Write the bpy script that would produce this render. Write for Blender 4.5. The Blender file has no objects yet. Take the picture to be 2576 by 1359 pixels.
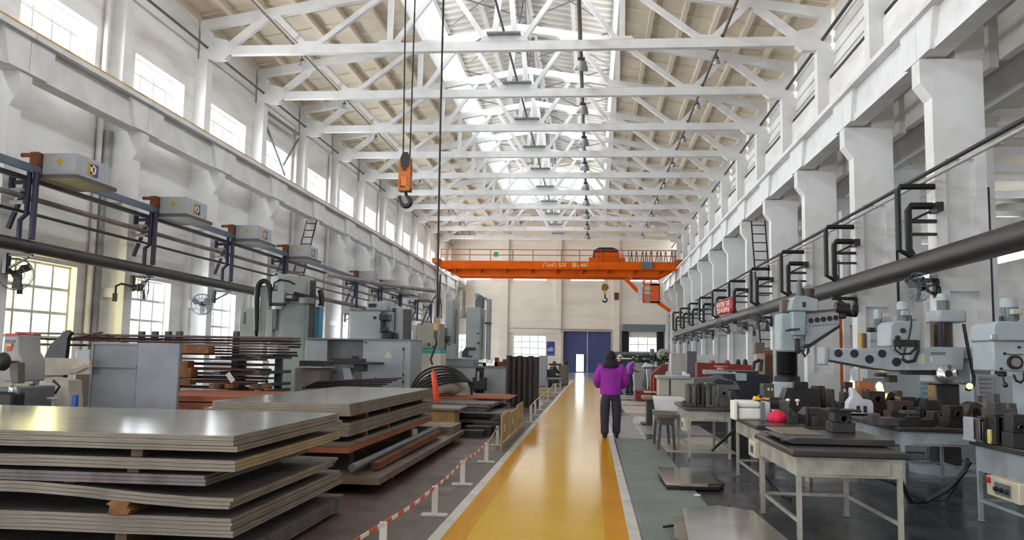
import bpy, bmesh, math, random
from mathutils import Vector, Matrix, Euler
random.seed(11)
SC = bpy.context.scene
COL = SC.collection
V = Vector
PI = math.pi

# ------------------------------------------------------------------ camera calibration (metres, aisle runs along +Y, floor is Z=0)
CX, CY = 1288.0, 679.5
FL, YAW, TILT, ROLL = 2141.13, 0.095, 0.1012, 0.0184
EYE = V((0, 0, 1.6))
_fw = V((-math.sin(YAW)*math.cos(TILT), math.cos(YAW)*math.cos(TILT), math.sin(TILT)))
_r = V((math.cos(YAW), math.sin(YAW), 0)); _u = _r.cross(_fw)
CAMR = _r*math.cos(ROLL) + _u*math.sin(ROLL)
CAMU = -_r*math.sin(ROLL) + _u*math.cos(ROLL)
CAMF = _fw

def at(px, py, X=None, Y=None, Z=None):
    """the world point on the plane X=, Y= or Z= that a photo pixel shows"""
    d = CAMF + CAMR*((px-CX)/FL) - CAMU*((py-CY)/FL)
    if X is not None: t = (X-EYE.x)/d.x
    elif Y is not None: t = (Y-EYE.y)/d.y
    else: t = (Z-EYE.z)/d.z
    return EYE + d*t

def span(x0, y0, x1, y1, Y):
    """X0,X1,Z0,Z1 of a photo rectangle standing at distance Y"""
    xm, ym = (x0+x1)/2, (y0+y1)/2
    return at(x0, ym, Y=Y).x, at(x1, ym, Y=Y).x, at(xm, y1, Y=Y).z, at(xm, y0, Y=Y).z

BAY = 5.7758
def YK(k): return 31.1953 + BAY*k

# ------------------------------------------------------------------ materials
MATS = {}
def lin(c):
    c = c/255.0
    return c/12.92 if c <= 0.04045 else ((c+0.055)/1.055)**2.4
def rgb(t): return (lin(t[0]), lin(t[1]), lin(t[2]), 1)

def mat(name, c, rough=.6, metal=0.0, var=.12, scale=3.0, c2=None, bump=0.0, spec=.5, stretch=None, coat=0.0):
    if name in MATS: return MATS[name]
    m = bpy.data.materials.new(name); m.use_nodes = True
    nt = m.node_tree; b = nt.nodes['Principled BSDF']
    b.inputs['Roughness'].default_value = rough
    b.inputs['Metallic'].default_value = metal
    b.inputs['Specular IOR Level'].default_value = spec
    b.inputs['Coat Weight'].default_value = coat
    b.inputs['Coat Roughness'].default_value = .1
    A = rgb(c)
    if c2 is None: B = tuple(max(0, v*(1-var*2)) for v in A[:3])+(1,)
    else: B = rgb(c2)
    tc = nt.nodes.new('ShaderNodeTexCoord'); mp = nt.nodes.new('ShaderNodeMapping')
    if stretch: mp.inputs['Scale'].default_value = stretch
    n = nt.nodes.new('ShaderNodeTexNoise'); n.inputs['Scale'].default_value = scale
    n.inputs['Detail'].default_value = 5; n.inputs['Roughness'].default_value = .6
    cr = nt.nodes.new('ShaderNodeValToRGB')
    cr.color_ramp.elements[0].position = .42; cr.color_ramp.elements[1].position = .72
    cr.color_ramp.elements[0].color = A; cr.color_ramp.elements[1].color = B
    L = nt.links.new
    L(tc.outputs['Object'], mp.inputs['Vector']); L(mp.outputs['Vector'], n.inputs['Vector'])
    L(n.outputs['Fac'], cr.inputs['Fac']); L(cr.outputs['Color'], b.inputs['Base Color'])
    if bump:
        bp = nt.nodes.new('ShaderNodeBump'); bp.inputs['Strength'].default_value = bump; bp.inputs['Distance'].default_value = .02
        L(n.outputs['Fac'], bp.inputs['Height']); L(bp.outputs['Normal'], b.inputs['Normal'])
    MATS[name] = m
    return m

def emit(name, c, s):
    if name in MATS: return MATS[name]
    m = bpy.data.materials.new(name); m.use_nodes = True
    b = m.node_tree.nodes['Principled BSDF']
    b.inputs['Base Color'].default_value = rgb(c); b.inputs['Emission Color'].default_value = rgb(c)
    b.inputs['Emission Strength'].default_value = s
    MATS[name] = m; return m

def glass(name, tint=(255, 255, 255), tint2=None, scale=1.2, gloss=.08):
    if name in MATS: return MATS[name]
    m = bpy.data.materials.new(name); m.use_nodes = True
    nt = m.node_tree; nt.nodes.remove(nt.nodes['Principled BSDF'])
    out = nt.nodes['Material Output']
    tr = nt.nodes.new('ShaderNodeBsdfTransparent'); gl = nt.nodes.new('ShaderNodeBsdfGlossy'); mx = nt.nodes.new('ShaderNodeMixShader')
    gl.inputs['Roughness'].default_value = .05; mx.inputs[0].default_value = gloss
    n = nt.nodes.new('ShaderNodeTexNoise'); n.inputs['Scale'].default_value = scale; n.inputs['Detail'].default_value = 4
    tc = nt.nodes.new('ShaderNodeTexCoord')
    cr = nt.nodes.new('ShaderNodeValToRGB'); cr.color_ramp.elements[0].position = .45; cr.color_ramp.elements[1].position = .62
    cr.color_ramp.elements[0].color = rgb(tint); cr.color_ramp.elements[1].color = rgb(tint2 or tint)
    L = nt.links.new
    L(tc.outputs['Object'], n.inputs['Vector']); L(n.outputs['Fac'], cr.inputs['Fac']); L(cr.outputs['Color'], tr.inputs['Color'])
    L(tr.outputs[0], mx.inputs[1]); L(gl.outputs[0], mx.inputs[2]); L(mx.outputs[0], out.inputs['Surface'])
    MATS[name] = m; return m

# ------------------------------------------------------------------ mesh builder
ORG = {}
class MB:
    def __init__(s): s.bm = bmesh.new()
    def _add(s, vs, fs):
        b = [s.bm.verts.new(v) for v in vs]
        for f in fs:
            try: s.bm.faces.new([b[i] for i in f])
            except ValueError: pass
        return b
    def box(s, x0, x1, y0, y1, z0, z1):
        if x0 > x1: x0, x1 = x1, x0
        if y0 > y1: y0, y1 = y1, y0
        if z0 > z1: z0, z1 = z1, z0
        s._add([(x0,y0,z0),(x1,y0,z0),(x1,y1,z0),(x0,y1,z0),(x0,y0,z1),(x1,y0,z1),(x1,y1,z1),(x0,y1,z1)],
               [(3,2,1,0),(4,5,6,7),(0,1,5,4),(1,2,6,5),(2,3,7,6),(3,0,4,7)]); return s
    def obox(s, c, size, rot=(0,0,0)):
        R = Euler(rot).to_matrix(); c = V(c); a, b, d = [q/2 for q in size]
        vs = [c + R @ V(p) for p in [(-a,-b,-d),(a,-b,-d),(a,b,-d),(-a,b,-d),(-a,-b,d),(a,-b,d),(a,b,d),(-a,b,d)]]
        s._add(vs, [(3,2,1,0),(4,5,6,7),(0,1,5,4),(1,2,6,5),(2,3,7,6),(3,0,4,7)]); return s
    def bar(s, p, q, w, h=None, up=(0,0,1)):
        p, q = V(p), V(q); h = h or w; d = (q-p).normalized(); up = V(up)
        if abs(d.dot(up)) > .98: up = V((0,1,0))
        a = d.cross(up).normalized()*(w/2); b = a.cross(d).normalized()*(h/2)
        s._add([p-a-b, p+a-b, p+a+b, p-a+b, q-a-b, q+a-b, q+a+b, q-a+b],
               [(0,1,2,3),(7,6,5,4),(1,0,4,5),(2,1,5,6),(3,2,6,7),(0,3,7,4)]); return s
    def tube(s, pts, r, n=10, close=False, caps=True):
        pts = [V(p) for p in pts]; m = len(pts); rings = []
        rr = r if isinstance(r, (list, tuple)) else [r]*m
        ref = None
        for i, p in enumerate(pts):
            if close: d = (pts[(i+1) % m]-pts[i-1])
            else: d = pts[min(i+1, m-1)]-pts[max(i-1, 0)]
            d = d.normalized() if d.length > 1e-9 else V((0,0,1))
            if ref is None:
                ref = V((0,0,1)) if abs(d.z) < .9 else V((1,0,0))
            a = ref - d*ref.dot(d)
            if a.length < 1e-4: a = d.orthogonal()
            a.normalize(); ref = a; b = d.cross(a)
            k = 1.0
            if 0 < i < m-1 and not close:
                c0 = (pts[i]-pts[i-1]).normalized().dot(d); k = 1/max(.5, c0)
            rings.append([s.bm.verts.new(p + (a*math.cos(2*PI*j/n)+b*math.sin(2*PI*j/n))*rr[i]*(k if False else 1)) for j in range(n)])
        for i in range(m if close else m-1):
            A, B = rings[i], rings[(i+1) % m]
            for j in range(n):
                s.bm.faces.new((A[j], A[(j+1) % n], B[(j+1) % n], B[j]))
        if caps and not close:
            s.bm.faces.new(rings[0][::-1]); s.bm.faces.new(rings[-1])
        return s
    def cyl(s, p, q, r, r2=None, n=16): return s.tube([p, q], [r, r if r2 is None else r2], n)
    def lathe(s, prof, c=(0,0,0), axis=(0,0,1), n=20):
        c, ax = V(c), V(axis).normalized()
        a = (V((1,0,0)) if abs(ax.x) < .9 else V((0,1,0))); a = (a-ax*a.dot(ax)).normalized(); b = ax.cross(a)
        rings = []
        for r, h in prof:
            if r < 1e-6: rings.append([s.bm.verts.new(c+ax*h)])
            else: rings.append([s.bm.verts.new(c+ax*h+(a*math.cos(2*PI*j/n)+b*math.sin(2*PI*j/n))*r) for j in range(n)])
        for A, B in zip(rings, rings[1:]):
            if len(A) == 1 and len(B) == 1: continue
            for j in range(n):
                k = (j+1) % n
                if len(A) == 1: s.bm.faces.new((A[0], B[k], B[j]))
                elif len(B) == 1: s.bm.faces.new((A[j], A[k], B[0]))
                else: s.bm.faces.new((A[j], A[k], B[k], B[j]))
        if len(rings[0]) > 1: s.bm.faces.new(rings[0][::-1])
        if len(rings[-1]) > 1: s.bm.faces.new(rings[-1])
        return s
    def prism(s, poly, a, b, axis='Y'):
        f = {'Y': lambda u, v, t: (u, t, v), 'X': lambda u, v, t: (t, u, v), 'Z': lambda u, v, t: (u, v, t)}[axis]
        n = len(poly)
        A = [s.bm.verts.new(f(u, v, a)) for u, v in poly]; B = [s.bm.verts.new(f(u, v, b)) for u, v in poly]
        s.bm.faces.new(A); s.bm.faces.new(B[::-1])
        for i in range(n): s.bm.faces.new((A[i], B[i], B[(i+1) % n], A[(i+1) % n]))
        return s
    def ell(s, c, r, rot=(0,0,0), u=16, v=10):
        M4 = Matrix.LocRotScale(V(c), Euler(rot), V(r if hasattr(r, '__len__') else (r, r, r)))
        bmesh.ops.create_uvsphere(s.bm, u_segments=u, v_segments=v, radius=1, matrix=M4); return s
    def xf(s, M4): bmesh.ops.transform(s.bm, matrix=M4, verts=s.bm.verts); return s
    def build(s, name, m, parent=None, smooth=True, bevel=0.0, origin=None, sub=0):
        bm = s.bm
        bmesh.ops.recalc_face_normals(bm, faces=bm.faces)
        if parent is not None: o0 = ORG[parent.name]
        elif origin is not None: o0 = V(origin)
        else:
            vs = [v.co for v in bm.verts]
            o0 = V(((min(v.x for v in vs)+max(v.x for v in vs))/2, (min(v.y for v in vs)+max(v.y for v in vs))/2, min(v.z for v in vs)))
        bmesh.ops.translate(bm, vec=-o0, verts=bm.verts)
        me = bpy.data.meshes.new(name); bm.to_mesh(me); bm.free()
        if smooth:
            me.polygons.foreach_set('use_smooth', [True]*len(me.polygons)); me.set_sharp_from_angle(angle=math.radians(35))
        if m is not None: me.materials.append(m)
        o = bpy.data.objects.new(name, me); COL.objects.link(o)
        if parent is not None: o.parent = parent
        else: o.location = o0
        ORG[o.name] = o0
        if bevel:
            md = o.modifiers.new('Bevel', 'BEVEL'); md.width = bevel; md.segments = 2; md.limit_method = 'ANGLE'; md.angle_limit = .6
        if sub:
            md = o.modifiers.new('Sub', 'SUBSURF'); md.levels = sub; md.render_levels = sub
        return o

def tag(o, label=None, cat=None, group=None, kind=None):
    if label: o['label'] = label
    if cat: o['category'] = cat
    if group: o['group'] = group
    if kind: o['kind'] = kind
    return o
def thing(name, loc, label, cat, group=None):
    o = bpy.data.objects.new(name, None); COL.objects.link(o); o.location = loc; o.empty_display_size = .1
    ORG[o.name] = V(loc)
    return tag(o, label, cat, group)
def struct(mb, name, m, **k): return tag(mb.build(name, m, **k), kind='structure')
def lab(o, label): o['label'] = label; return o

KIDS = {}
def dup(root, loc, label=None, group=None, rotz=None, scale=None):
    """copy of a thing with copies of its parts and sub-parts"""
    r = root.copy(); COL.objects.link(r); r.location = loc; ORG[r.name] = V(loc)
    if rotz is not None: r.rotation_euler = (0, 0, rotz)
    if scale is not None: r.scale = (scale,)*3
    if label: r['label'] = label
    if group: r['group'] = group
    for ch in list(root.children):
        c = ch.copy(); COL.objects.link(c); c.parent = r
        for g in list(ch.children):
            d = g.copy(); COL.objects.link(d); d.parent = c
    return r

ORD = ['nearest', 'second', 'third', 'fourth', 'fifth', 'sixth', 'seventh', 'eighth', 'ninth', 'tenth', 'eleventh', 'twelfth', 'thirteenth',
       'fourteenth', 'fifteenth', 'sixteenth', 'seventeenth', 'eighteenth', 'nineteenth', 'twentieth']
def arc(c, r, a0, a1, n, ax1=(1,0,0), ax2=(0,0,1)):
    c, a, b = V(c), V(ax1), V(ax2)
    return [c + a*(r*math.cos(a0+(a1-a0)*i/n)) + b*(r*math.sin(a0+(a1-a0)*i/n)) for i in range(n+1)]

# ------------------------------------------------------------------ material set
WHITE = mat('white_paint', (226, 226, 226), .55, var=.05, scale=1.3)
WALLP = mat('wall_plaster', (228, 227, 224), .75, var=.07, scale=.7, c2=(196, 192, 186), stretch=(1, .35, 1.6))
FARW = mat('far_wall_plaster', (236, 228, 216), .8, c2=(220, 210, 196), scale=.5, stretch=(.35, 1, 2))
ROOF = mat('roof_panel_cream', (230, 219, 200), .8, c2=(220, 207, 186), scale=.35)
CONC = mat('white_concrete', (224, 224, 224), .6, c2=(203, 202, 200), scale=.9)
DARKP = mat('dark_pipe', (34, 31, 31), .42, c2=(56, 46, 42), scale=4)
NAVYP = mat('navy_steel', (38, 38, 62), .45, var=.15)
BLACK = mat('black_rubber', (20, 20, 22), .5, var=.1)
BLUEG = mat('blue_grey_channel', (92, 104, 122), .4, var=.15)
GREYP = mat('grey_pipe', (140, 138, 136), .5, c2=(108, 102, 98))
BROWNP = mat('brown_pipe', (104, 84, 72), .55, var=.2)
ORANGE = mat('orange_paint', (224, 98, 6), .6, c2=(198, 80, 6), scale=.8, spec=.15)
ORDARK = mat('orange_paint_worn', (186, 84, 24), .5, c2=(120, 58, 26), scale=2)
YELL = mat('yellow_paint', (214, 166, 74), .5, c2=(150, 104, 56), scale=1.5)
RUST = mat('rust', (120, 66, 38), .8, c2=(70, 40, 28), scale=5, bump=.3)
STEEL = mat('mill_steel', (186, 184, 180), .2, .8, c2=(158, 156, 152), scale=1.6, stretch=(.4, 2, 1), bump=.04)
STEELE = mat('plate_edge_steel', (140, 131, 118), .55, .25, c2=(92, 84, 76), scale=8, stretch=(.3, .3, 6))
STEELSUN = mat('plate_edge_sunlit_tan', (166, 148, 112), .6, .2, c2=(126, 106, 80), scale=8, stretch=(.3, .3, 6))  # edge steel with the sunlight on its side faces painted in as tan
STEELD = mat('plate_dark_steel', (112, 106, 104), .5, .4, c2=(82, 74, 72), scale=6)
RUSTPL = mat('rusty_orange_plate', (156, 88, 56), .75, c2=(124, 68, 46), scale=1.5)
TIMB = mat('timber', (138, 90, 48), .8, c2=(88, 58, 34), scale=9, bump=.3)
MGREY = mat('machine_grey', (166, 177, 176), .45, c2=(146, 157, 156), scale=1.2)
MLIGHT = mat('machine_light_grey', (152, 158, 164), .45, c2=(132, 138, 144), scale=1.2)
MPALE = mat('machine_pale_blue', (158, 168, 172), .4, c2=(138, 148, 153), scale=1.6)
MDARK = mat('machine_dark', (26, 26, 28), .45, c2=(46, 43, 42), scale=4)
MWHITE = mat('machine_white', (206, 202, 192), .5, c2=(184, 178, 166), scale=2)
MSLATE = mat('slate_grey', (104, 108, 114), .5, var=.12)
CAB = mat('steel_cabinet_grey', (136, 139, 146), .5, c2=(112, 114, 120), scale=1.4, bump=.05)
CAST = mat('dark_casting', (36, 33, 32), .45, .35, c2=(20, 19, 19), scale=6)
CASTB = mat('brown_casting', (60, 46, 40), .5, .2, c2=(38, 30, 27), scale=6)
CASTG = mat('grey_casting', (84, 82, 79), .42, .4, c2=(50, 49, 48), scale=6)
CHROME = mat('bright_steel', (196, 196, 194), .2, .9, var=.1)
BENCHT = mat('bench_top', (44, 42, 43), .32, c2=(64, 61, 60), scale=3, stretch=(.5, 2, 1))
BENCHF = mat('bench_frame', (160, 156, 146), .5, c2=(118, 112, 102), scale=4)
CREAMB = mat('cream_plastic', (206, 198, 172), .5, var=.08)
PAPER = mat('white_carton', (226, 224, 218), .7, var=.05)
RED = mat('red_paint', (196, 32, 30), .5, var=.1)
REDOR = mat('red_orange_paint', (134, 38, 22), .6, c2=(92, 28, 18), scale=2)
NAVY = mat('navy_machine', (34, 38, 52), .4, var=.12)
BLUE = mat('blue_door', (66, 78, 128), .55, c2=(58, 68, 114), scale=.5)
YTOOL = mat('yellow_plastic', (236, 178, 30), .4, var=.1)
# ================================================================== SETTING
XW, XR = -15.5, 8.72          # inner faces of the window wall and of the upper wall above the other crane beam
YF, Y0 = 90.7, -40.0           # far wall, end behind the camera
K0, K1 = -5, 10
XB = 24.0                     # far side of the neighbouring bay

def floor_mat(name, c1, c2, rough, bricks=None, scale=.5, spec=.5, rv=.12):
    m = mat(name, c1, rough, c2=c2, scale=scale, spec=spec)
    nt = m.node_tree; b = nt.nodes['Principled BSDF']; L = nt.links.new
    n = [x for x in nt.nodes if x.type == 'TEX_NOISE'][0]
    n2 = nt.nodes.new('ShaderNodeTexNoise'); n2.inputs['Scale'].default_value = 1.7; n2.inputs['Detail'].default_value = 6
    tc = [x for x in nt.nodes if x.type == 'TEX_COORD'][0]; L(tc.outputs['Object'], n2.inputs['Vector'])
    mr = nt.nodes.new('ShaderNodeMapRange'); mr.inputs['From Min'].default_value = .3; mr.inputs['From Max'].default_value = .7
    mr.inputs['To Min'].default_value = max(.02, rough-rv); mr.inputs['To Max'].default_value = rough+rv
    L(n2.outputs['Fac'], mr.inputs['Value']); L(mr.outputs[0], b.inputs['Roughness'])
    if bricks:
        bt = nt.nodes.new('ShaderNodeTexBrick'); bt.inputs['Scale'].default_value = 1.0
        bt.inputs['Brick Width'].default_value = bricks[0]; bt.inputs['Row Height'].default_value = bricks[1]
        bt.inputs['Mortar Size'].default_value = bricks[2]; bt.inputs['Color1'].default_value = (1,1,1,1); bt.inputs['Color2'].default_value = (.78,.78,.78,1)
        bt.inputs['Mortar'].default_value = (.35,.33,.33,1); bt.inputs['Mortar Smooth'].default_value = .3
        L(tc.outputs['Object'], bt.inputs['Vector'])
        mx = nt.nodes.new('ShaderNodeMix'); mx.data_type = 'RGBA'; mx.blend_type = 'MULTIPLY'; mx.inputs[0].default_value = 1
        src = b.inputs['Base Color'].links[0].from_socket
        L(src, mx.inputs[6]); L(bt.outputs['Color'], mx.inputs[7]); L(mx.outputs[2], b.inputs['Base Color'])
    return m

struct(MB().box(-16.2, XB+.3, Y0-.3, YF+.4, -.3, 0), 'floor', floor_mat('workshop_floor', (58, 62, 70), (42, 44, 50), .2, scale=.6))
struct(MB().box(-15.5, -1.62, Y0, 46, 0, .006), 'brick_floor', floor_mat('block_floor', (98, 78, 72), (66, 52, 50), .42, bricks=(.62, .3, .006), rv=.14))
struct(MB().box(-1.62, -1.41, Y0, 60, 0, .012), 'kerb_strip', mat('dark_kerb', (104, 98, 96), .6, var=.12))
struct(MB().box(-1.30, .345, Y0, 60, 0, .005), 'aisle_floor', floor_mat('yellow_floor_paint', (208, 168, 46), (200, 158, 38), .16, scale=.8, rv=.012, spec=.012))
struct(MB().box(-1.30, -1.09, Y0, 60, .005, .007), 'trim_1', floor_mat('yellow_edge_paint', (206, 148, 14), (194, 136, 14), .2, scale=.9, rv=.012, spec=.012))
struct(MB().box(.13, .345, Y0, 60, .005, .007), 'trim_2', MATS['yellow_edge_paint'])
LINEW = mat('white_line_paint', (206, 204, 198), .45, c2=(172, 170, 166), scale=2)
struct(MB().box(-1.42, -1.30, Y0, 60, 0, .0065), 'trim_3', LINEW)
struct(MB().box(.345, .45, Y0, 60, 0, .0065), 'trim_4', LINEW)
struct(MB().box(-4.2, 3.2, 60, 90.6, 0, .004), 'doorway_floor', floor_mat('grey_green_floor', (150, 154, 142), (132, 136, 126), .16))
# ribbed rubber mat beside the aisle and pale floor slabs beyond it
b = MB().box(.47, 1.28, Y0, 17.4, 0, .006)
for i in range(19): b.box(.49+i*.042, .51+i*.042, Y0, 17.4, .006, .011)
struct(b, 'ribbed_floor_strip', mat('grey_green_rubber', (122, 132, 128), .5, c2=(100, 110, 108), scale=1.5))
SLAB = mat('pale_floor_slab', (186, 176, 166), .4, c2=(160, 150, 142), scale=1.5)
for i, (x0, x1, y0, y1, m) in enumerate([(.47, 1.05, 17.5, 24, 0), (1.3, 2.5, 15.2, 18.4, 1), (1.12, 2.6, 18.6, 21.5, 0), (1.0, 2.6, 25.5, 29.5, 1), (.5, 2.6, 30.2, 33.0, 1), (.5, 2.8, 34, 38, 0)]):
    struct(MB().box(x0, x1, y0, y1, 0, .005), 'floor_slab', SLAB if m else mat('grey_floor_slab', (138, 140, 142), .35, c2=(118, 120, 122)))

# ---- window wall on the left: upper and lower window openings in each bay
def wall_x(name, xa, xb, ya, yb, za, zb, holes, m):
    """a wall slab with rectangular holes (y0,y1,z0,z1)"""
    b = MB(); ys = sorted({ya, yb} | {h[0] for h in holes} | {h[1] for h in holes}); zs = sorted({za, zb} | {h[2] for h in holes} | {h[3] for h in holes})
    for p, q in zip(ys, ys[1:]):
        run = None
        for r, s in zip(zs, zs[1:]):
            hole = any(h[0] <= p+1e-6 and q <= h[1]+1e-6 and h[2] <= r+1e-6 and s <= h[3]+1e-6 for h in holes)
            if not hole: run = (run[0], s) if run else (r, s)
            if hole or s == zs[-1]:
                if run: b.box(xa, xb, p, q, run[0], run[1]); run = None
    return struct(b, name, m)
def wall_y(name, xa, xb, ya, yb, za, zb, holes, m):
    b = MB(); xs = sorted({xa, xb} | {h[0] for h in holes} | {h[1] for h in holes}); zs = sorted({za, zb} | {h[2] for h in holes} | {h[3] for h in holes})
    for p, q in zip(xs, xs[1:]):
        run = None
        for r, s in zip(zs, zs[1:]):
            hole = any(h[0] <= p+1e-6 and q <= h[1]+1e-6 and h[2] <= r+1e-6 and s <= h[3]+1e-6 for h in holes)
            if not hole: run = (run[0], s) if run else (r, s)
            if hole or s == zs[-1]:
                if run: b.box(p, q, ya, yb, run[0], run[1]); run = None
    return struct(b, name, m)

UPW = [(YK(k)+1.25, YK(k)+4.75, 9.75, 11.62) for k in range(-12, 10)]
LOW = [(YK(k)+1.35, YK(k)+4.6, 1.2, 4.03) for k in range(-12, 10)]
wall_x('wall_left', XW-.4, XW, Y0, YF, 0, 14.9, UPW+LOW, WALLP)
GLW = glass('clear_glass'); GLY = glass('yellow_glow_dirty_glass', (255, 247, 216), (238, 240, 206), 1.1, .05)  # yellow glow of trees outside is put into the tint; patches are dirt
GLG = glass('greenish_glass', (246, 250, 246), (212, 226, 212), 1.6)
FRAMEW = mat('window_frame_white', (212, 212, 208), .5)
WN = [0]
def window(axis, pos, a0, a1, z0, z1, cols, rows, g, th=.06, bar=.07, sub=None):
    """steel window: frame and muntins, one pane sheet. axis 'x': stands in a wall at X=pos, spans Y"""
    WN[0] += 1
    b = MB()
    def B(u0, u1, w0, w1, d=th):
        if axis == 'x': b.box(pos-d/2, pos+d/2, u0, u1, w0, w1)
        else: b.box(u0, u1, pos-d/2, pos+d/2, w0, w1)
    f = .06
    B(a0, a1, z0, z0+f); B(a0, a1, z1-f, z1); B(a0, a0+f, z0+f, z1-f); B(a1-f, a1, z0+f, z1-f)
    for i in range(1, cols):
        u = a0+(a1-a0)*i/cols
        B(u-bar/2, u+bar/2, z0+f, z1-f, th*.8)
    rs = rows if isinstance(rows, (list, tuple)) else [z0+(z1-z0)*i/rows for i in range(1, rows)]
    for z in rs: B(a0+f, a1-f, z-bar/2, z+bar/2, th*.75)
    o = struct(b, 'window_%d' % WN[0], FRAMEW)
    p = MB()
    if axis == 'x': p.box(pos-.006, pos+.006, a0+f*.5, a1-f*.5, z0+f*.5, z1-f*.5)
    else: p.box(a0+f*.5, a1-f*.5, pos-.006, pos+.006, z0+f*.5, z1-f*.5)
    p.build('pane', g, o)
    return o
for i, (y0, y1, z0, z1) in enumerate(UPW):
    window('x', XW-.3, y0, y1, z0, z1, 4 if i < 99 else 2, [11.1], GLW)
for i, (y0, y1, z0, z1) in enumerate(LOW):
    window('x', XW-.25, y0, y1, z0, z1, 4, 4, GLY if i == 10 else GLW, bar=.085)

# ---- far wall with door, windows and pilasters
FH = [(-3.02, 1.98, 0, 4.36), (-8.35, -4.86, 1.2, 3.86), (3.85, 6.8, 1.9, 3.88)]
CLR = [(-13.7, -10.85), (-8.45, -4.9), (-2.35, 1.23), (3.95, 7.1)]
FH += [(a, b, 9.72, 11.1) for a, b in CLR] + [(-14.6, -11.9, 1.2, 3.9)]
wall_y('wall_back', -16, XB, YF, YF+.4, 0, 17.0, FH, FARW)
window('y', YF+.2, -8.35, -4.86, 1.2, 3.86, 4, 4, GLG)
window('y', YF+.2, 3.85, 6.8, 1.9, 3.88, 3, [2.35, 3.1], GLG)
window('y', YF+.2, -14.6, -11.9, 1.2, 3.9, 4, 4, GLW)
for a, c in CLR: window('y', YF+.2, a, c, 9.72, 11.1, 4, 2, GLW)
for x0, x1 in ((-9.87, -9.0), (-3.9, -3.3), (2.2, 2.85)):
    struct(MB().box(x0, x1, YF-.32, YF, 4.45 if x0 < 2 and x0 > -5 else 0, 14.8), 'far_wall_pilaster', FARW)
struct(MB().box(-9.0, -3.3, YF-.14, YF, 4.15, 9.3).box(-14.6, -9.87, YF-.08, YF, 4.15, 9.3), 'trim_5', FARW)
struct(MB().box(-3.25, -3.02, YF-.3, YF, 0, 4.6).box(1.98, 2.2, YF-.3, YF, 0, 4.6).box(-3.02, 1.98, YF-.3, YF, 4.36, 4.6), 'trim_6', mat('door_surround', (196, 184, 168), .7, var=.1))
# blue double door with a bright wicket doorway
d = MB()
wx0, wx1, wz0, wz1 = -1.66, -.86, .12, 1.95
d.box(-3.02, wx0, YF+.05, YF+.15, 0, 4.36).box(wx1, -.52, YF+.05, YF+.15, 0, 4.36).box(wx0, wx1, YF+.05, YF+.15, wz1, 4.36).box(wx0, wx1, YF+.05, YF+.15, 0, wz0)
d.box(-.46, 1.98, YF+.05, YF+.15, 0, 4.36)
do = struct(d, 'door_1', BLUE)
MB().box(-.54, -.44, YF+.02, YF+.06, 0, 4.36).build('meeting_strip', mat('door_strip', (196, 196, 200), .5), do)
MB().box(wx0-.06, wx0, YF+.0, YF+.06, 0, wz1+.06).box(wx1, wx1+.06, YF, YF+.06, 0, wz1+.06).box(wx0, wx1, YF, YF+.06, wz1, wz1+.06).build('wicket_frame', MDARK, do)
MB().box(-.6, -.56, YF-.06, YF+.02, 1.1, 1.5).build('handle', MDARK, do)
struct(MB().box(-4, 3, YF+.4, YF+14, -.1, 0), 'yard_ground', mat('yard_paving', (196, 190, 176), .8))
struct(MB().box(-3.6, 2.6, YF-.5, YF-.02, 0, .03), 'door_sill', mat('sill_plate', (150, 150, 156), .35))
wall_y('wall_front', -16, XB, Y0-.3, Y0, 0, 17.0, [(-8.5, 1.5, .8, 8.0)], WALLP)
window('y', Y0-.15, -8.5, 1.5, .8, 8.0, 10, 7, GLW)  # window added behind the camera to brighten the surfaces facing it

# ---- columns of both crane rows (one mesh per column)
def recess_col(x_in, x_out, y, zb, zt, sgn, t=.24):
    """I-section column: full web with recessed panel on the faces along Y"""
    b = MB(); lo, hi = min(x_in, x_out), max(x_in, x_out); w = .24
    b.box(lo, lo+w, y-t, y+t, zb, zt); b.box(hi-w, hi, y-t, y+t, zb, zt)
    b.box(lo+w, hi-w, y-.07, y+.07, zb, zt); b.box(lo+w, hi-w, y-t, y+t, zt-1.4, zt); b.box(lo+w, hi-w, y-t, y+t, zb, 1.2)
    b.box(lo+w, hi-w, y-t, y+t, 3.2, 3.5)
    return b
for k in range(K0, K1+1):
    y = YK(k)
    b = recess_col(-14.52, XW, y, 0, 7.6, 1)
    b.prism([(XW, 7.6), (-14.52, 7.6), (-14.28, 7.95), (-14.28, 8.495), (XW, 8.495)], y-.24, y+.24)
    b.box(XW, -15.03, y-.25, y+.25, 8.5, 12.93)
    struct(b, 'column', CONC)
    b = recess_col(7.55, 8.66, y, 0, 7.55, -1)
    b.prism([(8.66, 7.55), (7.55, 7.55), (7.3, 7.9), (7.3, 8.45), (8.66, 8.45)], y-.24, y+.24)
    b.box(8.08, 8.72, y-.22, y+.22, 8.45, 12.93)
    struct(b, 'column', CONC)
    b = recess_col(10.75, 11.9, y+1.0, 0, 8.2, -1, .22)
    b.box(10.4, 12.2, y+.78, y+1.22, 8.2, 8.7)
    struct(b, 'column', CONC)

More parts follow.
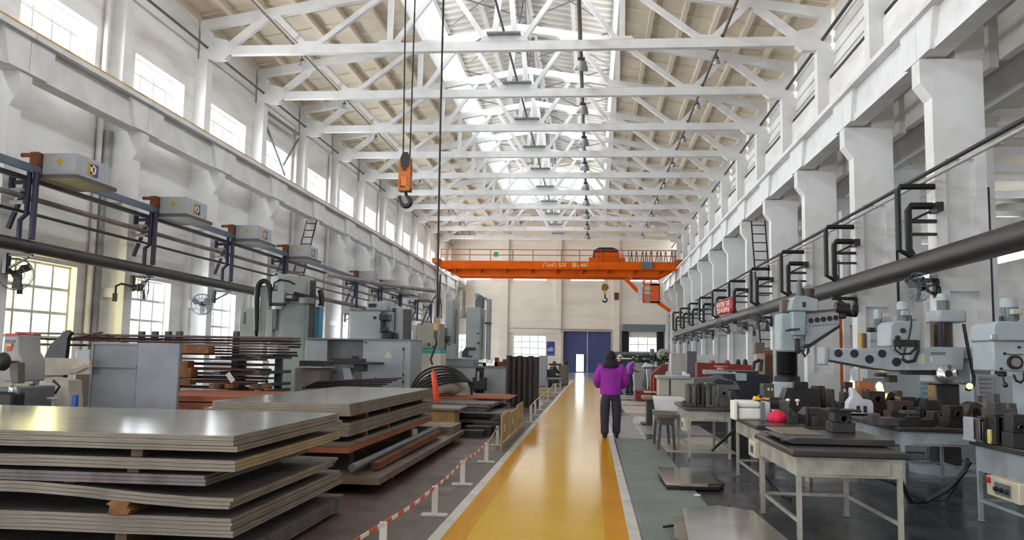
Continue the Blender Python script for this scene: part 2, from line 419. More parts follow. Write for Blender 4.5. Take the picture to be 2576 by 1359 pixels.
# ---- crane beams with thickened ends, one per bay
def runway(xc, sg, k):
    """sg=+1: the bay lies towards +X of the beam"""
    ya, yb = YK(k)+.012, YK(k+1)-.012
    b = MB(); zb, zt = 8.5, 9.6
    X = lambda d: xc + sg*d
    b.box(X(-.1), X(.16), ya, yb, 8.72, 9.4)                         # web
    b.box(X(-.25), X(.2), ya, yb, zb, 8.705)                        # bottom bulb
    b.box(X(-.3), X(.42), ya, yb, 9.38, 9.52)                        # flange
    for e, s in ((ya, 1), (yb, -1)):
        b.prism([(e, zb-.004), (e+s*.75, zb-.004), (e+s*.85, 8.9), (e+s*1.0, 9.385), (e, 9.385)], X(-.26), X(.29), 'X')
    return struct(b, 'crane_beam', CONC)
for k in range(K0, K1):
    runway(-14.5, 1, k); runway(7.62, -1, k)
for k in range(K0, K1):
    struct(MB().box(10.9, 11.2, YK(k)+.02, YK(k+1)-.02, 8.7, 9.6).box(10.7, 11.4, YK(k)+.02, YK(k+1)-.02, 9.6, 9.8), 'crane_beam', CONC)
# crane rails
r = tag(MB().box(-14.42, -14.3, Y0, YF-.1, 9.55, 9.66).box(-14.5, -14.22, Y0, YF-.1, 9.52, 9.55).build('crane_rail', mat('rail_steel', (150, 128, 88), .5, .3, c2=(96, 74, 56), scale=3)),
    'long steel crane rail on the beam under the window wall', 'rail', 'crane rails')
tag(MB().box(-14.21, -14.16, Y0, YF-.1, 9.52, 9.62).build('conductor_rail', mat('yellow_rail', (206, 160, 74), .5, c2=(136, 92, 52), scale=.8)),
    'thin yellow painted conductor strip running beside the crane rail', 'rail')
tag(MB().box(7.5, 7.62, Y0, YF-.1, 9.55, 9.66).box(7.44, 7.68, Y0, YF-.1, 9.52, 9.55).build('crane_rail', mat('rail_rust', (176, 110, 74), .6, c2=(120, 76, 54), scale=2)),
    'rust brown crane rail on the beam above the drilling machines', 'rail', 'crane rails')

# ---- upper wall above the right crane beam
b = MB()
for k in range(K0, K1):
    ya, yb = YK(k)+.23, YK(k+1)-.23
    b.box(XR, XR+.25, ya, yb, 12.15, 14.9)
    for z in (12.3, 12.75, 13.2, 13.65): b.box(XR-.07, XR, ya, yb, z, z+.16)
    b.box(XR-.25, XR+.25, ya, yb, 10.75, 11.75)
    b.box(XR+.3, XR+.5, ya, yb, 8.4, 12.2)
struct(b, 'wall_right', WALLP)
b = MB()
for k in range(K0, K1):
    b.box(XR+.02, XR+.29, YK(k)+.3, YK(k+1)-.3, 9.55, 10.72)
struct(b, 'trim_7', mat('brown_panel', (150, 120, 104), .7, var=.2))
# ---- neighbouring bay seen between the columns
wall_x('wall_side', XB, XB+.3, Y0, YF, 0, 11, [(YK(k)+1, YK(k)+4.8, 7.6, 9.4) for k in range(-5, 10)], WALLP)
struct(MB().box(XR+.5, XB+.3, Y0, YF, 11, 11.2), 'side_bay_roof', ROOF)
b = MB()
for k in range(K0, K1+1): b.box(12.2, XB, YK(k)+.8, YK(k)+1.2, 9.9, 10.2); b.bar((12.2, YK(k)+1, 8.9), (14.5, YK(k)+1, 10.0), .25); b.box(12.2, XB, YK(k)+.9, YK(k)+1.1, 10.7, 11)
struct(b, 'side_bay_beam', CONC)

# ---- roof slopes with ribs, open above the monitor
CXR = -3.42
def chordz(dx):  # upper edge of the truss top chord at offset dx from the ridge
    dx = abs(dx); return 16.52 - .1645*dx
ML, MR, MY0, MY1 = -7.9, 1.06, -36.0, YK(8)+.2
def slope(sg, name):
    b = MB(); e = 12.6
    def P(dx, y, up): return V((CXR+sg*dx, y, chordz(dx)+up))
    def slab(d0, d1, y0, y1, u0, u1):
        c = [P(d0,y0,u0), P(d1,y0,u0), P(d1,y1,u0), P(d0,y1,u0), P(d0,y0,u1), P(d1,y0,u1), P(d1,y1,u1), P(d0,y1,u1)]
        b._add(c, [(3,2,1,0),(4,5,6,7),(0,1,5,4),(1,2,6,5),(2,3,7,6),(3,0,4,7)])
    din = 4.48
    slab(din, e, Y0, YF, .27, .4)
    slab(0, din, MY1, YF, .27, .4); slab(0, din, Y0, MY0, .27, .4)
    n = 6
    for i in range(n+1):                                            # panel ribs along the hall
        d0 = din+(12.1-din)*i/n
        slab(d0-.09, d0+.09, Y0, YF, .0, .28)
    for i in range(3): slab(din*i/3, din*i/3+.16, MY1, YF, .0, .28)
    y = YK(-5)
    while y < YF-.3:                                                # small cross ribs
        slab(din, 12.1, y-.05, y+.05, .2, .28)
        if y > MY1: slab(0, din, y-.05, y+.05, .2, .28)
        y += BAY/4
    return struct(b, name, ROOF)
slope(-1, 'ceiling'); slope(1, 'ceiling')

# ---- roof monitor (lantern) with glazing on both sides
b = MB()
for x in (ML, MR):
    b.box(x-.1, x+.1, MY0, MY1, 15.85, 16.35)                       # sill upstand
    b.box(x-.12, x+.12, MY0, MY1, 18.55, 18.9)                      # eaves beam
    for k in range(-12, 9):
        if MY0 < YK(k) < MY1+.1: b.box(x-.11, x+.11, YK(k)-.12, YK(k)+.12, 15.7, 18.6)
struct(b, 'monitor_wall', WHITE)
b = MB()
for sg in (-1, 1):
    def Q(dx, y, up): return V((CXR+sg*dx, y, 19.6-.17*dx+up))
    def sl(d0, d1, y0, y1, u0, u1):
        c = [Q(d0,y0,u0), Q(d1,y0,u0), Q(d1,y1,u0), Q(d0,y1,u0), Q(d0,y0,u1), Q(d1,y0,u1), Q(d1,y1,u1), Q(d0,y1,u1)]
        b._add(c, [(3,2,1,0),(4,5,6,7),(0,1,5,4),(1,2,6,5),(2,3,7,6),(3,0,4,7)])
    sl(0, 4.9, MY0-.2, MY1+.2, .14, .24)
    y = MY0
    while y < MY1: sl(0, 4.7, y, y+.16, 0, .15); y += .72
    for d in (.1, 2.3, 4.4): sl(d-.09, d+.09, MY0, MY1, -.22, .0)
struct(b, 'monitor_roof', mat('monitor_roof_grey', (196, 193, 187), .75, c2=(182, 178, 170), scale=.6))
b = MB()
for y in (MY0, MY1): b.prism([(ML, 15.9), (MR, 15.9), (MR, 18.9), (CXR, 19.7), (ML, 18.9)], y-.06, y+.06)
struct(b, 'monitor_gable', FARW)
for x in (ML, MR):
    WN[0] += 1
    b = MB(); xg = x
    b.box(xg-.03, xg+.03, MY0, MY1, 17.35, 17.42)
    y = MY0
    while y < MY1:
        b.box(xg-.025, xg+.025, y-.025, y+.025, 16.35, 18.55); y += BAY/6
    o = struct(b, 'window_%d' % WN[0], FRAMEW)
    MB().box(xg-.005, xg+.005, MY0, MY1, 16.33, 18.56).build('pane', GLW, o)

# ================================================================== ROOF TRUSSES
def make_truss():
    t = thing('roof_truss', (CXR, 0, 12.95), 'x', 'roof truss', 'white concrete roof trusses across the hall')
    th = .13
    P = lambda dx, z: (CXR+dx, z)
    def pr(poly, name, h=th): return MB().prism([P(*q) for q in poly], -h, h).build(name, CONC, t)
    pr([(-11.2, 13.15), (11.2, 13.15), (11.2, 13.5), (-11.2, 13.5)], 'bottom_chord')
    for s in (-1, 1):
        S = lambda L: [(s*a, z) for a, z in L]
        pr(S([(12.0, 12.95), (11.0, 12.95), (10.75, 13.15), (10.6, 13.5), (10.9, 13.72), (11.55, 13.85), (11.66, 14.15), (12.0, 14.5)]), 'end_block', .16)
        pr(S([(12.05, 14.12), (12.05, chordz(12.05)), (4.45, chordz(4.45)), (4.45, chordz(4.45)-.34), (11.6, 14.22)]), 'top_chord')
        pr(S([(4.45, chordz(4.45)-.34), (4.45, chordz(4.45)), (0, chordz(0)), (0, chordz(0)-.36), (1.7, 15.9), (2.0, 15.68), (2.75, 15.62), (3.1, 15.68)]), 'top_chord')
        def web(a, c, w=.2, name='diagonal'):
            p, q = V((CXR+s*a[0], 0, a[1])), V((CXR+s*c[0], 0, c[1]))
            MB().bar(p, q, .2, w, up=(0, 1, 0)).build(name, CONC, t) if False else MB().bar(p, q, w, .2, up=(0, 1, 0)).build(name, CONC, t)
        web((10.9, 13.45), (9.25, 14.78), .3)
        web((9.2, 14.9), (7.75, 13.45), .24)
        web((7.4, 13.45), (4.55, 15.62), .2)
        web((4.45, 13.45), (4.45, 15.7), .2, 'post')
        web((4.3, 13.45), (2.6, 15.7), .18)
        web((2.15, 15.7), (.62, 13.45), .18)
        web((.42, 13.45), (.14, 16.25), .2, 'king_post')
        for d, w in ((7.58, .42), (4.42, .36)):
            pr(S([(d-w-.1, 13.5), (d-w, 13.62), (d+w, 13.62), (d+w+.1, 13.5)]), 'gusset', .15)
    pr([(-.95, 13.5), (-.75, 13.7), (.75, 13.7), (.95, 13.5)], 'gusset', .15)
    MB().box(CXR-.64, CXR+.64, -.45, .3, 13.7, 13.76).build('walkway_plate', GREYP, t)
    return t
tr0 = make_truss()
TN = ['nearest', 'second nearest', 'third nearest', 'fourth nearest', 'fifth', 'sixth', 'seventh', 'eighth', 'ninth', 'tenth']
for k in range(10):
    o = tr0 if k == 0 else dup(tr0, (CXR, YK(k), 12.95))
    o.location = (CXR, YK(k), 12.95)
    o['label'] = ('white concrete roof truss, %s one counted from the camera' % TN[k]) if k < 9 else 'white concrete roof truss farthest away, just above the orange bridge crane'
# dark rod bracing inside the monitor
for k in range(0, 8):
    b = MB(); y0, y1 = YK(k)+.3, YK(k+1)-.3
    for sg in (-1, 1):
        b.tube([(CXR+sg*.2, y0, 19.1), (CXR+sg*4.3, y1, 18.5)], .035, 6); b.tube([(CXR+sg*4.3, y0, 18.5), (CXR+sg*.2, y1, 19.1)], .035, 6)
    b.tube([(CXR, y0, 16.7), (CXR, (y0+y1)/2, 19.2)], .04, 6); b.tube([(CXR, y1, 16.7), (CXR, (y0+y1)/2, 19.2)], .04, 6)
    b.ell((CXR, (y0+y1)/2, 19.15), .12, u=8, v=6)
    tag(b.build('roof_bracing', mat('brace_steel', (92, 90, 90), .5)), 'dark crossed steel rods under the lantern roof, %s bay from the camera' % ORD[k], 'bracing', 'rod bracing in the roof lantern')
# ================================================================== PIPES, BUSBARS AND LAMPS
LEFT_END = 37.2
XP = -13.75
# big dark pipe along the window wall with riser pipes
def long_pipe(name, label, pts, r, m, cat='pipe', group=None, n=14):
    return tag(MB().tube(pts, r, n).build(name, m), label, cat, group)
tag(MB().tube([(XP, 10, 4.05), (XP, 36.0, 4.05)], .17, 18).build('air_pipe', DARKP), 'thick dark brown pipe on brackets along the window wall', 'pipe')
long_pipe('air_pipe', 'thinner brown pipe running below the distribution boxes near the wall', [(-13.99, 12, 5.3), (-13.99, 70, 5.3)], .075, mat('tan_pipe', (118, 106, 102), .5, c2=(90, 78, 74)), 'pipe')
long_pipe('air_pipe', 'thin dark conduit lowest of those below the distribution boxes', [(-13.97, 12, 4.92), (-13.97, 70, 4.92)], .045, DARKP, 'pipe')
tag(MB().box(XP-.02, XP+.1, 10, 62, 5.88, 6.06).build('busbar_channel', BLUEG), 'blue grey busbar channel carrying the distribution boxes', 'busbar')
tag(MB().box(-14.08, -13.98, 12, 62, 5.72, 5.84).build('cable_tray', mat('tray_dark', (74, 74, 80), .5)), 'dark cable tray behind the blue grey busbar channel', 'cable tray')
sign_g, sign_p, sign_w = mat('sign_gold', (184, 150, 62), .4), mat('sign_purple', (74, 52, 122), .5), mat('sign_white', (232, 226, 206), .5)
def dbox(k, label):
    y = YK(k)-.1
    t = thing('distribution_box', (XP, y, 5.9), label, 'electrical box', 'grey distribution boxes on the busbar')
    MB().box(XP+.12, XP+1.0, y+.05, y+1.5, 5.88, 6.42).build('housing', mat('box_grey', (168, 170, 174), .45, var=.06), t, bevel=.01)
    MB().box(XP+.0, XP+1.12, y-.05, y+1.7, 5.76, 5.86).build('support_tray', mat('tray_rust', (92, 84, 80), .6, var=.2), t)
    MB().box(XP-.12, XP+.1, y-.12, y+.3, 6.066, 6.42).tube([(XP-.12, y+.0, 6.36), (XP-.42, y+.0, 6.36)], .06, 8).build('clamp', RUST, t, bevel=.02)
    s = MB().box(XP+1.0, XP+1.012, y+.55, y+.98, 5.98, 6.3).build('sign', sign_g, t)
    MB().box(XP+1.012, XP+1.016, y+.76, y+.98, 5.98, 6.3).build('sign_half', sign_p, s)
    d = MB(); x = XP+1.017; a, c = y+.64, y+.88
    d.box(x, x+.006, a, a+.06, 6.03, 6.26).box(x, x+.006, a, c-.06, 6.21, 6.26).box(x, x+.006, a, c-.06, 6.03, 6.08).box(x, x+.006, c-.07, c-.01, 6.07, 6.22)
    d.build('letter', sign_w, s)
    MB().box(XP+.46, XP+.66, y+.044, y+.05, 6.17, 6.24).box(XP+.53, XP+.59, y+.043, y+.05, 6.12, 6.29).build('name_plate', mat('plate_yellow', (186, 160, 50), .5), t)
for k, nm in ((-2, 'nearest'), (-1, 'second nearest'), (0, 'third nearest'), (1, 'fourth nearest, beside the ladder'), (3, 'fifth, behind the tall machines'), (4, 'sixth'), (5, 'seventh'), (6, 'eighth')):
    dbox(k, 'grey box with gold and purple D sign on the busbar, %s' % nm)
def bracket(k, label):
    y = YK(k); yc = y-.25
    t = thing('pipe_bracket', (XP, y, 3.6), label, 'pipe support', 'pipe supports on the columns by the windows')
    MB().tube([(XP+.12, yc, 4.223), (XP+.12, yc, 5.9)], .075, 10).build('riser_pipe', NAVYP, t)
    MB().tube([(XP-.16, yc, 4.223), (XP-.16, yc, 4.75), (XP+.0-.02, yc, 4.85), (XP-.02, yc, 5.9)] if k % 2 else [(XP-.22, yc, 4.223), (XP-.22, yc, 4.7), (XP-.06, yc, 4.85), (XP-.06, yc, 5.9)], .062, 10).build('riser_pipe', NAVYP, t)
    MB().bar((-14.3, y-.2, 4.5), (XP-.1, y-.2, 5.75), .09).build('brace', NAVYP, t)
    MB().box(-14.3, XP+.1, y-.24, y-.16, 5.6, 5.7).box(-14.34, -14.26, y-.26, y-.1, 5.5, 5.85).build('arm', NAVYP, t)
    MB().box(-14.36, XP+.1, y-.18, y-.1, 3.82, 3.875).bar((-14.3, y-.14, 3.5), (XP, y-.14, 3.8), .05).box(-14.36, -14.27, y-.22, y-.04, 3.4, 3.9).build('lower_arm', DARKP, t)
    for za in (5.1, 5.4): MB().box(-14.27, -13.9, y-.3, y-.1, za, za+.1).build('insulator', mat('insulator_grey', (136, 132, 130), .5), t, bevel=.02)
for i, k in enumerate((-2, -1, 0, 1, 3, 4, 5, 6, 7)):
    bracket(k, 'dark bracket with two riser pipes on a column of the window wall, %s along' % ORD[i])
# drain pipes and roof-edge pipes
for i, k in enumerate((-1, 2, 3, 5)):
    y = YK(k)-.72
    tag(MB().tube([(-15.36, y, .0), (-15.36, y, 13.2)], .09, 10).build('drain_pipe', mat('pale_pipe', (206, 202, 198), .5, var=.08)),
        'pale vertical drain pipe on the window wall, %s from the camera' % ORD[i], 'pipe', 'drain pipes')
tag(MB().tube([(-15.3, YK(-1)-.42, 7.3), (-15.3, YK(-1)-.42, 8.45)], .16, 14).tube([(-15.34, YK(-1)-.42, 0), (-15.34, YK(-1)-.42, 7.3)], .1, 12).build('sheet_duct', mat('duct_grey', (158, 156, 156), .5, .2, c2=(128, 126, 126))), 'grey sheet metal duct in the corner of the second column of the window wall', 'duct')
long_pipe('roof_pipe', 'dark pipe running just under the truss ends on the window wall', [(-15.1, 8, 13.42), (-15.1, YF-.2, 13.42)], .05, mat('dark_grey_pipe', (88, 88, 92), .5))
long_pipe('roof_pipe', 'dark pipe running under the truss ends above the opposite crane beam', [(8.3, 8, 13.35), (8.3, YF-.2, 13.35)], .06, DARKP)
long_pipe('wall_conduit', 'black conduit bar in the slot of the upper wall above the drilling machines', [(8.6, 12, 11.92), (8.6, YF-.5, 11.92)], .08, BLACK)
RP = [(-11.75, 13.62, .05, GREYP, 'pale grey conduit along the roof trusses on the window side'), (CXR, 13.82, .045, mat('conduit_brown', (104, 98, 92), .5), 'brown grey conduit along the middle of the roof trusses'),
      (-.55, 13.66, .085, mat('lamp_conduit', (112, 102, 94), .5, var=.2), 'thick grey brown conduit with lamps along the roof trusses right of the middle'), (4.75, 13.62, .05, BROWNP, 'rusty brown conduit along the roof trusses above the drilling machines')]
for x, z, r, m, l in RP:
    tag(MB().tube([(x, 8, z), (x, YK(9)+.2, z)], r, 10).build('roof_conduit', m), l, 'conduit', 'conduits along the trusses')
def lamp():
    t = thing('roof_lamp', (0, 0, 12.6), 'x', 'lamp', 'floodlights hung under the trusses')
    MB().tube([(0, 0, 13.14), (0, 0, 12.95)], .03, 8).box(-.1, .1, -.06, .06, 12.9, 12.97).build('bracket', DARKP, t)
    MB().lathe([(.05, .1), (.12, .08), (.2, -.12), (.21, -.2)], (0, .02, 12.82), (.1, -.35, 1), 14).build('reflector', mat('lamp_shell', (150, 150, 150), .3, .6), t)
    MB().lathe([(.0, -.19), (.19, -.205)], (0, .02, 12.82), (.1, -.35, 1), 14).build('lens', mat('lamp_lens', (220, 220, 214), .2), t)
    return t
l0 = lamp(); first = True
for nm, x in (('the pale conduit on the window side', -11.4), ('the thick conduit beside the middle', -.5), ('the rusty conduit over the drilling machines', 4.55)):
    for k in range(0, 9):
        lb = 'small floodlight under the %s roof truss, on %s' % (ORD[k], nm)
        o = l0 if first else dup(l0, (0, 0, 0)); first = False
        o.location = (x, YK(k)+.2, 12.6); o['label'] = lb
        if x < -5: o.scale = (.7, .7, .7); o.location.z += .16
        elif x < 1: o.scale = (1.35, 1.35, 1.35); o.location.z -= .19

# steel cross brace on the window wall
t = thing('wall_brace', (-15.2, 39.8, 9.7), 'grey steel cross brace before an upper window of the window wall', 'brace')
WX = -15.12
for a, c, w_ in (((668, 280), (750, 338), .16), ((667, 308), (716, 442), .13), ((751, 350), (712, 416), .1)):
    MB().bar(at(*a, X=WX), at(*c, X=WX), .06, w_).build('brace_bar', mat('brace_grey', (112, 112, 116), .5, var=.15), t)
# right side: big dark pipe, U-shaped risers, thin rails
XQ = 7.0
AP = thing('air_pipe', (XQ, YK(-2), 3.4), 'thick dark pipe with bent riser pipes on the columns behind the drilling machines', 'pipe')
MB().tube([(XQ, 8, 3.72), (XQ, YK(7)+1, 3.72)], .24, 18).build('main_pipe', DARKP, AP)
long_pipe('air_pipe', 'thin dark pipe sloping across the columns, upper of two', [(7.2, 8, 5.72), (7.2, YK(5), 5.72)], .045, BLACK, 'pipe')
long_pipe('air_pipe', 'thin pale pipe across the columns just under the dark one', [(7.2, 8, 5.58), (7.2, YK(5), 5.58)], .04, mat('pale_rail', (176, 170, 162), .4), 'pipe')
def urisers(k, label):
    y = YK(k)
    t = AP
    MB().tube([(6.86, y-.6, 3.93), (6.62, y-.6, 4.05), (6.62, y-.6, 5.35), (6.68, y-.6, 5.45), (7.4, y-.6, 5.45)], .066, 10).build('riser_pipe', BLACK, t)
    MB().tube([(6.97, y-.4, 3.965), (6.9, y-.4, 4.1), (6.9, y-.4, 4.95), (6.97, y-.4, 5.06), (7.42, y-.4, 5.06)], .08, 10).build('riser_pipe', BLACK, t)
    MB().box(7.4, 7.545, y-.7, y-.25, 4.9, 5.1).box(7.0, 7.545, y-.3, y-.2, 4.7, 4.78).box(6.9, 7.545, y-.3, y-.2, 4.42, 4.48).bar((7.0, y-.25, 4.75), (7.5, y-.25, 5.0), .05).build('clamp_arm', DARKP, t)
    MB().box(6.85, 7.545, y-.3, y-.2, 3.38, 3.475).bar((7.0, y-.25, 3.4), (7.5, y-.25, 3.1), .06).box(7.46, 7.545, y-.34, y-.16, 3.05, 3.44).build('pipe_bracket', BLACK, t)
for i, k in enumerate((-2, -1, 0, 1, 2, 3, 4, 5, 6, 7)):
    urisers(k, 'pair of black bent riser pipes at the %s column behind the drilling machines' % ORD[i])

# wall fans
def fan(loc, rz, label, side):
    """cage fan on a bent arm; local +X is the blowing direction"""
    t = thing('cage_fan', loc, label, 'fan', 'cage fans on the columns')
    x, y, z = loc
    MB().tube([(x-.75, y, z-.25), (x-.75, y, z+.02), (x-.6, y, z+.1), (x-.2, y, z)], .035, 8).box(x-.82, x-.7, y-.06, y+.06, z-.45, z-.2).build('arm', BLACK, t)
    MB().lathe([(.0, -.26), (.09, -.24), (.12, -.1), (.1, 0), (.0, .05)], loc, (1, 0, 0), 14).build('motor', BLACK, t)
    b = MB()
    for j in range(3):
        a = 2*PI*j/3+.5; c, s = math.cos(a), math.sin(a)
        vs = [V((x+.03, y+c*.05-s*.05, z+s*.05+c*.05)), V((x+.07, y+c*.2-s*.14, z+s*.2+c*.14)), V((x+.09, y+c*.36-s*.1, z+s*.36+c*.1)), V((x+.03, y+c*.36+s*.06, z+s*.36-c*.06)), V((x+.01, y+c*.05+s*.04, z+s*.05-c*.04))]
        A = [b.bm.verts.new(v) for v in vs]; B = [b.bm.verts.new(v+V((.012, 0, 0))) for v in vs]
        b.bm.faces.new(A); b.bm.faces.new(B[::-1])
        for q in range(5): b.bm.faces.new((A[q], B[q], B[(q+1) % 5], A[(q+1) % 5]))
    b.build('blades', MSLATE if side else MDARK, t)
    b = MB()
    for rr, dx in ((.4, .02), (.38, .12), (.22, .16), (.38, -.08)): b.tube([V((x+dx, y+rr*math.cos(2*PI*q/20), z+rr*math.sin(2*PI*q/20))) for q in range(20)], .008, 4, close=True)
    for q in range(16):
        c, s = math.cos(2*PI*q/16), math.sin(2*PI*q/16)
        b.tube([(x+.17, y+c*.06, z+s*.06), (x+.16, y+c*.22, z+s*.22), (x+.11, y+c*.38, z+s*.38), (x+.02, y+c*.4, z+s*.4), (x-.08, y+c*.37, z+s*.37), (x-.14, y+c*.14, z+s*.14)], .005, 3)
    b.build('cage', MSLATE, t)
    t.rotation_euler = (0, 0, rz)
    if loc[0] > 0: t.scale = (.75, .75, .75)
    return t
p = at(508, 766, Y=YK(0)-.5); fan(tuple(p), -1.2, 'cage fan on the column beside the third lower window', 1)
p = at(358, 724, Y=YK(-1)-.5); fan(tuple(p), .35, 'cage fan seen edge-on before the second lower window', 0)
p = at(40, 690, Y=YK(-2)+.2); fan(tuple(p), -1.1, 'dark three-blade fan in front of the yellow window', 0)
for i, (px, py, Y, rz) in enumerate([(2312, 722, 18.1, 3.6), (1905, 806, 30.7, 3.9), (1868, 822, 33.5, 3.7), (1812, 820, 41, 3.8), (1775, 838, 46, 3.9), (1742, 846, 53, 4.0), (1718, 853, 60, 3.9), (1700, 856, 66, 4.0)]):
    fan(tuple(at(px, py, Y=Y)), rz, 'cage fan on the columns below the thick pipe, %s from the camera' % ORD[i], 0)
# ladders
def ladder(p, q, w, n, label):
    x0, y0, z0 = p; x1, y1, z1 = q
    t = thing('ladder', (x0, y0, z0), label, 'ladder')
    p, q = V((x0, y0, z0)), V((x1, y1, z1)); d = V((w/2, 0, 0))
    for s in (-1, 1): MB().bar(p+d*s, q+d*s, .06, .05).build('stile', DARKP, t)
    for i in range(n):
        c = p.lerp(q, (i+.5)/n); MB().bar(c-d, c+d, .045, .045).build('rung', DARKP, t)
    return t
ladder((-14.44, 37.6, 0), (-14.44, 42.25, 8.4), .52, 22, 'dark steel ladder up to the crane beam by the window wall')
qa, qb = at(1930, 860, Y=38.5), at(1907, 556, Y=38.5)
dd = (qb-qa)/(qb.z-qa.z)
ladder(tuple(qa-dd*qa.z), tuple(qb), .6, 20, 'dark steel ladder standing between columns near the red banner')
# red banner with white writing
t = thing('banner', tuple(at(1824, 790, Y=37.2)), 'red cloth banner with white characters hung between columns', 'banner')
p0, p1 = at(1805, 762, Y=38.4), at(1842, 752, Y=35.8)
b = MB(); N = 10
d = (p1-p0); wv = []
vs0, vs1 = [], []
for i in range(N+1):
    c = p0 + d*(i/N) + V((.05*math.sin(i*1.3), 0, .0))
    vs0.append(b.bm.verts.new(c+V((0, 0, .02)))); vs1.append(b.bm.verts.new(c+V((0, 0, -.58))))
for i in range(N): b.bm.faces.new((vs0[i], vs0[i+1], vs1[i+1], vs1[i]))
o = b.build('cloth', RED, t); md = o.modifiers.new('Solid', 'SOLIDIFY'); md.thickness = .012
b = MB()
rnd = random.Random(3); dn = d.normalized()
for row in range(2):
    for i in range(6):
        c = p0 + d*((i+.6)/6.6) + V((-.06, -.03, -.14-row*.26))
        for q in range(6):
            u, w = rnd.uniform(-.14, .14), rnd.uniform(-.1, .1)
            if q % 2: b.bar(c+dn*u+V((0, 0, -.1)), c+dn*u+V((0, 0, .1)), .03, .02)
            else: b.bar(c+dn*-.15+V((0, 0, w)), c+dn*.15+V((0, 0, w)), .03, .02)
b.build('characters', mat('banner_white', (240, 214, 212), .6), t)
MB().bar(p0+V((0, .1, .06)), p1+V((0, -.1, .06)), .05).build('rod', DARKP, t)

# ================================================================== ORANGE BRIDGE CRANE
CYR = 75.0
cr = thing('bridge_crane', (CXR, CYR, 8.6), 'large orange overhead bridge crane spanning the hall before the far wall', 'crane')
gpoly = [(-13.5, 10.07), (7.15, 10.07), (7.15, 9.45), (6.0, 8.76), (-12.2, 8.76), (-13.5, 9.45)]
MB().prism(gpoly, CYR, CYR+.6).build('main_girder', ORANGE, cr)
MB().prism(gpoly, CYR+2.6, CYR+3.2).build('main_girder', ORANGE, cr)
MB().box(-13.5, 7.3, CYR-.75, CYR, 9.28, 9.36).box(-13.5, 7.3, CYR-.78, CYR-.7, 9.36, 9.98).build('walkway', ORANGE, cr)
b = MB()
for i in range(9): b.prism([(CYR-.7, 9.28), (CYR, 9.28), (CYR, 8.95)], -12.2+i*2.25, -12.12+i*2.25, 'X')
b.build('stiffener', ORDARK, cr)
for x in (-13.85, 7.45): MB().box(x-.3, x+.3, CYR-1.2, CYR+4.4, 9.72, 10.15).lathe([(.2, -.1), (.2, .1)], (x, CYR-.9, 9.86), (1, 0, 0), 14).lathe([(.2, -.1), (.2, .1)], (x, CYR+4, 9.86), (1, 0, 0), 14).build('end_carriage', ORDARK, cr)
for z in (10.98, 10.5): MB().tube([(-13.5, CYR-.75, z), (7.3, CYR-.75, z)], .035, 6).build('handrail', ORDARK, cr)
for px in (1109, 1124, 1182, 1234, 1290, 1341, 1412, 1458, 1512, 1566, 1640, 1700):
    x = at(px, 640, Y=CYR-.75).x; MB().tube([(x, CYR-.75, 9.9), (x, CYR-.75, 10.98)], .035, 6).build('handrail_post', ORDARK, cr)
tx0, tx1, tz0, tz1 = span(1482, 626, 1572, 655, CYR+.8)
tz = 10.1
MB().box(tx0, tx1, CYR+.1, CYR+3.1, tz, tz+.35).box(tx0+.5, tx1-.5, CYR+.1, CYR+.3, tz+.35, tz+.8).build('trolley_frame', ORANGE, cr)
MB().lathe([(.4, -1.0), (.4, 1.0)], ((tx0+tx1)/2, CYR+1.6, tz+.75), (1, 0, 0), 18).build('hoist_drum', MSLATE, cr)
MB().prism([(tx0+.3, tz+.4), (tx1-.5, tz+.4), (tx1-.6, tz+1.15), (tx1-1.1, tz+1.35), (tx0+.9, tz+1.35), (tx0+.4, tz+1.1)], CYR+.9, CYR+1.1).build('motor_hood', MDARK, cr)
b = MB(); x = tx1+.25
for i in range(10):
    wd = .28+.12*(i % 3); dep = 1.0+.35*((i*7) % 4)/3
    b.tube([(x, CYR-.4, 10.95), (x+wd*.3, CYR-.4, 10.95-dep), (x+wd*.65, CYR-.4, 10.95-dep), (x+wd, CYR-.4, 10.95)], .035, 5); x += wd*1.05
b.build('festoon_cable', BLACK, cr)
gx = at(1248, 643, Y=CYR-.75).x
MB().box(gx-.2, gx+.2, CYR-.85, CYR-.72, 10.35, 10.75).build('green_box', mat('green_enamel', (34, 168, 106), .5), cr)
MB().box(at(1613, 668, Y=CYR).x, at(1640, 668, Y=CYR).x, CYR-.95, CYR-.8, 9.35, 9.95).build('control_cabinet', MSLATE, cr)
for s, dx, sz in (('八', 0, .52), ('642', .95, .46), ('52E', 2.55, .48), ('重L', 4.6, .46), ('480', 5.95, .46)):
    cu = bpy.data.curves.new('lettering', 'FONT'); cu.body = s; cu.size = sz; cu.extrude = .008
    o = bpy.data.objects.new('lettering', cu); COL.objects.link(o); o.parent = cr
    o.location = V((at(1364, 668, Y=CYR-.8).x+dx*.56, CYR-.8, 9.5))-V((CXR, CYR, 8.6)); o.rotation_euler = (PI/2, 0, 0)
    cu.materials.append(mat('lettering_cream', (236, 220, 176), .6))
    dg = bpy.context.evaluated_depsgraph_get(); me = bpy.data.meshes.new_from_object(o.evaluated_get(dg)); m2 = bpy.data.objects.new('lettering', me)
    COL.objects.link(m2); m2.parent = cr; m2.location = o.location; m2.rotation_euler = o.rotation_euler; bpy.data.objects.remove(o); m2.name = 'lettering'; ORG[m2.name] = V((0, 0, 0))
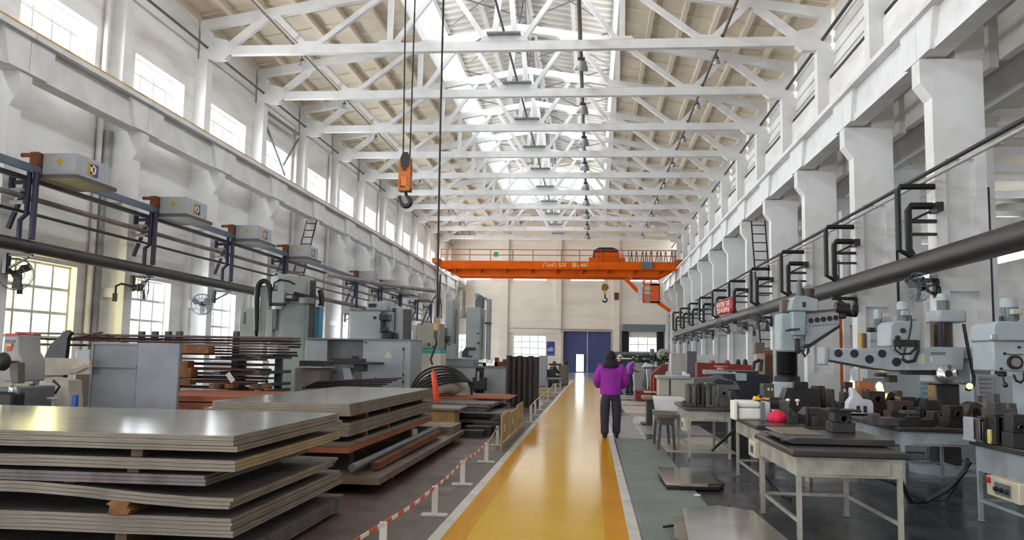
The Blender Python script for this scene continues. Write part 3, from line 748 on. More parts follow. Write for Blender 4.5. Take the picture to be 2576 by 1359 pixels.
# operator cabin and its stairs
cx0, cx1, cz0, cz1 = span(1619, 701, 1660, 762, CYR-.6)
ca = MB()
ca.box(cx0, cx1, CYR-.6, CYR+1.2, cz0, cz0+.12).box(cx0, cx1, CYR-.6, CYR+1.2, cz1-.6, cz1-.45)
xm = cx0+(cx1-cx0)*.5
ca.box(xm, cx1, CYR-.6, CYR-.55, cz0, cz1-.45).box(cx0, cx0+.1, CYR-.6, CYR-.55, cz0, cz1+.1).box(xm-.12, xm, CYR-.6, CYR-.55, cz0, cz1)
ca.box(cx1-.06, cx1, CYR-.6, CYR+1.2, cz0, cz1).box(cx0, cx0+.08, CYR+1.1, CYR+1.2, cz0, cz1).box(cx0, xm, CYR-.6, CYR-.55, cz0+1.0, cz0+1.08)
ca.box(cx0, cx1, CYR+1.14, CYR+1.2, cz0, cz0+.9)
co = ca.build('operator_cabin', mat('orange_cabin', (214, 88, 20), .45, var=.1), cr)
MB().box(cx0+.1, xm-.12, CYR-.58, CYR-.57, cz0+.12, cz1-.5).build('cabin_glass', glass('cabin_glass_material', (230, 236, 236), gloss=.15), co)
sm = ORANGE
def px2(x, y): return at(x, y, Y=CYR-.3)
MB().bar(px2(1574, 702), px2(1606, 735), .3, .22, up=(0, 1, 0)).build('stair_flight', sm, cr)
MB().bar(px2(1655, 762), px2(1686, 783), .3, .2, up=(0, 1, 0)).build('stair_flight', sm, cr)
b = MB()
for q in range(4):
    b.tube([px2(1583, 703+q*6-8), px2(1608, 730+q*6-8)], .02, 4); b.tube([px2(1660, 741+q*6), px2(1688, 759+q*6)], .02, 4)
b.tube([px2(1688, 757), px2(1688, 784)], .025, 4)
b.build('stair_rail', mat('pale_rail_grey', (196, 190, 180), .5), cr)
b = MB()
for q in range(4): b.box(px2(1606, 0).x, px2(1617, 0).x, CYR-.65, CYR-.6, px2(1610, 757-q*11).z, px2(1610, 748-q*11).z)
b.build('ladder_cage', mat('cage_silver', (190, 196, 204), .4), cr)
# lower hook of the far crane
hp = at(1522, 715, Y=CYR+1.5)
def crane_block(px, py0, py1, Y):
    pass
hk = thing('crane_hook_block', (hp.x, hp.y, at(1522, 762, Y=CYR+1.5).z), 'yellow and black striped hook block hanging from the orange bridge crane', 'crane hook')
z = lambda y: at(1522, y, Y=CYR+1.5).z
stripe = mat('hazard_stripe', (206, 160, 54), .5)
nt = stripe.node_tree
wv = nt.nodes.new('ShaderNodeTexWave'); wv.inputs['Scale'].default_value = 2.2; wv.bands_direction = 'DIAGONAL'
crp = nt.nodes.new('ShaderNodeValToRGB'); crp.color_ramp.interpolation = 'CONSTANT'; crp.color_ramp.elements[0].color = (.01, .01, .01, 1); crp.color_ramp.elements[1].position = .5; crp.color_ramp.elements[1].color = rgb((206, 160, 54))
tcs = [n for n in nt.nodes if n.type == 'TEX_COORD'][0]
nt.links.new(tcs.outputs['Object'], wv.inputs['Vector']); nt.links.new(wv.outputs['Fac'], crp.inputs['Fac']); nt.links.new(crp.outputs['Color'], nt.nodes['Principled BSDF'].inputs['Base Color'])
MB().lathe([(.0, -.16), (.32, -.16), (.34, 0), (.32, .16), (.0, .16)], (hp.x, hp.y, z(723)), (0, 1, 0), 20).build('sheave_block', stripe, hk)
MB().box(hp.x-.12, hp.x+.12, hp.y-.1, hp.y+.1, z(741), z(732)).build('yoke', YELL, hk)
MB().tube([V((hp.x, hp.y, z(741))), V((hp.x, hp.y, z(748)))]+[V((hp.x+.0, hp.y, z(755)))+V((.18*math.sin(a), 0, .18*math.cos(a))) for a in [i*.35 for i in range(0, 14)]], .07, 8).build('hook', MDARK, hk)
b = MB()
for dx in (-.18, .18): b.tube([(hp.x+dx, hp.y, z(720)), (hp.x+dx, hp.y, 10.09)], .02, 5)
b.build('hoist_rope', GREYP, hk)

# big orange hook block hanging near the camera
HY = 16.0
hx = at(1020, 440, Y=HY).x
zz = lambda y: at(1020, y, Y=HY).z
hg = thing('hanging_hook_block', (hx, HY, zz(527)), 'orange pulley block with black hook hanging on two steel ropes', 'crane hook')
w = .115
b = MB()
b.prism([(hx-w, zz(482)), (hx+w, zz(482)), (hx+w, zz(425)), (hx+w*.9, zz(400)), (hx+w*.45, zz(388)), (hx-w*.3, zz(388)), (hx-w*.85, zz(405)), (hx-w, zz(430))], HY-.11, HY-.06)
b.prism([(hx-w, zz(482)), (hx+w, zz(482)), (hx+w, zz(425)), (hx+w*.9, zz(400)), (hx+w*.45, zz(388)), (hx-w*.3, zz(388)), (hx-w*.85, zz(405)), (hx-w, zz(430))], HY+.06, HY+.11)
b.box(hx-w, hx-w+.03, HY-.06, HY+.06, zz(482), zz(440)).box(hx+w-.03, hx+w, HY-.06, HY+.06, zz(482), zz(440)).box(hx-w, hx+w, HY-.06, HY+.06, zz(482), zz(474))
b.build('side_plate', mat('hook_orange', (206, 116, 26), .4, c2=(150, 82, 22), scale=6), hg, bevel=.006)
MB().prism([(hx-w*.55, zz(424)), (hx+w*.7, zz(424)), (hx+w*.95, zz(404)), (hx+w*.55, zz(386)), (hx-w*.35, zz(386)), (hx-w*.75, zz(402))], HY-.125, HY-.112).build('sheave_guard', MDARK, hg, bevel=.006)
MB().prism([(hx-w*.7, zz(475)), (hx+w*.2, zz(475)), (hx+w*.2, zz(455)), (hx-w*.7, zz(455))], HY-.118, HY-.112).build('dark_window', RUST, hg)
MB().lathe([(.0, -.05), (.085, -.05), (.07, 0), (.085, .05), (.0, .05)], (hx+.01, HY, zz(402)), (0, 1, 0), 18).build('sheave', MDARK, hg)
MB().lathe([(.0, -.14), (.04, -.14), (.04, .14), (.0, .14)], (hx, HY, zz(428)), (0, 1, 0), 12).build('axle', RUST, hg)
MB().box(hx-.06, hx+.05, HY-.12, HY-.1, zz(470), zz(447)).build('nameplate', mat('orange_bright', (236, 120, 24), .4), hg)
hpts = [(1021, 480), (1021, 490), (1024, 496), (1031, 502), (1033, 510), (1029, 517), (1021, 520), (1012, 517), (1006, 508), (1005, 497), (1007, 490)]
MB().tube([at(x, y, Y=HY) for x, y in hpts], [.03, .035, .045, .055, .06, .058, .055, .045, .038, .026, .01], 12).build('hook', mat('hook_black', (38, 40, 42), .4), hg, sub=1)
for a, c in (((1014, 400), (1021, -60)), ((1031, 396), (1046, -60))):
    MB().tube([at(*a, Y=HY), at(*c, Y=HY)], .015, 6).build('hoist_rope', BLACK, hg)
tp = at(1032, -60, Y=HY)
MB().box(tp.x-.5, tp.x+.5, HY-.5, HY+.5, tp.z, tp.z+.4).build('hoist_trolley', ORDARK, hg)
# second rope with sling hook above the hose coil
RY = 17.6
rp = thing('hanging_rope_hook', tuple(at(1097, 905, Y=RY)), 'black rope with clamp and sling hook hanging over the coil of hose', 'crane hook')
MB().tube([at(1117, -60, Y=RY), at(1108, 300, Y=RY), at(1099, 800, Y=RY)], .022, 6).build('hoist_rope', BLACK, rp)
MB().tube([at(1108, 690, Y=RY), at(1103, 800, Y=RY)], .02, 6).build('hoist_rope', BLACK, rp)
b = MB(); q = at(1098, 818, Y=RY)
b.box(q.x-.05, q.x+.05, RY-.04, RY+.04, q.z-.12, q.z+.05).box(q.x-.06, q.x-.03, RY-.04, RY+.04, q.z+.05, q.z+.16).box(q.x+.03, q.x+.06, RY-.04, RY+.04, q.z+.05, q.z+.16)
b.build('rope_clamp', mat('brass_clamp', (176, 140, 90), .4), rp, bevel=.01)
q = at(1096, 845, Y=RY)
MB().box(q.x-.035, q.x+.035, RY-.03, RY+.03, q.z-.06, q.z+.1).tube([q+V((0, 0, -.06)), q+V((.02, 0, -.18)), q+V((-.03, 0, -.3)), q+V((-.05, 0, -.22))], .025, 8).build('shackle', MDARK, rp)
MB().tube([at(1097, 862, Y=RY), at(1090, 885, Y=RY), at(1083, 905, Y=RY), at(1088, 918, Y=RY)], .025, 8).build('sling', BLACK, rp)
tp = at(1117, -60, Y=RY)
MB().box(tp.x-.3, tp.x+.3, RY-.3, RY+.3, tp.z, tp.z+.4).build('hoist_trolley', ORDARK, rp)
MB().tube([at(1060, 818, Y=RY+1), at(1075, 780, Y=RY+1), at(1095, 745, Y=RY+1), at(1106, 742, Y=RY+1), at(1110, 770, Y=RY+1), at(1110, 800, Y=RY+.5)], .014, 6).build('control_cable', BLACK, rp)

# things on the far wall
tag(MB().box(-8.9, 1.9, YF-.42, YF-.36, 4.55, 4.6).build('wall_pipe', GREYP), 'thin horizontal pipe across the far wall above the windows', 'pipe')
po = thing('poster', (-4.35, YF-.03, 1.75), 'blue poster with a pale panel on the far wall beside the window', 'poster')
MB().box(-4.78, -3.95, YF-.03, YF-.005, 1.75, 3.25).build('board', mat('poster_blue', (46, 72, 150), .5), po)
MB().box(-4.78, -3.95, YF-.034, YF-.03, 1.75, 2.0).build('caption_band', mat('poster_violet', (92, 92, 176), .5), po)
b = MB().prism([(-4.72, 2.2), (-4.1, 2.2), (-4.1, 2.62), (-4.4, 2.68), (-4.5, 2.55), (-4.72, 2.5)], YF-.036, YF-.03); b.build('pale_panel', mat('poster_pale', (160, 176, 216), .5), po)
cu0 = thing('window_curtain', (5.4, YF-.3, 1.6), 'grey valance box with dark curtains around the far wall window', 'curtain')
MB().prism([(YF-.4, 4.45), (YF-.02, 4.45), (YF-.02, 5.2), (YF-.25, 5.2)], 3.2, 7.65, 'X').build('valance', mat('valance_grey', (110, 122, 130), .5), cu0)
for a, c in ((3.1, 3.85), (6.75, 7.5)):
    b = MB(); n = 14
    f = [(a+(c-a)*i/n, YF-.16+.05*math.sin(i*1.8)) for i in range(n+1)]
    b.prism(f+[(x, y+.06) for x, y in f[::-1]], 1.7, 4.5, 'Z'); b.build('curtain', mat('curtain_dark', (44, 44, 52), .8), cu0)
tag(MB().box(2.3, 2.75, YF-.45, YF-.34, 7.75, 8.5).build('alarm_box', mat('red_brown_box', (104, 44, 34), .5), bevel=.02), 'small red brown box on the far wall pilaster', 'box')
tag(MB().box(3.0, 3.3, YF-.12, YF-.01, 2.2, 2.9).build('wall_box', mat('beige_box', (196, 170, 130), .5), bevel=.02), 'small beige box on the far wall beside the dark curtain', 'box')
b = MB().prism([(-14.9, 8.8), (-13.9, 8.8), (-13.55, 9.1), (-13.55, 10.3), (-14.9, 10.3)], YF-1.2, YF-.1)
tag(b.build('wall_duct', WALLP), 'pale boxed duct in the far corner below the crane rail', 'duct')
# ================================================================== STEEL PLATE STACKS
def plate(x0, x1, y0, y1, z0, z1, label, top=STEEL, edge=STEELE, group=None, bend=None, name='steel_plate', rz=0):
    b = MB()
    nx = 24 if bend else 1
    if bend:
        T = []
        for i in range(nx+1):
            x = x0+(x1-x0)*i/nx; d = bend(x)
            T.append([b.bm.verts.new((x, y, z+d)) for y, z in ((y0, z0), (y1, z0), (y1, z1), (y0, z1))])
        for A, B in zip(T, T[1:]):
            for j in range(4): b.bm.faces.new((A[j], A[(j+1) % 4], B[(j+1) % 4], B[j]))
        b.bm.faces.new(T[0][::-1]); b.bm.faces.new(T[-1])
    else: b.box(x0, x1, y0, y1, z0, z1)
    o = b.build(name, top, smooth=False)
    o.data.materials.append(edge); o.data.materials.append(STEELE)
    for p in o.data.polygons:
        if abs(p.normal.z) < .5: p.material_index = 1
        if edge is STEELSUN and p.normal.y < -.5: p.material_index = 2  # front edges stay grey; only the sides carry the painted sunlight
    if rz: o.rotation_euler = (0, 0, rz)
    return tag(o, label, 'steel plate', group)

YA = at(588, 1097.6, Z=1.0).y
XA = at(588, 1097.6, Z=1.0).x
YB = at(838, 1040, Z=1.0).y
zf = lambda py, px=588, Y=None: at(px, py, Y=Y or YA).z
rows = [(1097.6, 1110, 0, 0, 0), (1111, 1122.7, .0, .05, 0), (1124, 1130.5, .03, .07, 0), (1131.3, 1138, .03, .07, 0),
        (1159.5, 1169, .02, .03, 1), (1170, 1178.5, .02, .03, 1), (1179.5, 1188, .02, .03, 1),
        (1200, 1208, -.2, -.3, 2), (1209, 1217.5, -.19, -.3, 2), (1218.5, 1226, -.19, -.3, 2),
        (1254, 1263, .02, .0, 3), (1264, 1273, .0, .0, 3), (1274, 1282.5, -.01, -.05, 3),
        (1305.5, 1315, .01, .12, 4), (1316, 1325, .02, .14, 4), (1326, 1336, .01, .12, 4), (1337, 1346, .03, .15, 4), (1347, 1354, .03, .14, 4)]
LAYER = ['top layer', 'second layer', 'short third layer', 'bent fourth layer', 'fifth layer', 'bottom layer']
cnt = {}
PLZ = {}
total = {0: 4, 1: 3, 2: 3, 3: 3, 4: 5, 5: 4}
bendf = lambda x: .085*max(0.0, min(1.0, (XA-.55-x)/1.1))**1.0*(1-.35*max(0, min(1, (XA-.55-x)/1.1)))*1.4 if x < XA-.55 else -.0
def bendf(x):
    t = max(0.0, min(1.0, (XA-.15-x)/1.5)); return .07*t*t*(3-2*t)
for (ya, yb, dx, dyb, g) in rows:
    n = cnt[g] = cnt.get(g, 0)+1
    z1, z0 = zf(ya), zf(yb)
    PLZ.setdefault(g, []).append((z0, z1))
    m, e = (STEEL, STEELE) if g in (0,) else ((STEELD, STEELSUN) if g == 1 else (STEELD, STEELE))
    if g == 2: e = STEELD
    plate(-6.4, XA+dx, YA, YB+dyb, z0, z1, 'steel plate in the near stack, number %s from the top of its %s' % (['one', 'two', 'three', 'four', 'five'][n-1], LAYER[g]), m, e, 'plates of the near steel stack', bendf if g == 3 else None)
for i, (z0, z1) in enumerate([(.15, .18), (.118, .147), (.085, .115), (.05, .082)]):
    plate(-6.4, XA+.04, YA+.05, YB+.18-.02*i, z0, z1, 'steel plate in the near stack, number %s from the top of its bottom layer' % ['one', 'two', 'three', 'four'][i], STEELD, STEELD, 'plates of the near steel stack')
# timber spacers between the layers
xs = at(336, 1145, Y=YA).x
gaps = [(PLZ[1][0][1], PLZ[0][-1][0], xs, 'under the top layer'), (PLZ[2][0][1], PLZ[1][-1][0], xs-.02, 'under the second layer'), (PLZ[3][0][1]+.06, PLZ[2][-1][0], xs-.5, 'under the short third layer'),
        (PLZ[4][0][1], PLZ[3][-1][0]+.03, xs-.08, 'under the bent fourth layer'), (.18, PLZ[4][-1][0], xs-.08, 'under the fifth layer')]
for i, (z0, z1, x, l) in enumerate(gaps):
    if z1-z0 < .012: z1 = z0+.012
    b = MB()
    if i == 3:
        prof = [(x-.07, z0), (x+.08, z0), (x+.1, z0+.04), (x+.07, z1-.04), (x+.09, z1), (x-.06, z1), (x-.09, z1-.02), (x-.06, z0+.06)]
        b.prism(prof, YA-.03, YB)
    else: b.box(x-.045, x+.045, YA+.04, YB, z0, z1)
    tag(b.build('timber_spacer', TIMB if i == 3 else mat('dark_timber', (98, 74, 52), .8, c2=(66, 50, 38), scale=6), bevel=.006), 'wooden spacer log in the near steel stack, %s' % l, 'timber')
for x, l in ((xs-.3, 'farther from the aisle'), (XA-.5, 'closer to the aisle')): tag(MB().box(x, x+.1, YA+.1, YB, .006, .05).build('timber_bearer', TIMB), 'wooden bearer on the floor under the near steel stack, %s' % l, 'timber')

# second stack
Z2 = 1.01
c = at(879, 1017, Z=Z2); X2, Y2 = c.x, c.y
Y2b = at(1068, 977, Z=Z2).y; X2l = at(523, 1010, Z=Z2).x
z2 = lambda py: at(879, py, Y=Y2).z
r2 = [(1017, 1022.5, 0, 0), (1023, 1028.5, .0, 0), (1029, 1034.5, .01, 0), (1035, 1041, .01, 0), (1041.5, 1048, .02, 0),
      (1065, 1075, .0, 1), (1075.6, 1083, .01, 1), (1083.6, 1091, .0, 1), (1091.6, 1100, .0, 1)]
names2 = {0: 'upper bundle', 1: 'lower bundle'}
cnt = {}
for ya, yb, dx, g in r2:
    n = cnt[g] = cnt.get(g, 0)+1
    plate(X2l-(.1 if n > 3 else 0), X2+dx, Y2, Y2b+dx, z2(yb), z2(ya), 'steel plate in the stack behind, number %s from the top of its %s' % (['one', 'two', 'three', 'four', 'five'][n-1], names2[g]), STEEL if g == 0 else STEELD, STEELE, 'plates of the second steel stack')
plate(X2l, X2-.02, Y2+.1, Y2b+.1, z2(1127), z2(1115), 'thick grey plate above the rusty plate in the second steel stack', STEELD, STEELE)
plate(X2l, X2-.0, Y2+.02, Y2b+.15, z2(1142), z2(1128), 'thick rusty orange plate low in the second steel stack', RUSTPL, RUSTPL)
for i, (za, zb_) in enumerate([(z2(1065), z2(1048)), (z2(1115), z2(1100))]):
    for j, yy in enumerate((Y2+1.0, Y2+2.2, Y2+4.6)):
        tag(MB().box(X2l+.1, X2-.06, yy, yy+.1, za, zb_).build('timber_spacer', TIMB), 'wooden spacer in the second steel stack, %s gap, %s from the front' % (['upper', 'lower'][i], ORD[j].replace('nearest', 'first')), 'timber')
zl = z2(1142); ZL0 = .2
for yy, l in ((Y2+.5, 'front'), (Y2b-1.2, 'rear')): tag(MB().box(X2l+.3, X2-.12, yy, yy+.2, ZL0, zl).build('timber_bearer', mat('dark_timber2', (66, 54, 44), .8)), 'dark %s bearer under the rusty plate of the second stack' % l, 'timber')
p, q = at(868, 1166, Y=Y2-.1), V((X2+.28, Y2b-.2, .3))
tag(MB().tube([V((X2+.1, Y2-.15, .3)), V((X2+.14, Y2b-.2, .34))], .045, 12).build('round_bar', MSLATE), 'dark round bar lying beside the second steel stack', 'bar')
tag(MB().bar(V((X2+.24, Y2+.35, .26)), V((X2+.26, Y2b-.6, .3)), .09, .08).build('square_bar', RUST), 'rusty square bar lying beside the second steel stack', 'bar')
# large flat plate on blocks
ZL = .2
c = at(954, 1204, Z=ZL); XL, YL = c.x, c.y
YLb = at(1152, 1082, Z=ZL).y
plate(-5.3, XL, YL, YLb, ZL-.075, ZL, 'large thick brown steel plate lying low on blocks beside the aisle', mat('brown_plate', (120, 102, 94), .45, .3, c2=(92, 76, 70), scale=2), mat('brown_plate_edge', (112, 92, 78), .6, c2=(84, 68, 58)))
for i, yy in enumerate((YL+1.2, (YL+YLb)/2, YLb-1.0)):
    tag(MB().box(XL-1.4, XL-.14, yy, yy+.16, .0, ZL-.075).build('support_block', MDARK), 'dark support block under the low brown plate, %s from the front' % ['first', 'second', 'third'][i], 'block')
b = MB(); b.bar(at(928, 1168, Z=.215), at(1030, 1122, Z=.215), .2, .02)
tag(b.build('steel_strip', STEELD), 'thin pointed steel strip lying on the low brown plate', 'steel strip')
for i in range(3):
    c0 = at(1050, 1091, Z=ZL)
    tag(MB().box(c0.x, c0.x+.62, c0.y, c0.y+1.1, ZL+.001+i*.045, ZL+.04+i*.045).build('steel_offcut', STEELE), 'short pale steel offcut at the far end of the low brown plate, %s' % ['lowest', 'middle', 'topmost'][i], 'steel plate', 'offcuts on the low plate')
bx = span(1066, 1032, 1144, 1072, 17.0)
t = thing('plywood_crate', ((bx[0]+bx[1])/2, 17.3, .25), 'tan box with a steel lid behind the low brown plate', 'box')
MB().box(bx[0], bx[1], 17.0, 17.6, bx[2], bx[3]).build('side', mat('tan_ply', (176, 140, 92), .7, c2=(132, 100, 64), scale=3), t)
MB().box(bx[0]-.1, bx[1]+.1, 16.95, 18.2, bx[3], bx[3]+.04).build('lid', STEELE, t)
tag(MB().box(bx[0]-.3, bx[1]-.1, 17.1, 18.0, 0, bx[2]).build('support_block', MDARK), 'dark block under the tan box', 'block')

# piles of rusty sheets farther back
def pile(label, x0, x1, y0, y1, zs, mats_, grp, rzs=None):
    for i, (z0, z1) in enumerate(zs):
        plate(x0+.05*(i % 2), x1+.08*(i % 3), y0+.1*(i % 2), y1, z0, z1, label % ['bottom', 'second from the bottom', 'third from the bottom', 'fourth from the bottom', 'fifth from the bottom', 'topmost'][min(i, 5) if i < len(zs)-1 else 5], mats_[i % len(mats_)] if i < len(zs)-1 else mats_[-1], mats_[i % len(mats_)] if i < len(zs)-1 else mats_[-1], grp)
pile('plate of the rusty pile before the bar rack, %s', -7.8, -5.6, 13.6, 16.0, [(0, .12), (.14, .28), (.3, .45), (.47, .6), (.62, .74), (.76, .85)], [STEELD, CAST, STEELD, STEELD, RUSTPL], 'rusty plates before the rack')
pile('dark plate of the pile beside the hose coil, %s', -5.0, -2.3, 18.6, 22.8, [(0, .1), (.14, .22), (.26, .36), (.4, .46), (.48, .53), (.535, .56)], [CAST, STEELD, CAST, STEELD, STEELD], 'rusty plates beside the hose coil')
o = plate(-5.0, -2.15, 20.3, 22.9, .562, .6, 'wide rust orange sheet lying on the dark pile beside the hose coil', RUSTPL, RUSTPL)
o = plate(-2.75, -1.9, 20.0, 21.9, .602, .625, 'small rust orange sheet sticking out towards the aisle from the pile', RUSTPL, RUSTPL)
o = plate(-3.6, -1.75, 18.2, 19.9, .37, .395, 'dark sheet sticking out lowest towards the aisle', STEELD, STEELD)
for i in range(3):
    tag(MB().box(-2.62+.1*i, -2.1+.1*i, 16.7+.45*i, 17.05+.45*i, .0, .14+.05*i).build('steel_joist', CAST), 'dark short joist on the floor before the rust orange pile, %s' % ['nearest', 'middle', 'farthest'][i], 'beam')
# orange marker post
pp, pt = at(1100, 1019, Y=19.2), at(1090, 936, Y=19.2)
t = thing('marker_post', tuple(pp), 'tall tapered orange post standing on the steel sheets', 'post')
ax = (pt-pp)
MB().lathe([(.0, 0), (.07, 0), (.074, .03), (.056, ax.length-.05), (.045, ax.length), (.0, ax.length+.01)], pp, ax, 16).build('post_sleeve', mat('signal_orange', (240, 74, 24), .35, var=.05), t)
MB().lathe([(.0, 0), (.03, 0), (.02, .05), (.0, .06)], pt, ax, 10).build('tip', mat('signal_orange_dark', (190, 50, 16), .4), t)
# white wrapped bundle with black hose coil
HC = at(1115, 975, Y=21.2)
t = thing('wrapped_bundle', (HC.x, HC.y, .6), 'white cloth wrapped bundle lying on the rust orange sheets', 'bundle')
b = MB(); b.ell((HC.x, HC.y, .89), (.6, .42, .29), u=24, v=14)
for v in b.bm.verts: v.co.z += .03*math.sin(v.co.x*11+v.co.y*7); v.co.x += .03*math.sin(v.co.z*17)
b.build('cloth', mat('grey_white_cloth', (222, 218, 210), .8, c2=(180, 174, 168), scale=3), t)
b = MB()
for i in range(4): b.tube([V((HC.x+(.5-.02*i)*math.cos(a), HC.y-.40-.0*i, .76+.05*i+.2*math.sin(a))) for a in [math.pi*(.06+.88*j/14) for j in range(15)]], .02, 6)
b.build('fold', mat('cloth_fold', (150, 140, 134), .8), t)
for i in range(7):
    rx, rz, yy = .76-.022*(i % 3), .68-.065*i, HC.y-.3-.055*i
    tag(MB().tube([V((HC.x+.03*i+rx*math.cos(a), yy+.04*math.sin(3*a), .64+rz*math.sin(a)+.03*i*math.cos(a))) for a in [math.pi*(-.0+1.0*j/28) for j in range(29)]], .027, 8).build('black_hose', BLACK),
        'thick black hose loop arched over the white wrapped bundle', 'hose', 'hose loops over the wrapped bundle')

# ================================================================== BAR RACK
YR = 16.9
rk = thing('bar_rack', (at(450, 900, Y=YR).x, YR, 0), 'dark steel cantilever rack loaded with bars before the tall machine', 'rack')
ups = (169, 358, 392, 425, 453, 596)
for px in ups:
    x = at(px, 860, Y=YR).x
    MB().box(x-.05, x+.05, YR-.1, YR+.02, 0, at(px, 834, Y=YR).z).build('upright', mat('rack_steel', (58, 60, 64), .5), rk)
for px in (392, 596, 690):
    x = at(px, 860, Y=YR).x
    for py in (896, 933, 964, 980):
        z = at(px, py, Y=YR).z
        MB().box(x-.06, x+.06, YR-.85, YR+.9, z-.06, z).build('arm', mat('rack_steel', (58, 60, 64), .5), rk)
    MB().box(x-.12, x+.02, YR+.4, YR+.5, 0, at(px, 892, Y=YR).z).build('rear_post', mat('rack_steel', (58, 60, 64), .5), rk)
BARM = [mat('bar_brown', (82, 66, 62), .5, .3, c2=(58, 46, 44), scale=4), mat('bar_dark', (58, 50, 50), .45, .4), mat('bar_rusty', (92, 62, 50), .6, var=.2), mat('bar_light', (96, 86, 82), .45, .3)]
rnd = random.Random(5)
def bars(y0, y1, xa, xb, nl, nr, lv, jit=25):
    for i in range(nl*nr):
        l = i % nl
        z = at(500, y0+(y1-y0)*l/max(1, nl-1), Y=YR).z; d = (-.46, -.24, .14, .34)[i//nl]+rnd.uniform(-.03, .03)
        p, q = at(xa+rnd.uniform(-jit, jit), 0, Y=YR).x, at(xb+rnd.uniform(-jit, jit)*1.4, 0, Y=YR).x
        r = rnd.choice((.02, .022, .025)); b = MB()
        if i % 3: b.tube([(p, YR+d, z), (q, YR+d+rnd.uniform(-.03, .03), z)], r, 8)
        else: b.bar((p, YR+d, z), (q, YR+d, z), r*2.6, r*1.3)
        tag(b.build('steel_bar', BARM[i % 4]), 'long steel bar on the %s level of the bar rack' % lv, 'bar', 'bars on the %s level of the rack' % lv)
bars(848, 890, 330, 768, 7, 4, 'top')
bars(903, 927, 455, 715, 3, 4, 'second')
bars(939, 958, 460, 700, 3, 4, 'third')
bars(846, 874, 150, 300, 3, 3, 'window end of the top', 20)
bars(974, 974, 465, 690, 1, 4, 'lowest')
for i, (a, c) in enumerate((((735, 884), (792, 902)), ((150, 880), (178, 842)), ((178, 842), (222, 834)))):
    pass
b = MB()
for i in range(5):
    p, q, r = at(158+i*5, 905, Y=YR-.6), at(176+i*6, 852, Y=YR-.6), at(226+i*9, 836+i*2, Y=YR-.55)
    tag(MB().bar(q+V((0, .08*i, 0)), r+V((.25, .08*i, -.03*i)), .12, .03).build('bent_sheet', mat('red_brown_steel', (98, 52, 40), .5, var=.2)), 'red brown steel strip lying aslant at the window end of the rack', 'steel strip', 'aslant strips on the rack')
tag(MB().prism([(at(135, 0, Y=YR-.7).x, 0), (at(150, 905, Y=YR-.7).x+.25, 0), (at(168, 860, Y=YR-.7).x+.2, at(168, 850, Y=YR-.7).z), (at(200, 845, Y=YR-.7).x, at(200, 838, Y=YR-.7).z), (at(190, 845, Y=YR-.7).x, at(200, 832, Y=YR-.7).z), (at(150, 860, Y=YR-.7).x, at(150, 868, Y=YR-.7).z)], YR-1.0, YR-.88).build('bent_bracket', MDARK),
    'dark bent bracket leaning on the window end of the bar rack', 'bracket')
for i, (px, py, w, h) in enumerate([(470, 880, 110, 18), (462, 918, 20, 20), (466, 938, 30, 24), (465, 962, 24, 14), (540, 972, 30, 12), (575, 972, 22, 12), (650, 974, 46, 11)]):
    s = span(px-w/2, py-h/2, px+w/2, py+h/2, YR-.8)
    tag(MB().box(s[0], s[1], YR-.8, YR-.52, s[2], s[3]).build('timber_block', TIMB, bevel=.01), 'tan wooden block in the bar rack, number %s from the top' % ['one', 'two', 'three', 'four', 'five', 'six', 'seven'][i], 'timber')
s = span(583, 940, 608, 958, YR-.6)
lab(MB().obox(((s[0]+s[1])/2, YR-.9, (s[2]+s[3])/2), (.2, .01, .1), (0, .9, 0)).build('tag_card', MWHITE, rk), 'small white card hanging at the front of the bar rack')

# grey two panel cabinet
YC = 12.7
a = span(228, 862, 343, 1040, YC); c = span(343, 863, 447, 1040, YC-.12)
t = thing('steel_cabinet', ((a[0]+c[1])/2, YC+.3, 0), 'plain grey two-panel steel cabinet behind the near plate stack', 'cabinet')
MB().box(a[0], a[1], YC, YC+.1, 0, a[3]).build('body', CAB, t, bevel=.008)
MB().box(a[0]+.02, a[1], YC-.03, YC, a[3]-.03, a[3]).box(a[0], a[0]+.03, YC-.03, YC, 0, a[3]).box(a[0]+.02, a[1], YC-.03, YC, at(290, 925, Y=YC).z, at(290, 920, Y=YC).z).build('frame_lip', CAB, t)
MB().box(c[0], c[1], YC-.12, YC-.04, 0, c[3]).build('front_panel', CAB, t, bevel=.008)

# bandsaw-like machine at the window end
YM = 11.6
def PX(x, y, Y=YM): v = at(x, y, Y=Y); return (v.x, v.z)
t = thing('sawing_machine', (at(30, 900, Y=YM).x, YM, 0), 'pale grey sawing machine with red and yellow label at the window end', 'machine')
MB().prism([PX(8, 960), PX(58, 960), PX(60, 905), PX(48, 885), PX(47, 842), PX(10, 842), PX(6, 885), PX(2, 905)], YM, YM+.5).build('column', mat('saw_grey', (150, 148, 146), .45, var=.1), t, bevel=.02)
MB().prism([PX(14, 846), PX(46, 846), PX(46, 839), PX(14, 839)], YM-.01, YM+.51).build('red_band', RED, t)
MB().prism([PX(17, 884), PX(29, 882), PX(33, 864), PX(18, 866)], YM-.012, YM).build('label', mat('label_red', (206, 60, 36), .5), t)
MB().prism([PX(18, 872), PX(30, 870), PX(30, 866), PX(18, 867)], YM-.016, YM-.012).build('label_stripe', mat('label_yellow', (230, 200, 60), .5), t)
MB().box(at(15, 856, Y=YM).x, at(38, 856, Y=YM).x, YM-.01, YM, at(20, 862, Y=YM).z, at(20, 855, Y=YM).z).build('name_plate', MSLATE, t)
MB().ell((at(8, 910, Y=YM-.4).x, YM-.4, at(8, 910, Y=YM-.4).z), (.1, .1, .13)).build('motor', MDARK, t)
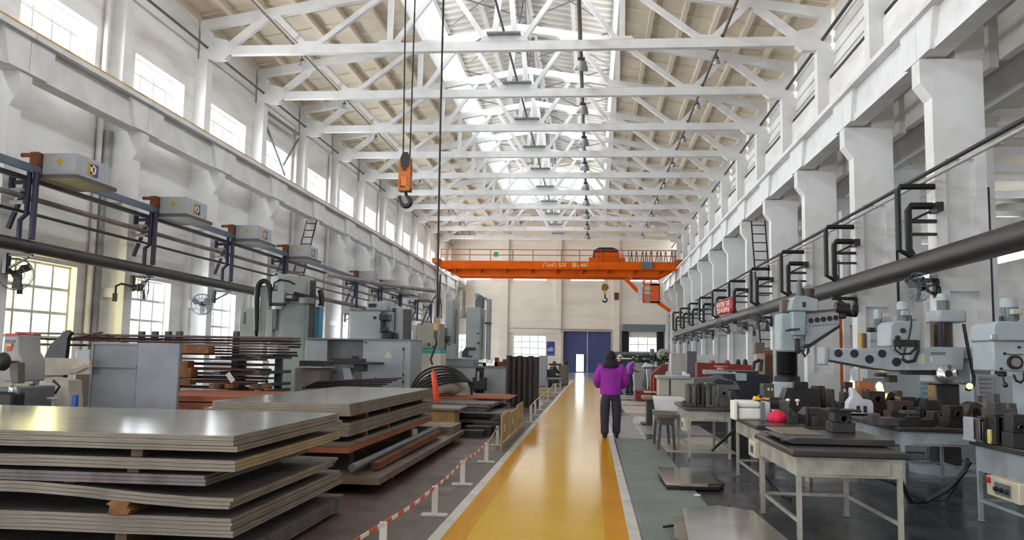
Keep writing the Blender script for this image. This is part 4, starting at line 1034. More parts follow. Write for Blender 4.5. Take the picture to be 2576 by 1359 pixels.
MB().prism([PX(28, 965, YM-.2), PX(46, 965, YM-.2), PX(46, 912, YM-.2), PX(20, 912, YM-.2)], YM-.2, YM-.05).lathe([(.09, 0), (.1, .02), (.0, .03)], at(30, 912, Y=YM-.15), n=14).build('head', mat('saw_dark', (96, 88, 76), .5), t, bevel=.01)
MB().box(at(-60, 980, Y=YM).x, at(85, 980, Y=YM).x, YM-.3, YM+.5, .3, at(60, 972, Y=YM).z).build('bed', MSLATE, t, bevel=.02)
MB().box(at(-60, 980, Y=YM).x, at(82, 980, Y=YM).x, YM-.2, YM+.4, 0, .3).build('base', MDARK, t)
MB().lathe([(.0, 0), (.06, .0), (.075, .1), (.05, .2), (.0, .24)], at(35, 1010, Y=YM-.45), (0, -.2, 1), 14).build('lamp_head', CHROME, t)
MB().box(at(-40, 1000, Y=YM-.4).x, at(55, 1000, Y=YM-.4).x, YM-.6, YM-.31, .9-.3, at(20, 985, Y=YM-.4).z).build('control_case', BLACK, t, bevel=.04)
t = thing('sheet_guard', (at(160, 960, Y=YM+.6).x, YM+.8, 0), 'pale folded sheet metal guard beside the sawing machine', 'guard')
P2 = lambda x, y: PX(x, y, YM+.75)
MB().prism([P2(88, 945), P2(225, 942), P2(225, 903), P2(108, 900), P2(100, 908)], YM+.75, YM+.81).build('upper_sheet', mat('pale_sheet', (196, 188, 172), .5, c2=(170, 160, 146)), t)
MB().prism([P2(174, 938), P2(196, 938), P2(224, 925), P2(216, 915), P2(196, 927), P2(176, 928)], YM+.7, YM+.75).build('flap', mat('pale_sheet_edge', (178, 170, 156), .5), t)
MB().prism([P2(84, 1055), P2(170, 1055), P2(170, 1000), P2(168, 995), P2(168, 958), P2(128, 952), P2(100, 950), P2(86, 985)], YM+.79, YM+1.15).build('body', mat('pale_sheet', (196, 188, 172), .5), t, bevel=.01)
MB().lathe([(.0, 0), (.09, 0), (.1, .02), (.0, .03)], at(135, 1004, Y=YM+.2), n=16).bar(at(135, 1004, Y=YM+.25), at(135, 1060, Y=YM+.25), .04).build('round_table', MWHITE, t)
MB().tube([at(134, 958, Y=YM+.3), at(150, 972, Y=YM+.3), at(138, 990, Y=YM+.3)], .022, 6).box(at(146, 0, Y=YM+.3).x, at(155, 0, Y=YM+.3).x, YM+.3, YM+.36, .9, at(150, 968, Y=YM+.3).z).build('lever', NAVYP, t)
s = span(180, 994, 191, 1016, YM)
tag(MB().box(s[0], s[1], YM, YM+.07, .0, s[3]).build('blue_stand', mat('blue_plastic', (36, 84, 176), .4), bevel=.01), 'small blue stand beside the pale sheet guard', 'stand')
# white coloured crate and dark box between the guard and the cabinet
s = span(188, 940, 230, 985, 13.6)
tag(MB().box(s[0], s[1], 13.6, 14.3, 0, s[3]).build('wooden_crate', mat('dark_crate', (84, 70, 58), .8), bevel=.01), 'dark wooden crate behind the pale sheet guard', 'crate')
s = span(190, 880, 226, 902, 15.2)
tag(MB().box(s[0], s[1], 15.2, 15.6, 0, s[3]).build('pale_box', MLIGHT, bevel=.02), 'pale grey box above the sheet guard before the rack', 'box')

# ================================================================== MACHINES ALONG THE WINDOW WALL
def bx(t, name, x0, y0, x1, y1, Y, d, m, bevel=.02, floor=False):
    s = span(x0, y0, x1, y1, Y)
    return MB().box(s[0], s[1], Y, Y+d, 0 if floor else s[2], s[3]).build(name, m, t, bevel=bevel)
def pt(x, y, Y): return at(x, y, Y=Y)
# tall machining column
Y = 27.0
t = thing('machining_centre', (at(715, 0, Y=Y).x, Y+1, 0), 'tall grey machine with black cable arch and electric box', 'machine')
s = span(668, 694, 776, 860, Y)
x0, x1, z1 = s[0], at(784, 800, Y=Y+1.2).x, s[3]
MB().prism([(x0, Y+.5), (x0+.45, Y), (x1-.6, Y), (x1, Y+.5), (x1, Y+1.2), (x0, Y+1.2)], 0, z1, 'Z').build('column', MGREY, t, bevel=.03)
MB().prism([(x0-.05, Y+.45), (x0+.42, Y-.06), (x1-.55, Y-.06), (x1+.05, Y+.45), (x1+.03, Y+1.22), (x0-.05, Y+1.22)], z1-.9, z1+.02, 'Z').lathe([(.0, .1), (.3, .1), (.32, 0)], (x0+.5, Y+.7, z1), n=16).build('head_cover', mat('machine_grey_light', (158, 166, 164), .45, var=.06), t, bevel=.03)
MB().tube([pt(645, 860, Y), pt(645, 735, Y), pt(650, 715, Y), pt(662, 704, Y), pt(675, 710, Y), pt(681, 728, Y), pt(682, 775, Y)], .1, 10).build('cable_chain', BLACK, t, sub=1)
bx(t, 'side_plate', 652, 718, 676, 860, Y+.15, .1, MGREY)
bx(t, 'side_cabinet', 602, 775, 643, 860, Y+.3, .8, MPALE)
bx(t, 'cabinet_vent', 612, 785, 617, 815, Y+.27, .03, MSLATE, 0)
bx(t, 'electric_box', 684, 732, 714, 762, Y-.45, .4, MLIGHT)
bx(t, 'box_frame', 681, 729, 717, 770, Y-.04, .1, MDARK)
bx(t, 'tool_head', 716, 740, 745, 756, Y-.3, .4, MDARK)
bx(t, 'tool_cap', 718, 743, 735, 751, Y-.36, .1, MLIGHT)
MB().tube([pt(740, 738, Y-.3), pt(788, 750, Y-.3)], .06, 8).build('arm', BLACK, t)
MB().tube([pt(687, 730, Y-.1), pt(690, 712, Y-.1), pt(705, 704, Y-.1), pt(728, 708, Y-.1), pt(742, 716, Y-.1)], .03, 8).build('hose', BLACK, t)
MB().lathe([(.0, 0), (.24, .02), (.26, .2), (.0, .25)], pt(771, 766, Y-.3), n=16).build('lamp', mat('lamp_grey', (120, 124, 126), .4), t)
bx(t, 'guide_strip', 777, 706, 788, 855, Y+.3, .2, MDARK, 0)
bx(t, 'blue_column', 791, 772, 803, 860, Y+1.2, .4, mat('machine_blue', (66, 140, 176), .4), .01)
MB().tube([pt(805, 730, Y+.8), pt(809, 745, Y+.8), pt(809, 770, Y+.8), pt(804, 765, Y+.8)], .09, 8).build('loop_hose', BLACK, t)
bx(t, 'tool_rest', 670, 778, 685, 860, Y-.2, .25, MLIGHT)
bx(t, 'panel', 686, 778, 695, 830, Y-.2, .2, MSLATE)
bx(t, 'hook_plate', 693, 772, 708, 778, Y-.3, .2, MLIGHT, 0)
# low enclosure with warning cabinet
Y = 23.0
t = thing('machine_enclosure', (at(900, 0, Y=Y).x, Y+.8, 0), 'low pale grey machine enclosure with warning triangle door', 'machine')
bx(t, 'housing', 766, 855, 822, 985, Y+.1, 1.5, MLIGHT, .02, True)
bx(t, 'recess_panel', 822, 856, 916, 985, Y+.35, 1.3, MSLATE, .02, True)
bx(t, 'cabinet', 912, 856, 1032, 985, Y, 1.6, MLIGHT, .02, True)
bx(t, 'top_edge', 766, 852, 1033, 856, Y-.05, 1.6, MSLATE, 0)
d = bx(t, 'door', 946, 871, 1013, 978, Y-.035, .03, MLIGHT, .008)
w = pt(977, 893, Y-.04)
MB().prism([(w.x-.12, w.z-.08), (w.x+.12, w.z-.08), (w.x, w.z+.13)], Y-.045, Y-.036).build('warning_triangle', mat('pale_yellow', (186, 184, 160), .5), d)
for py in (876, 940, 958): bx(d, 'hinge', 1012, py, 1016, py+6, Y-.04, .03, MDARK, 0)
bx(d, 'latch', 942, 950, 946, 955, Y-.05, .03, MDARK, 0)
bx(t, 'vent', 836, 934, 847, 939, Y+.33, .02, MDARK, 0)
bx(t, 'switch', 917, 860, 922, 864, Y-.02, .02, MDARK, 0)
t2 = thing('work_table', (at(880, 0, Y=Y-1).x, Y-1, 0), 'black machine table on a pale foot before the grey enclosure', 'table')
bx(t2, 'table_top', 822, 911, 943, 917, Y-1.2, 1.0, MDARK, .01)
bx(t2, 'vise', 826, 902, 911, 911, Y-1.0, .4, MDARK, .01)
bx(t2, 'clamp', 884, 896, 898, 903, Y-.9, .2, MDARK, .01)
bx(t2, 'side_arm', 889, 917, 915, 935, Y-1.0, .4, MDARK, .01)
s0, s1 = pt(866, 925, Y-1), pt(880, 960, Y-1)
MB().prism([(pt(862, 925, Y-1).x, s0.z), (pt(880, 925, Y-1).x, s0.z), (pt(915, 985, Y-1).x, 0), (pt(878, 985, Y-1).x, 0)], Y-1, Y-.7).build('foot', MLIGHT, t2)
t3 = thing('channel_rack', (at(800, 0, Y=20).x, 20, 0), 'pale channel stand at the end of the bar rack', 'stand')
bx(t3, 'channel', 752, 908, 812, 924, 19.5, .8, MDARK, .01)
bx(t3, 'tray', 750, 922, 810, 926, 19.4, 1.0, MLIGHT, 0)
bx(t3, 'pedestal', 740, 926, 806, 975, 19.6, .7, mat('pedestal_grey', (116, 106, 104), .6, var=.1), .02, True)
for i in range(5):
    tag(MB().bar(at(757+i*9, 976-i*4, Y=18.9), at(960+i*12, 972-i*5, Y=21.5+i*.1), .07, .035).build('steel_bar', BARM[i % 2]), 'dark flat bar sloping down behind the second steel stack', 'bar', 'flat bars behind the second stack')
# machine with square housing
Y = 31.0
t = thing('milling_machine', (at(940, 0, Y=Y).x, Y+1, 0), 'grey green square machine housing with a small box on top', 'machine')
bx(t, 'housing', 878, 781, 957, 900, Y, 2.0, MGREY, .03, True)
bx(t, 'side_panel', 957, 784, 982, 900, Y+.1, 1.6, MLIGHT, .03, True)
bx(t, 'top_box', 922, 758, 974, 783, Y+.5, 1.2, mat('machine_grey_light', (158, 166, 164), .45), .02)
bx(t, 'display', 927, 764, 946, 773, Y+.47, .04, MDARK, 0)
bx(t, 'top_edge', 878, 779, 975, 783, Y-.05, 1.0, MSLATE, 0)
bx(t, 'column', 974, 770, 1006, 900, Y+.8, 1.2, MGREY, .08, True)
bx(t, 'guide_strip', 986, 775, 993, 860, Y+.7, .1, MDARK, 0)
bx(t, 'tool_head', 953, 790, 976, 806, Y-.5, .6, MDARK)
bx(t, 'tool_slide', 956, 800, 964, 860, Y-.3, .3, MDARK)
bx(t, 'tool_slide', 964, 822, 972, 834, Y-.35, .3, MDARK)
bx(t, 'switch', 939, 796, 946, 803, Y-.02, .03, MDARK, 0)
MB().lathe([(.0, 0), (.4, 0), (.35, .25), (.0, .35)], pt(977, 856, Y-.4), n=18).build('round_cover', MDARK, t)
bx(t, 'electric_column', 1012, 778, 1029, 900, Y-1.2, .4, mat('column_dark', (64, 62, 64), .45, var=.15), .02, True)
# cabinet with turquoise stripe
Y = 26.5
t = thing('control_cabinet', (at(1075, 0, Y=Y).x, Y+.5, 0), 'olive grey control cabinet with a turquoise stripe', 'cabinet')
bx(t, 'housing', 1048, 813, 1106, 878, Y, .9, mat('olive_grey', (140, 140, 126), .5, var=.08), .02)
bx(t, 'stripe', 1043, 878, 1108, 889, Y-.04, 1.0, mat('turquoise', (52, 178, 176), .5), 0)
bx(t, 'lower_cabinet', 1043, 889, 1108, 930, Y-.04, 1.0, mat('cream_white', (214, 206, 196), .5), .01, True)
bx(t, 'switch', 1076, 863, 1081, 870, Y-.02, .03, MDARK, 0)
bx(t, 'side_glass', 1037, 818, 1047, 905, Y+.2, .6, MLIGHT, .01)
bx(t, 'edge_post', 1040, 868, 1043, 915, Y-.2, .1, MDARK, 0)
# pair of tower machines on a common bed
Y = 33.0
for i, (lb, x0, x1, xs, yt, top) in enumerate([('narrower grey tower machine beside the olive cabinet', 1120, 1143, 1156, 754, False), ('wider grey tower machine with motor on top', 1172, 1212, 1222, 773, True)]):
    t = thing('boring_machine', (at((x0+x1)/2, 0, Y=Y).x, Y+.8, 0), lb, 'machine')
    s = span(x0, yt, x1, 905, Y); xr = at(xs, 800, Y=Y+1.6).x; s = (s[0], min(s[1], xr-.02), s[2], s[3])
    MB().prism([(s[0], Y), (s[1], Y), (xr, Y+.4), (xr, Y+1.6), (s[0], Y+1.6)], s[2], s[3], 'Z').build('column', MGREY, t, bevel=.03)
    MB().box(xr-.12, xr+.015, Y+.62, Y+.8, s[2]+.4, s[3]-.35).build('slot', mat('slot_dark', (58, 60, 72), .4), t)
    if top:
        s2 = span(1196, 742, 1216, 775, Y+.5)
        MB().prism([(s2[0], s2[2]), (s2[1], s2[2]), (s2[1], s2[3]-.1), (s2[1]-.1, s2[3]), (s2[0]+.15, s2[3]), (s2[0], s2[3]-.2)], Y+.4, Y+.9).build('motor', MSLATE, t, bevel=.03)
        bx(t, 'motor_box', 1194, 738, 1204, 748, Y+.4, .2, MLIGHT)
        MB().tube([pt(1214, 750, Y+.6), pt(1222, 751, Y+.6), pt(1227, 757, Y+.6)], .05, 8).build('bracket', MLIGHT, t)
        bx(t, 'slide_column', 1223, 752, 1233, 905, Y+.3, .4, MLIGHT, .03)
        bx(t, 'slide_band', 1219, 811, 1235, 815, Y+.2, .3, MDARK, 0)
        for py, pw in ((837, 5), (861, 7)): bx(t, 'switch', 1200, py, 1200+pw, py+4, Y-.03, .04, MDARK, 0)
    else:
        bx(t, 'base_block', 1122, 865, 1146, 905, Y-.4, .5, MGREY)
        bx(t, 'guide_rail', 1112, 825, 1121, 905, Y-.3, .5, MSLATE)
        bx(t, 'carriage', 1112, 845, 1128, 858, Y-.5, .4, MDARK)
        bx(t, 'vent', 1125, 866, 1134, 868, Y-.42, .03, MDARK, 0)
t = thing('machine_bed', (at(1180, 0, Y=Y-2).x, Y-1.4, 0), 'long pale machine bed below the two tower machines', 'machine bed')
bx(t, 'bed_left', 1098, 924, 1196, 1012, Y-2.6, 1.6, MLIGHT, .02, True)
bx(t, 'bed_right', 1217, 924, 1271, 1012, Y-2.6, 1.6, MLIGHT, .02, True)
bx(t, 'recess', 1196, 926, 1217, 1012, Y-2.3, 1.2, MDARK, 0, True)
bx(t, 'tray', 1100, 902, 1193, 924, Y-2.4, 1.2, mat('tray_grey', (120, 122, 128), .4), .02)
bx(t, 'tray_rim', 1098, 900, 1194, 904, Y-2.45, 1.3, MLIGHT, 0)
bx(t, 'edge', 1098, 921, 1272, 925, Y-2.65, 1.7, MSLATE, 0)
bx(t, 'column_foot', 1100, 912, 1236, 916, Y-1.0, .9, MSLATE, 0)
bx(t, 'pedestal', 1188, 950, 1222, 982, Y-2.9, .4, MDARK, .02)
bx(t, 'handle', 1200, 935, 1206, 960, Y-2.95, .1, MLIGHT, .02)
bx(t, 'foot_plate', 1120, 1002, 1250, 1012, Y-3.2, .6, MDARK, 0)
BEDZ = at(1180, 921, Y=Y-2.65).z+.004; TRAYZ = at(1150, 900, Y=Y-2.45).z+.004
for i, (x0, y0, x1, y1, m, lb, nm, ct) in enumerate([(1163, 874, 1195, 905, MDARK, 'black clamp casting standing on the tower machine bed', 'clamp_casting', 'casting'), (1216, 904, 1246, 922, CHROME, 'bright vise on the machine bed edge', 'machine_vise', 'vise'),
        (1246, 900, 1272, 922, RUST, 'rust brown workpiece at the end of the machine bed', 'workpiece', 'workpiece'), (1152, 882, 1164, 902, PAPER, 'white bottle between the tower machines', 'bottle', 'bottle'), (1254, 911, 1260, 922, PAPER, 'small white cup on the machine bed end', 'cup', 'cup')]):
    s = span(x0, y0, x1, y1, Y-2.0)
    if y1 > 906: s = (s[0], s[1], BEDZ, BEDZ+s[3]-s[2])
    else: s = (s[0], s[1], TRAYZ, s[3])
    b = MB()
    if nm in ('bottle', 'cup'): b.lathe([(.0, 0), ((s[1]-s[0])/2, 0), ((s[1]-s[0])/2, (s[3]-s[2])*.6), ((s[1]-s[0])*.2, s[3]-s[2]), (.0, s[3]-s[2])], ((s[0]+s[1])/2, Y-1.9, s[2]), n=14)
    elif nm == 'clamp_casting': w = s[1]-s[0]; h = s[3]-s[2]; b.prism([(s[0], s[2]), (s[0]+w*.7, s[2]), (s[0]+w*.7, s[2]+h*.2), (s[0]+w*.4, s[2]+h*.25), (s[0]+w*.4, s[2]+h*.65), (s[1], s[2]+h*.7), (s[1], s[3]), (s[0]+w*.25, s[3]), (s[0], s[2]+h*.6)], Y-2.0, Y-1.7)
    else: b.box(s[0], s[1], Y-2.2, Y-1.8, s[2], s[2]+(s[3]-s[2])*.5).box(s[0], s[0]+(s[1]-s[0])*.3, Y-2.2, Y-1.8, s[2], s[3]).box(s[1]-(s[1]-s[0])*.3, s[1], Y-1.95, Y-1.65, s[2], s[2]+(s[3]-s[2])*.8).tube([((s[0]+s[1])/2, Y-2.1, s[2]+.12), ((s[0]+s[1])/2, Y-1.5, s[2]+.12)], .05, 8)
    tag(b.build(nm, m, bevel=.01), lb, ct)
s = span(1157, 766, 1171, 800, 40)
tag(MB().lathe([(.0, 1.3), (.12, 1.3), (.12, .35), (.3, .2), (.32, 0), (.0, 0)], ((s[0]+s[1])/2, 40, s[2]), n=16).tube([((s[0]+s[1])/2, 40, s[2]+1.3), ((s[0]+s[1])/2, 40, 13.2)], .004, 5).build('hanging_lamp', mat('lamp_bell_grey', (150, 142, 136), .5)), 'grey bell lamp hanging between the two tower machines', 'lamp')
# brown pipe continuing past the tall machine
long_pipe('air_pipe', 'rusty brown pipe continuing along the wall behind the tall machines', [(-13.75, 38, 4.35), (-13.75, 72, 4.35)], .11, BROWNP)
tag(MB().tube([at(822, 692, Y=37), at(930, 709, Y=39), at(1010, 722, Y=41), at(1095, 733, Y=43)], .09, 8).build('cable_beam', GREYP), 'pale grey beam rail running above the milling machine', 'rail')
# dark corrugated sheets beside the aisle
YS = 27.5
t = thing('corrugated_panel', (at(1314, 0, Y=YS).x, YS, 0), 'dark brown bundle of upright corrugated sheets beside the aisle', 'panel')
xa, xb = at(1273, 950, Y=YS).x, at(1356, 950, Y=YS).x; zt = at(1310, 895, Y=YS).z
for i in range(6):
    b = MB(); x = xa+(xb-xa)*i/6; w = (xb-xa)/6-.004
    b.prism([(x, YS), (x+w*.22, YS-.09), (x+w*.7, YS-.09), (x+w*.92, YS), (x+w, YS), (x+w, YS+.05), (x, YS+.05)], 0, zt-.03*(i % 2), 'Z')
    b.build('sheet', mat('corrugated_brown', (66, 56, 56), .7, c2=(46, 39, 39), scale=3), t)
# plywood barrier boards along the aisle
ya, yb = at(1268, 1135, Z=0).y, at(1330, 1080, Z=0).y
for i in range(3):
    p, q = ya+(yb-ya)*i/3+.02*i, ya+(yb-ya)*(i+1)/3
    t = thing('barrier_board', (-1.53, p, 0), 'tan sheet barrier board along the aisle edge, %s of three' % ['nearest', 'middle', 'farthest'][i], 'barrier')
    MB().box(-1.54, -1.51, p, q, .0, .6-.05*(i % 2)).build('board', mat('tan_board', (170, 146, 104), .5, .2, c2=(128, 104, 70), scale=2), t)
    MB().box(-1.505, -1.49, p+.1, q-.1, .12, .16).box(-1.508, -1.495, p+.3, p+.5, .3, .42).build('batten', mat('board_batten', (196, 184, 160), .5), t)
# low barrier posts with red and white tape
tape = mat('barrier_tape', (220, 60, 50), .5)
nt = tape.node_tree
tcs = [n for n in nt.nodes if n.type == 'TEX_COORD'][0]
sp = nt.nodes.new('ShaderNodeSeparateXYZ'); ml = nt.nodes.new('ShaderNodeMath'); ml.operation = 'MULTIPLY'; ml.inputs[1].default_value = 2.6
fr = nt.nodes.new('ShaderNodeMath'); fr.operation = 'FRACT'; crp = nt.nodes.new('ShaderNodeValToRGB'); crp.color_ramp.interpolation = 'CONSTANT'
crp.color_ramp.elements[0].color = rgb((196, 66, 56)); crp.color_ramp.elements[1].position = .5; crp.color_ramp.elements[1].color = rgb((226, 220, 214))
L = nt.links.new
L(tcs.outputs['Object'], sp.inputs[0]); L(sp.outputs['Y'], ml.inputs[0]); L(ml.outputs[0], fr.inputs[0]); L(fr.outputs[0], crp.inputs[0]); L(crp.outputs[0], nt.nodes['Principled BSDF'].inputs['Base Color'])
PW = mat('post_white', (204, 198, 190), .5, var=.1)
def post(x, y, h, label):
    t = thing('barrier_post', (x, y, 0), label, 'barrier post', 'low barrier posts')
    MB().box(x-.13, x+.13, y-.05, y+.05, .006, .03).build('foot', PW, t, bevel=.004)
    MB().box(x-.03, x+.03, y-.008, y+.008, .03, h).build('upright', PW, t)
    return t
tops = []
bases = [(962, 1408, .29), (1093, 1300, .30), (1163, 1222, .31), (1223, 1165, .3), (1251, 1123, .36)]
for i, (px, py, h) in enumerate(bases):
    p = at(px, py, Z=0); post(p.x, p.y, h, 'low white post on a T foot holding the striped tape, %s from the camera' % ORD[i]); tops.append(V((p.x, p.y-.012, h-.015)))
pts = [V((tops[0].x-.12, tops[0].y-1.6, .27))]
for a, c in zip(tops, tops[1:]): pts += [a, a.lerp(c, .5)+V((0, 0, -.02))]
pts += [tops[-1]]
b = MB()
for p, q in zip(pts, pts[1:]): b.bar(p, q, .008, .03)
tag(b.build('striped_tape', tape), 'red and white striped tape strung along the low posts near the camera', 'tape')
bases = [(1335, 1064), (1346, 1046), (1358, 1033), (1367, 1022), (1378, 1013), (1388, 1000), (1397, 988)]
tops = []
for i, (px, py) in enumerate(bases):
    p = at(px, py, Z=0); post(p.x, p.y, .42, 'low white post on a T foot beyond the tan boards, %s in its row' % ['first', 'second', 'third', 'fourth', 'fifth', 'sixth', 'seventh'][i]); tops.append(V((p.x, p.y-.012, .405)))
b = MB()
for p, q in zip(tops, tops[1:]): b.bar(p, q, .012, .03)
tag(b.build('white_tape', PW), 'pale tape strung along the posts beyond the tan boards', 'tape')
# things beyond the corrugated sheets, left of the aisle
t = thing('low_table', (at(1392, 965, Y=42).x, 42, 0), 'low pale table by the aisle near the seated person', 'table')
s = span(1372, 952, 1412, 956, 42)
MB().box(s[0], s[1], 42, 43.2, s[2], s[3]).build('top', MSLATE, t)
for x in (s[0]+.06, s[1]-.06):
    for y in (42.1, 43.1): MB().box(x-.03, x+.03, y-.03, y+.03, 0, s[2]).build('leg', MLIGHT, t)
t = thing('mesh_gate', (at(1402, 970, Y=38).x, 38, 0), 'small white grille stand at the aisle edge', 'stand')
s = span(1390, 966, 1410, 984, 38); b = MB()
for i in range(5): x = s[0]+(s[1]-s[0])*i/4; b.box(x-.012, x+.012, 38, 38.03, 0, s[3])
for i in range(3): z = .05+(s[3]-.05)*i/2; b.box(s[0], s[1], 38, 38.03, z-.012, z+.012)
b.build('grille', PW, t); MB().box(s[0]-.05, s[1]+.05, 37.9, 38.15, 0, .03).build('foot', PW, t)
s = span(1357, 966, 1394, 976, 33)
for i in range(3):
    tag(MB().box(s[0]-.2, s[1]-.1*i, 33+.5*i, 33.45+.5*i, .0, .12+.12*i).build('pale_crate', mat('pale_wood', (196, 176, 138), .6, var=.15), bevel=.01), 'pale low crate behind the corrugated sheets, %s' % ['nearest', 'middle', 'farthest'][i], 'crate')
t = thing('brown_machine', (at(1415, 930, Y=49).x, 49, 0), 'brown hooded machine beside the blue door', 'machine')
bx(t, 'body', 1402, 918, 1429, 968, 49, 1.0, mat('brown_grey_machine', (112, 102, 94), .5, var=.1), .08, True)
bx(t, 'hood', 1416, 908, 1429, 920, 49.2, .8, MDARK, .08)
bx(t, 'table', 1380, 915, 1412, 920, 46.6, .4, MDARK, .01)
bx(t, 'pedestal', 1374, 930, 1398, 968, 46.7, .4, MDARK, .03, True)
bx(t, 'panel', 1355, 895, 1376, 950, 46.5, .5, MLIGHT, .03, True)
# ================================================================== WORKBENCHES
def socket_box(t, x, y, z, w=.14, h=.2, d=.3):
    """cream switch box hung under the bench apron, face towards -X"""
    s = MB().box(x-.02, x+w, y, y+d, z-h, z).build('switch_box', CREAMB, t, bevel=.008)
    MB().box(x-.026, x-.02, y+.05, y+d-.05, z-h+.04, z-.04).build('face_plate', mat('face_plate_grey', (186, 184, 176), .5), s)
    b = MB()
    for i in range(3): b.box(x-.03, x-.026, y+.07+i*.06, y+.1+i*.06, z-h+.06, z-.06)
    b.build('socket', MDARK, s)
    return s
def bench(x0, x1, y0, y1, z, label, stretch=.2, th=.055, apron=.17, top=BENCHT, frame=BENCHF, drawer=True):
    t = thing('workbench', ((x0+x1)/2, (y0+y1)/2, 0), label, 'workbench')
    MB().box(x0, x1, y0, y1, z-th, z).build('bench_top', top, t, bevel=.012)
    i = .05
    ap = MB()
    ap.box(x0+i, x0+i+.015, y0+i+.04, y1-i-.04, z-th-apron, z-th).box(x1-i-.015, x1-i, y0+i+.04, y1-i-.04, z-th-apron, z-th)
    ap.box(x0+i+.04, x1-i-.04, y0+i, y0+i+.015, z-th-apron, z-th).box(x0+i+.04, x1-i-.04, y1-i-.015, y1-i, z-th-apron, z-th)
    ap.build('apron', frame, t)
    if drawer:
        d = MB().box(x0+i+.1, x1-i-.1, y0+i-.012, y0+i, z-th-apron+.02, z-th-.02).build('drawer', frame, t, bevel=.004)
    for x in (x0+i+.02, x1-i-.02):
        for y in (y0+i+.02, y1-i-.02): MB().box(x-.02, x+.02, y-.02, y+.02, .01, z-th).box(x-.026, x+.026, y-.026, y+.026, .006, .02).build('leg', frame, t)
    for x in (x0+i+.02, x1-i-.02): MB().box(x-.012, x+.012, y0+i+.04, y1-i-.04, stretch, stretch+.03).build('stretcher', frame, t)
    MB().box(x0+i+.04, x1-i-.04, y1-i-.03, y1-i-.01, stretch, stretch+.03).build('stretcher', frame, t)
    return t
BZ = .83
T1 = bench(1.74, 2.73, 7.72, 9.45, BZ, 'pale steel workbench with worn black top nearest the camera on the ribbed floor side', .2)
T2 = bench(1.97, 3.1, 10.6, 12.4, BZ, 'workbench with cream switch box carrying the white boxes and pink cloth')
socket_box(T2, 2.0, 10.75, BZ-.21, .2, .2, .42)
MB().tube([(2.06, 10.85, .45), (2.06, 10.9, .3), (2.16, 10.7, .12), (2.24, 10.4, .03), (2.3, 10.3, .02)], .018, 8).build('power_cable', BLACK, T2)
T3 = bench(1.52, 2.3, 14.2, 16.1, BZ, 'workbench carrying the row of upright dark castings')
socket_box(T3, 1.55, 14.6, BZ-.22, .1, .2, .4)
T6 = bench(3.72, 5.0, 10.9, 12.8, BZ, 'dark topped workbench with blue grey apron between the near bench and the radial drill', frame=mat('bench_frame_blue', (150, 158, 164), .5, c2=(112, 116, 120)))
T7 = bench(3.93, 5.2, 7.0, 9.45, BZ, 'pale blue grey workbench at the picture edge carrying dark castings', frame=mat('bench_frame_blue', (150, 158, 164), .5), apron=.26)
s7 = MB().box(3.9, 4.05, 8.35, 9.0, .33, .52).build('switch_box', CREAMB, T7, bevel=.01)
MB().box(3.885, 3.9, 8.5, 8.8, .37, .48).build('meter', MSLATE, s7)
MB().lathe([(.0, 0), (.03, 0), (.03, .02), (.0, .03)], (3.9, 8.93, .48), (-1, 0, 0), 12).build('red_button', RED, s7)
for i in range(3): MB().lathe([(.0, 0), (.025, 0), (.02, .03), (.0, .03)], (3.885, 8.53+.11*i, .42), (-1, 0, 0), 10).build('knob', MDARK, s7)
T8 = bench(2.7, 5.75, 13.98, 15.35, BZ, 'long dark bench behind the others, before the burning torch', top=CAST)
T9 = bench(5.35, 6.6, 9.6, 10.6, BZ, 'pale bench at the picture edge below the cropped drill head', top=MSLATE)
# hoses hanging below the benches
tag(MB().tube([(3.3, 10.2, .45), (3.45, 10.1, .3), (3.6, 10.2, .05), (3.8, 10.3, .045), (4.0, 10.2, .2), (4.15, 10.1, .42), (4.2, 10.15, .55)], .03, 8).build('black_hose', BLACK), 'black hose sagging to the floor between two benches', 'hose')
tag(MB().tube([(3.2, 10.7, .3), (3.5, 10.5, .22), (3.8, 10.5, .04), (4.05, 10.4, .05), (4.3, 10.3, .5)], .02, 8).build('black_hose', BLACK), 'thinner black hose behind the sagging one between two benches', 'hose')
MB().tube([at(1790, 1135, Y=13.0), at(1800, 1125, Y=13.0), at(1850, 1080, Y=12.6), at(1856, 1060, Y=12.4)], .022, 8).build('air_hose', BLACK, T2)
# brown bench and stool at the aisle end
WOODD = mat('dark_wood', (84, 74, 68), .6, c2=(58, 50, 46), scale=4)
t = thing('wooden_bench', (1.33, 16, 0), 'short dark wooden bench beside the casting row, next to the aisle', 'bench')
MB().box(1.16, 1.5, 15.4, 16.7, .55, .62).build('seat', WOODD, t, bevel=.01)
MB().box(1.2, 1.46, 15.46, 16.64, .44, .55).build('apron', WOODD, t)
for x in (1.22, 1.44):
    for y in (15.5, 16.6): MB().bar((x, y, .45), (x+(-.03 if x < 1.3 else .03), y, .006), .05).build('leg', WOODD, t)
t = thing('pedestal_stool', (1.6, 21, 0), 'brown topped pedestal table behind the dark wooden bench', 'table')
s = span(1617, 998, 1712, 1008, 20.9)
MB().box(s[0], s[1], 20.9, 21.7, s[2], s[3]).build('top', mat('brown_top', (128, 112, 98), .5, var=.15), t, bevel=.03)
s = span(1628, 1009, 1650, 1046, 21.0); MB().box(s[0], s[1], 21.1, 21.5, .04, s[3]).build('pedestal', MDARK, t); MB().box(s[0]-.12, s[1]+.3, 20.95, 21.65, .006, .04).build('base', MDARK, t)
s = span(1648, 1001, 1724, 1036, 17.8)
t = thing('white_tub', ((s[0]+s[1])/2, 18, 0), 'white plastic tub on a pale stand behind the dark wooden bench', 'tub')
MB().prism([(s[0]+.05, s[2]), (s[1]-.05, s[2]), (s[1], s[3]), (s[0], s[3])], 17.8, 18.6).build('tub', mat('tub_white', (214, 214, 218), .4, var=.04), t, bevel=.02)
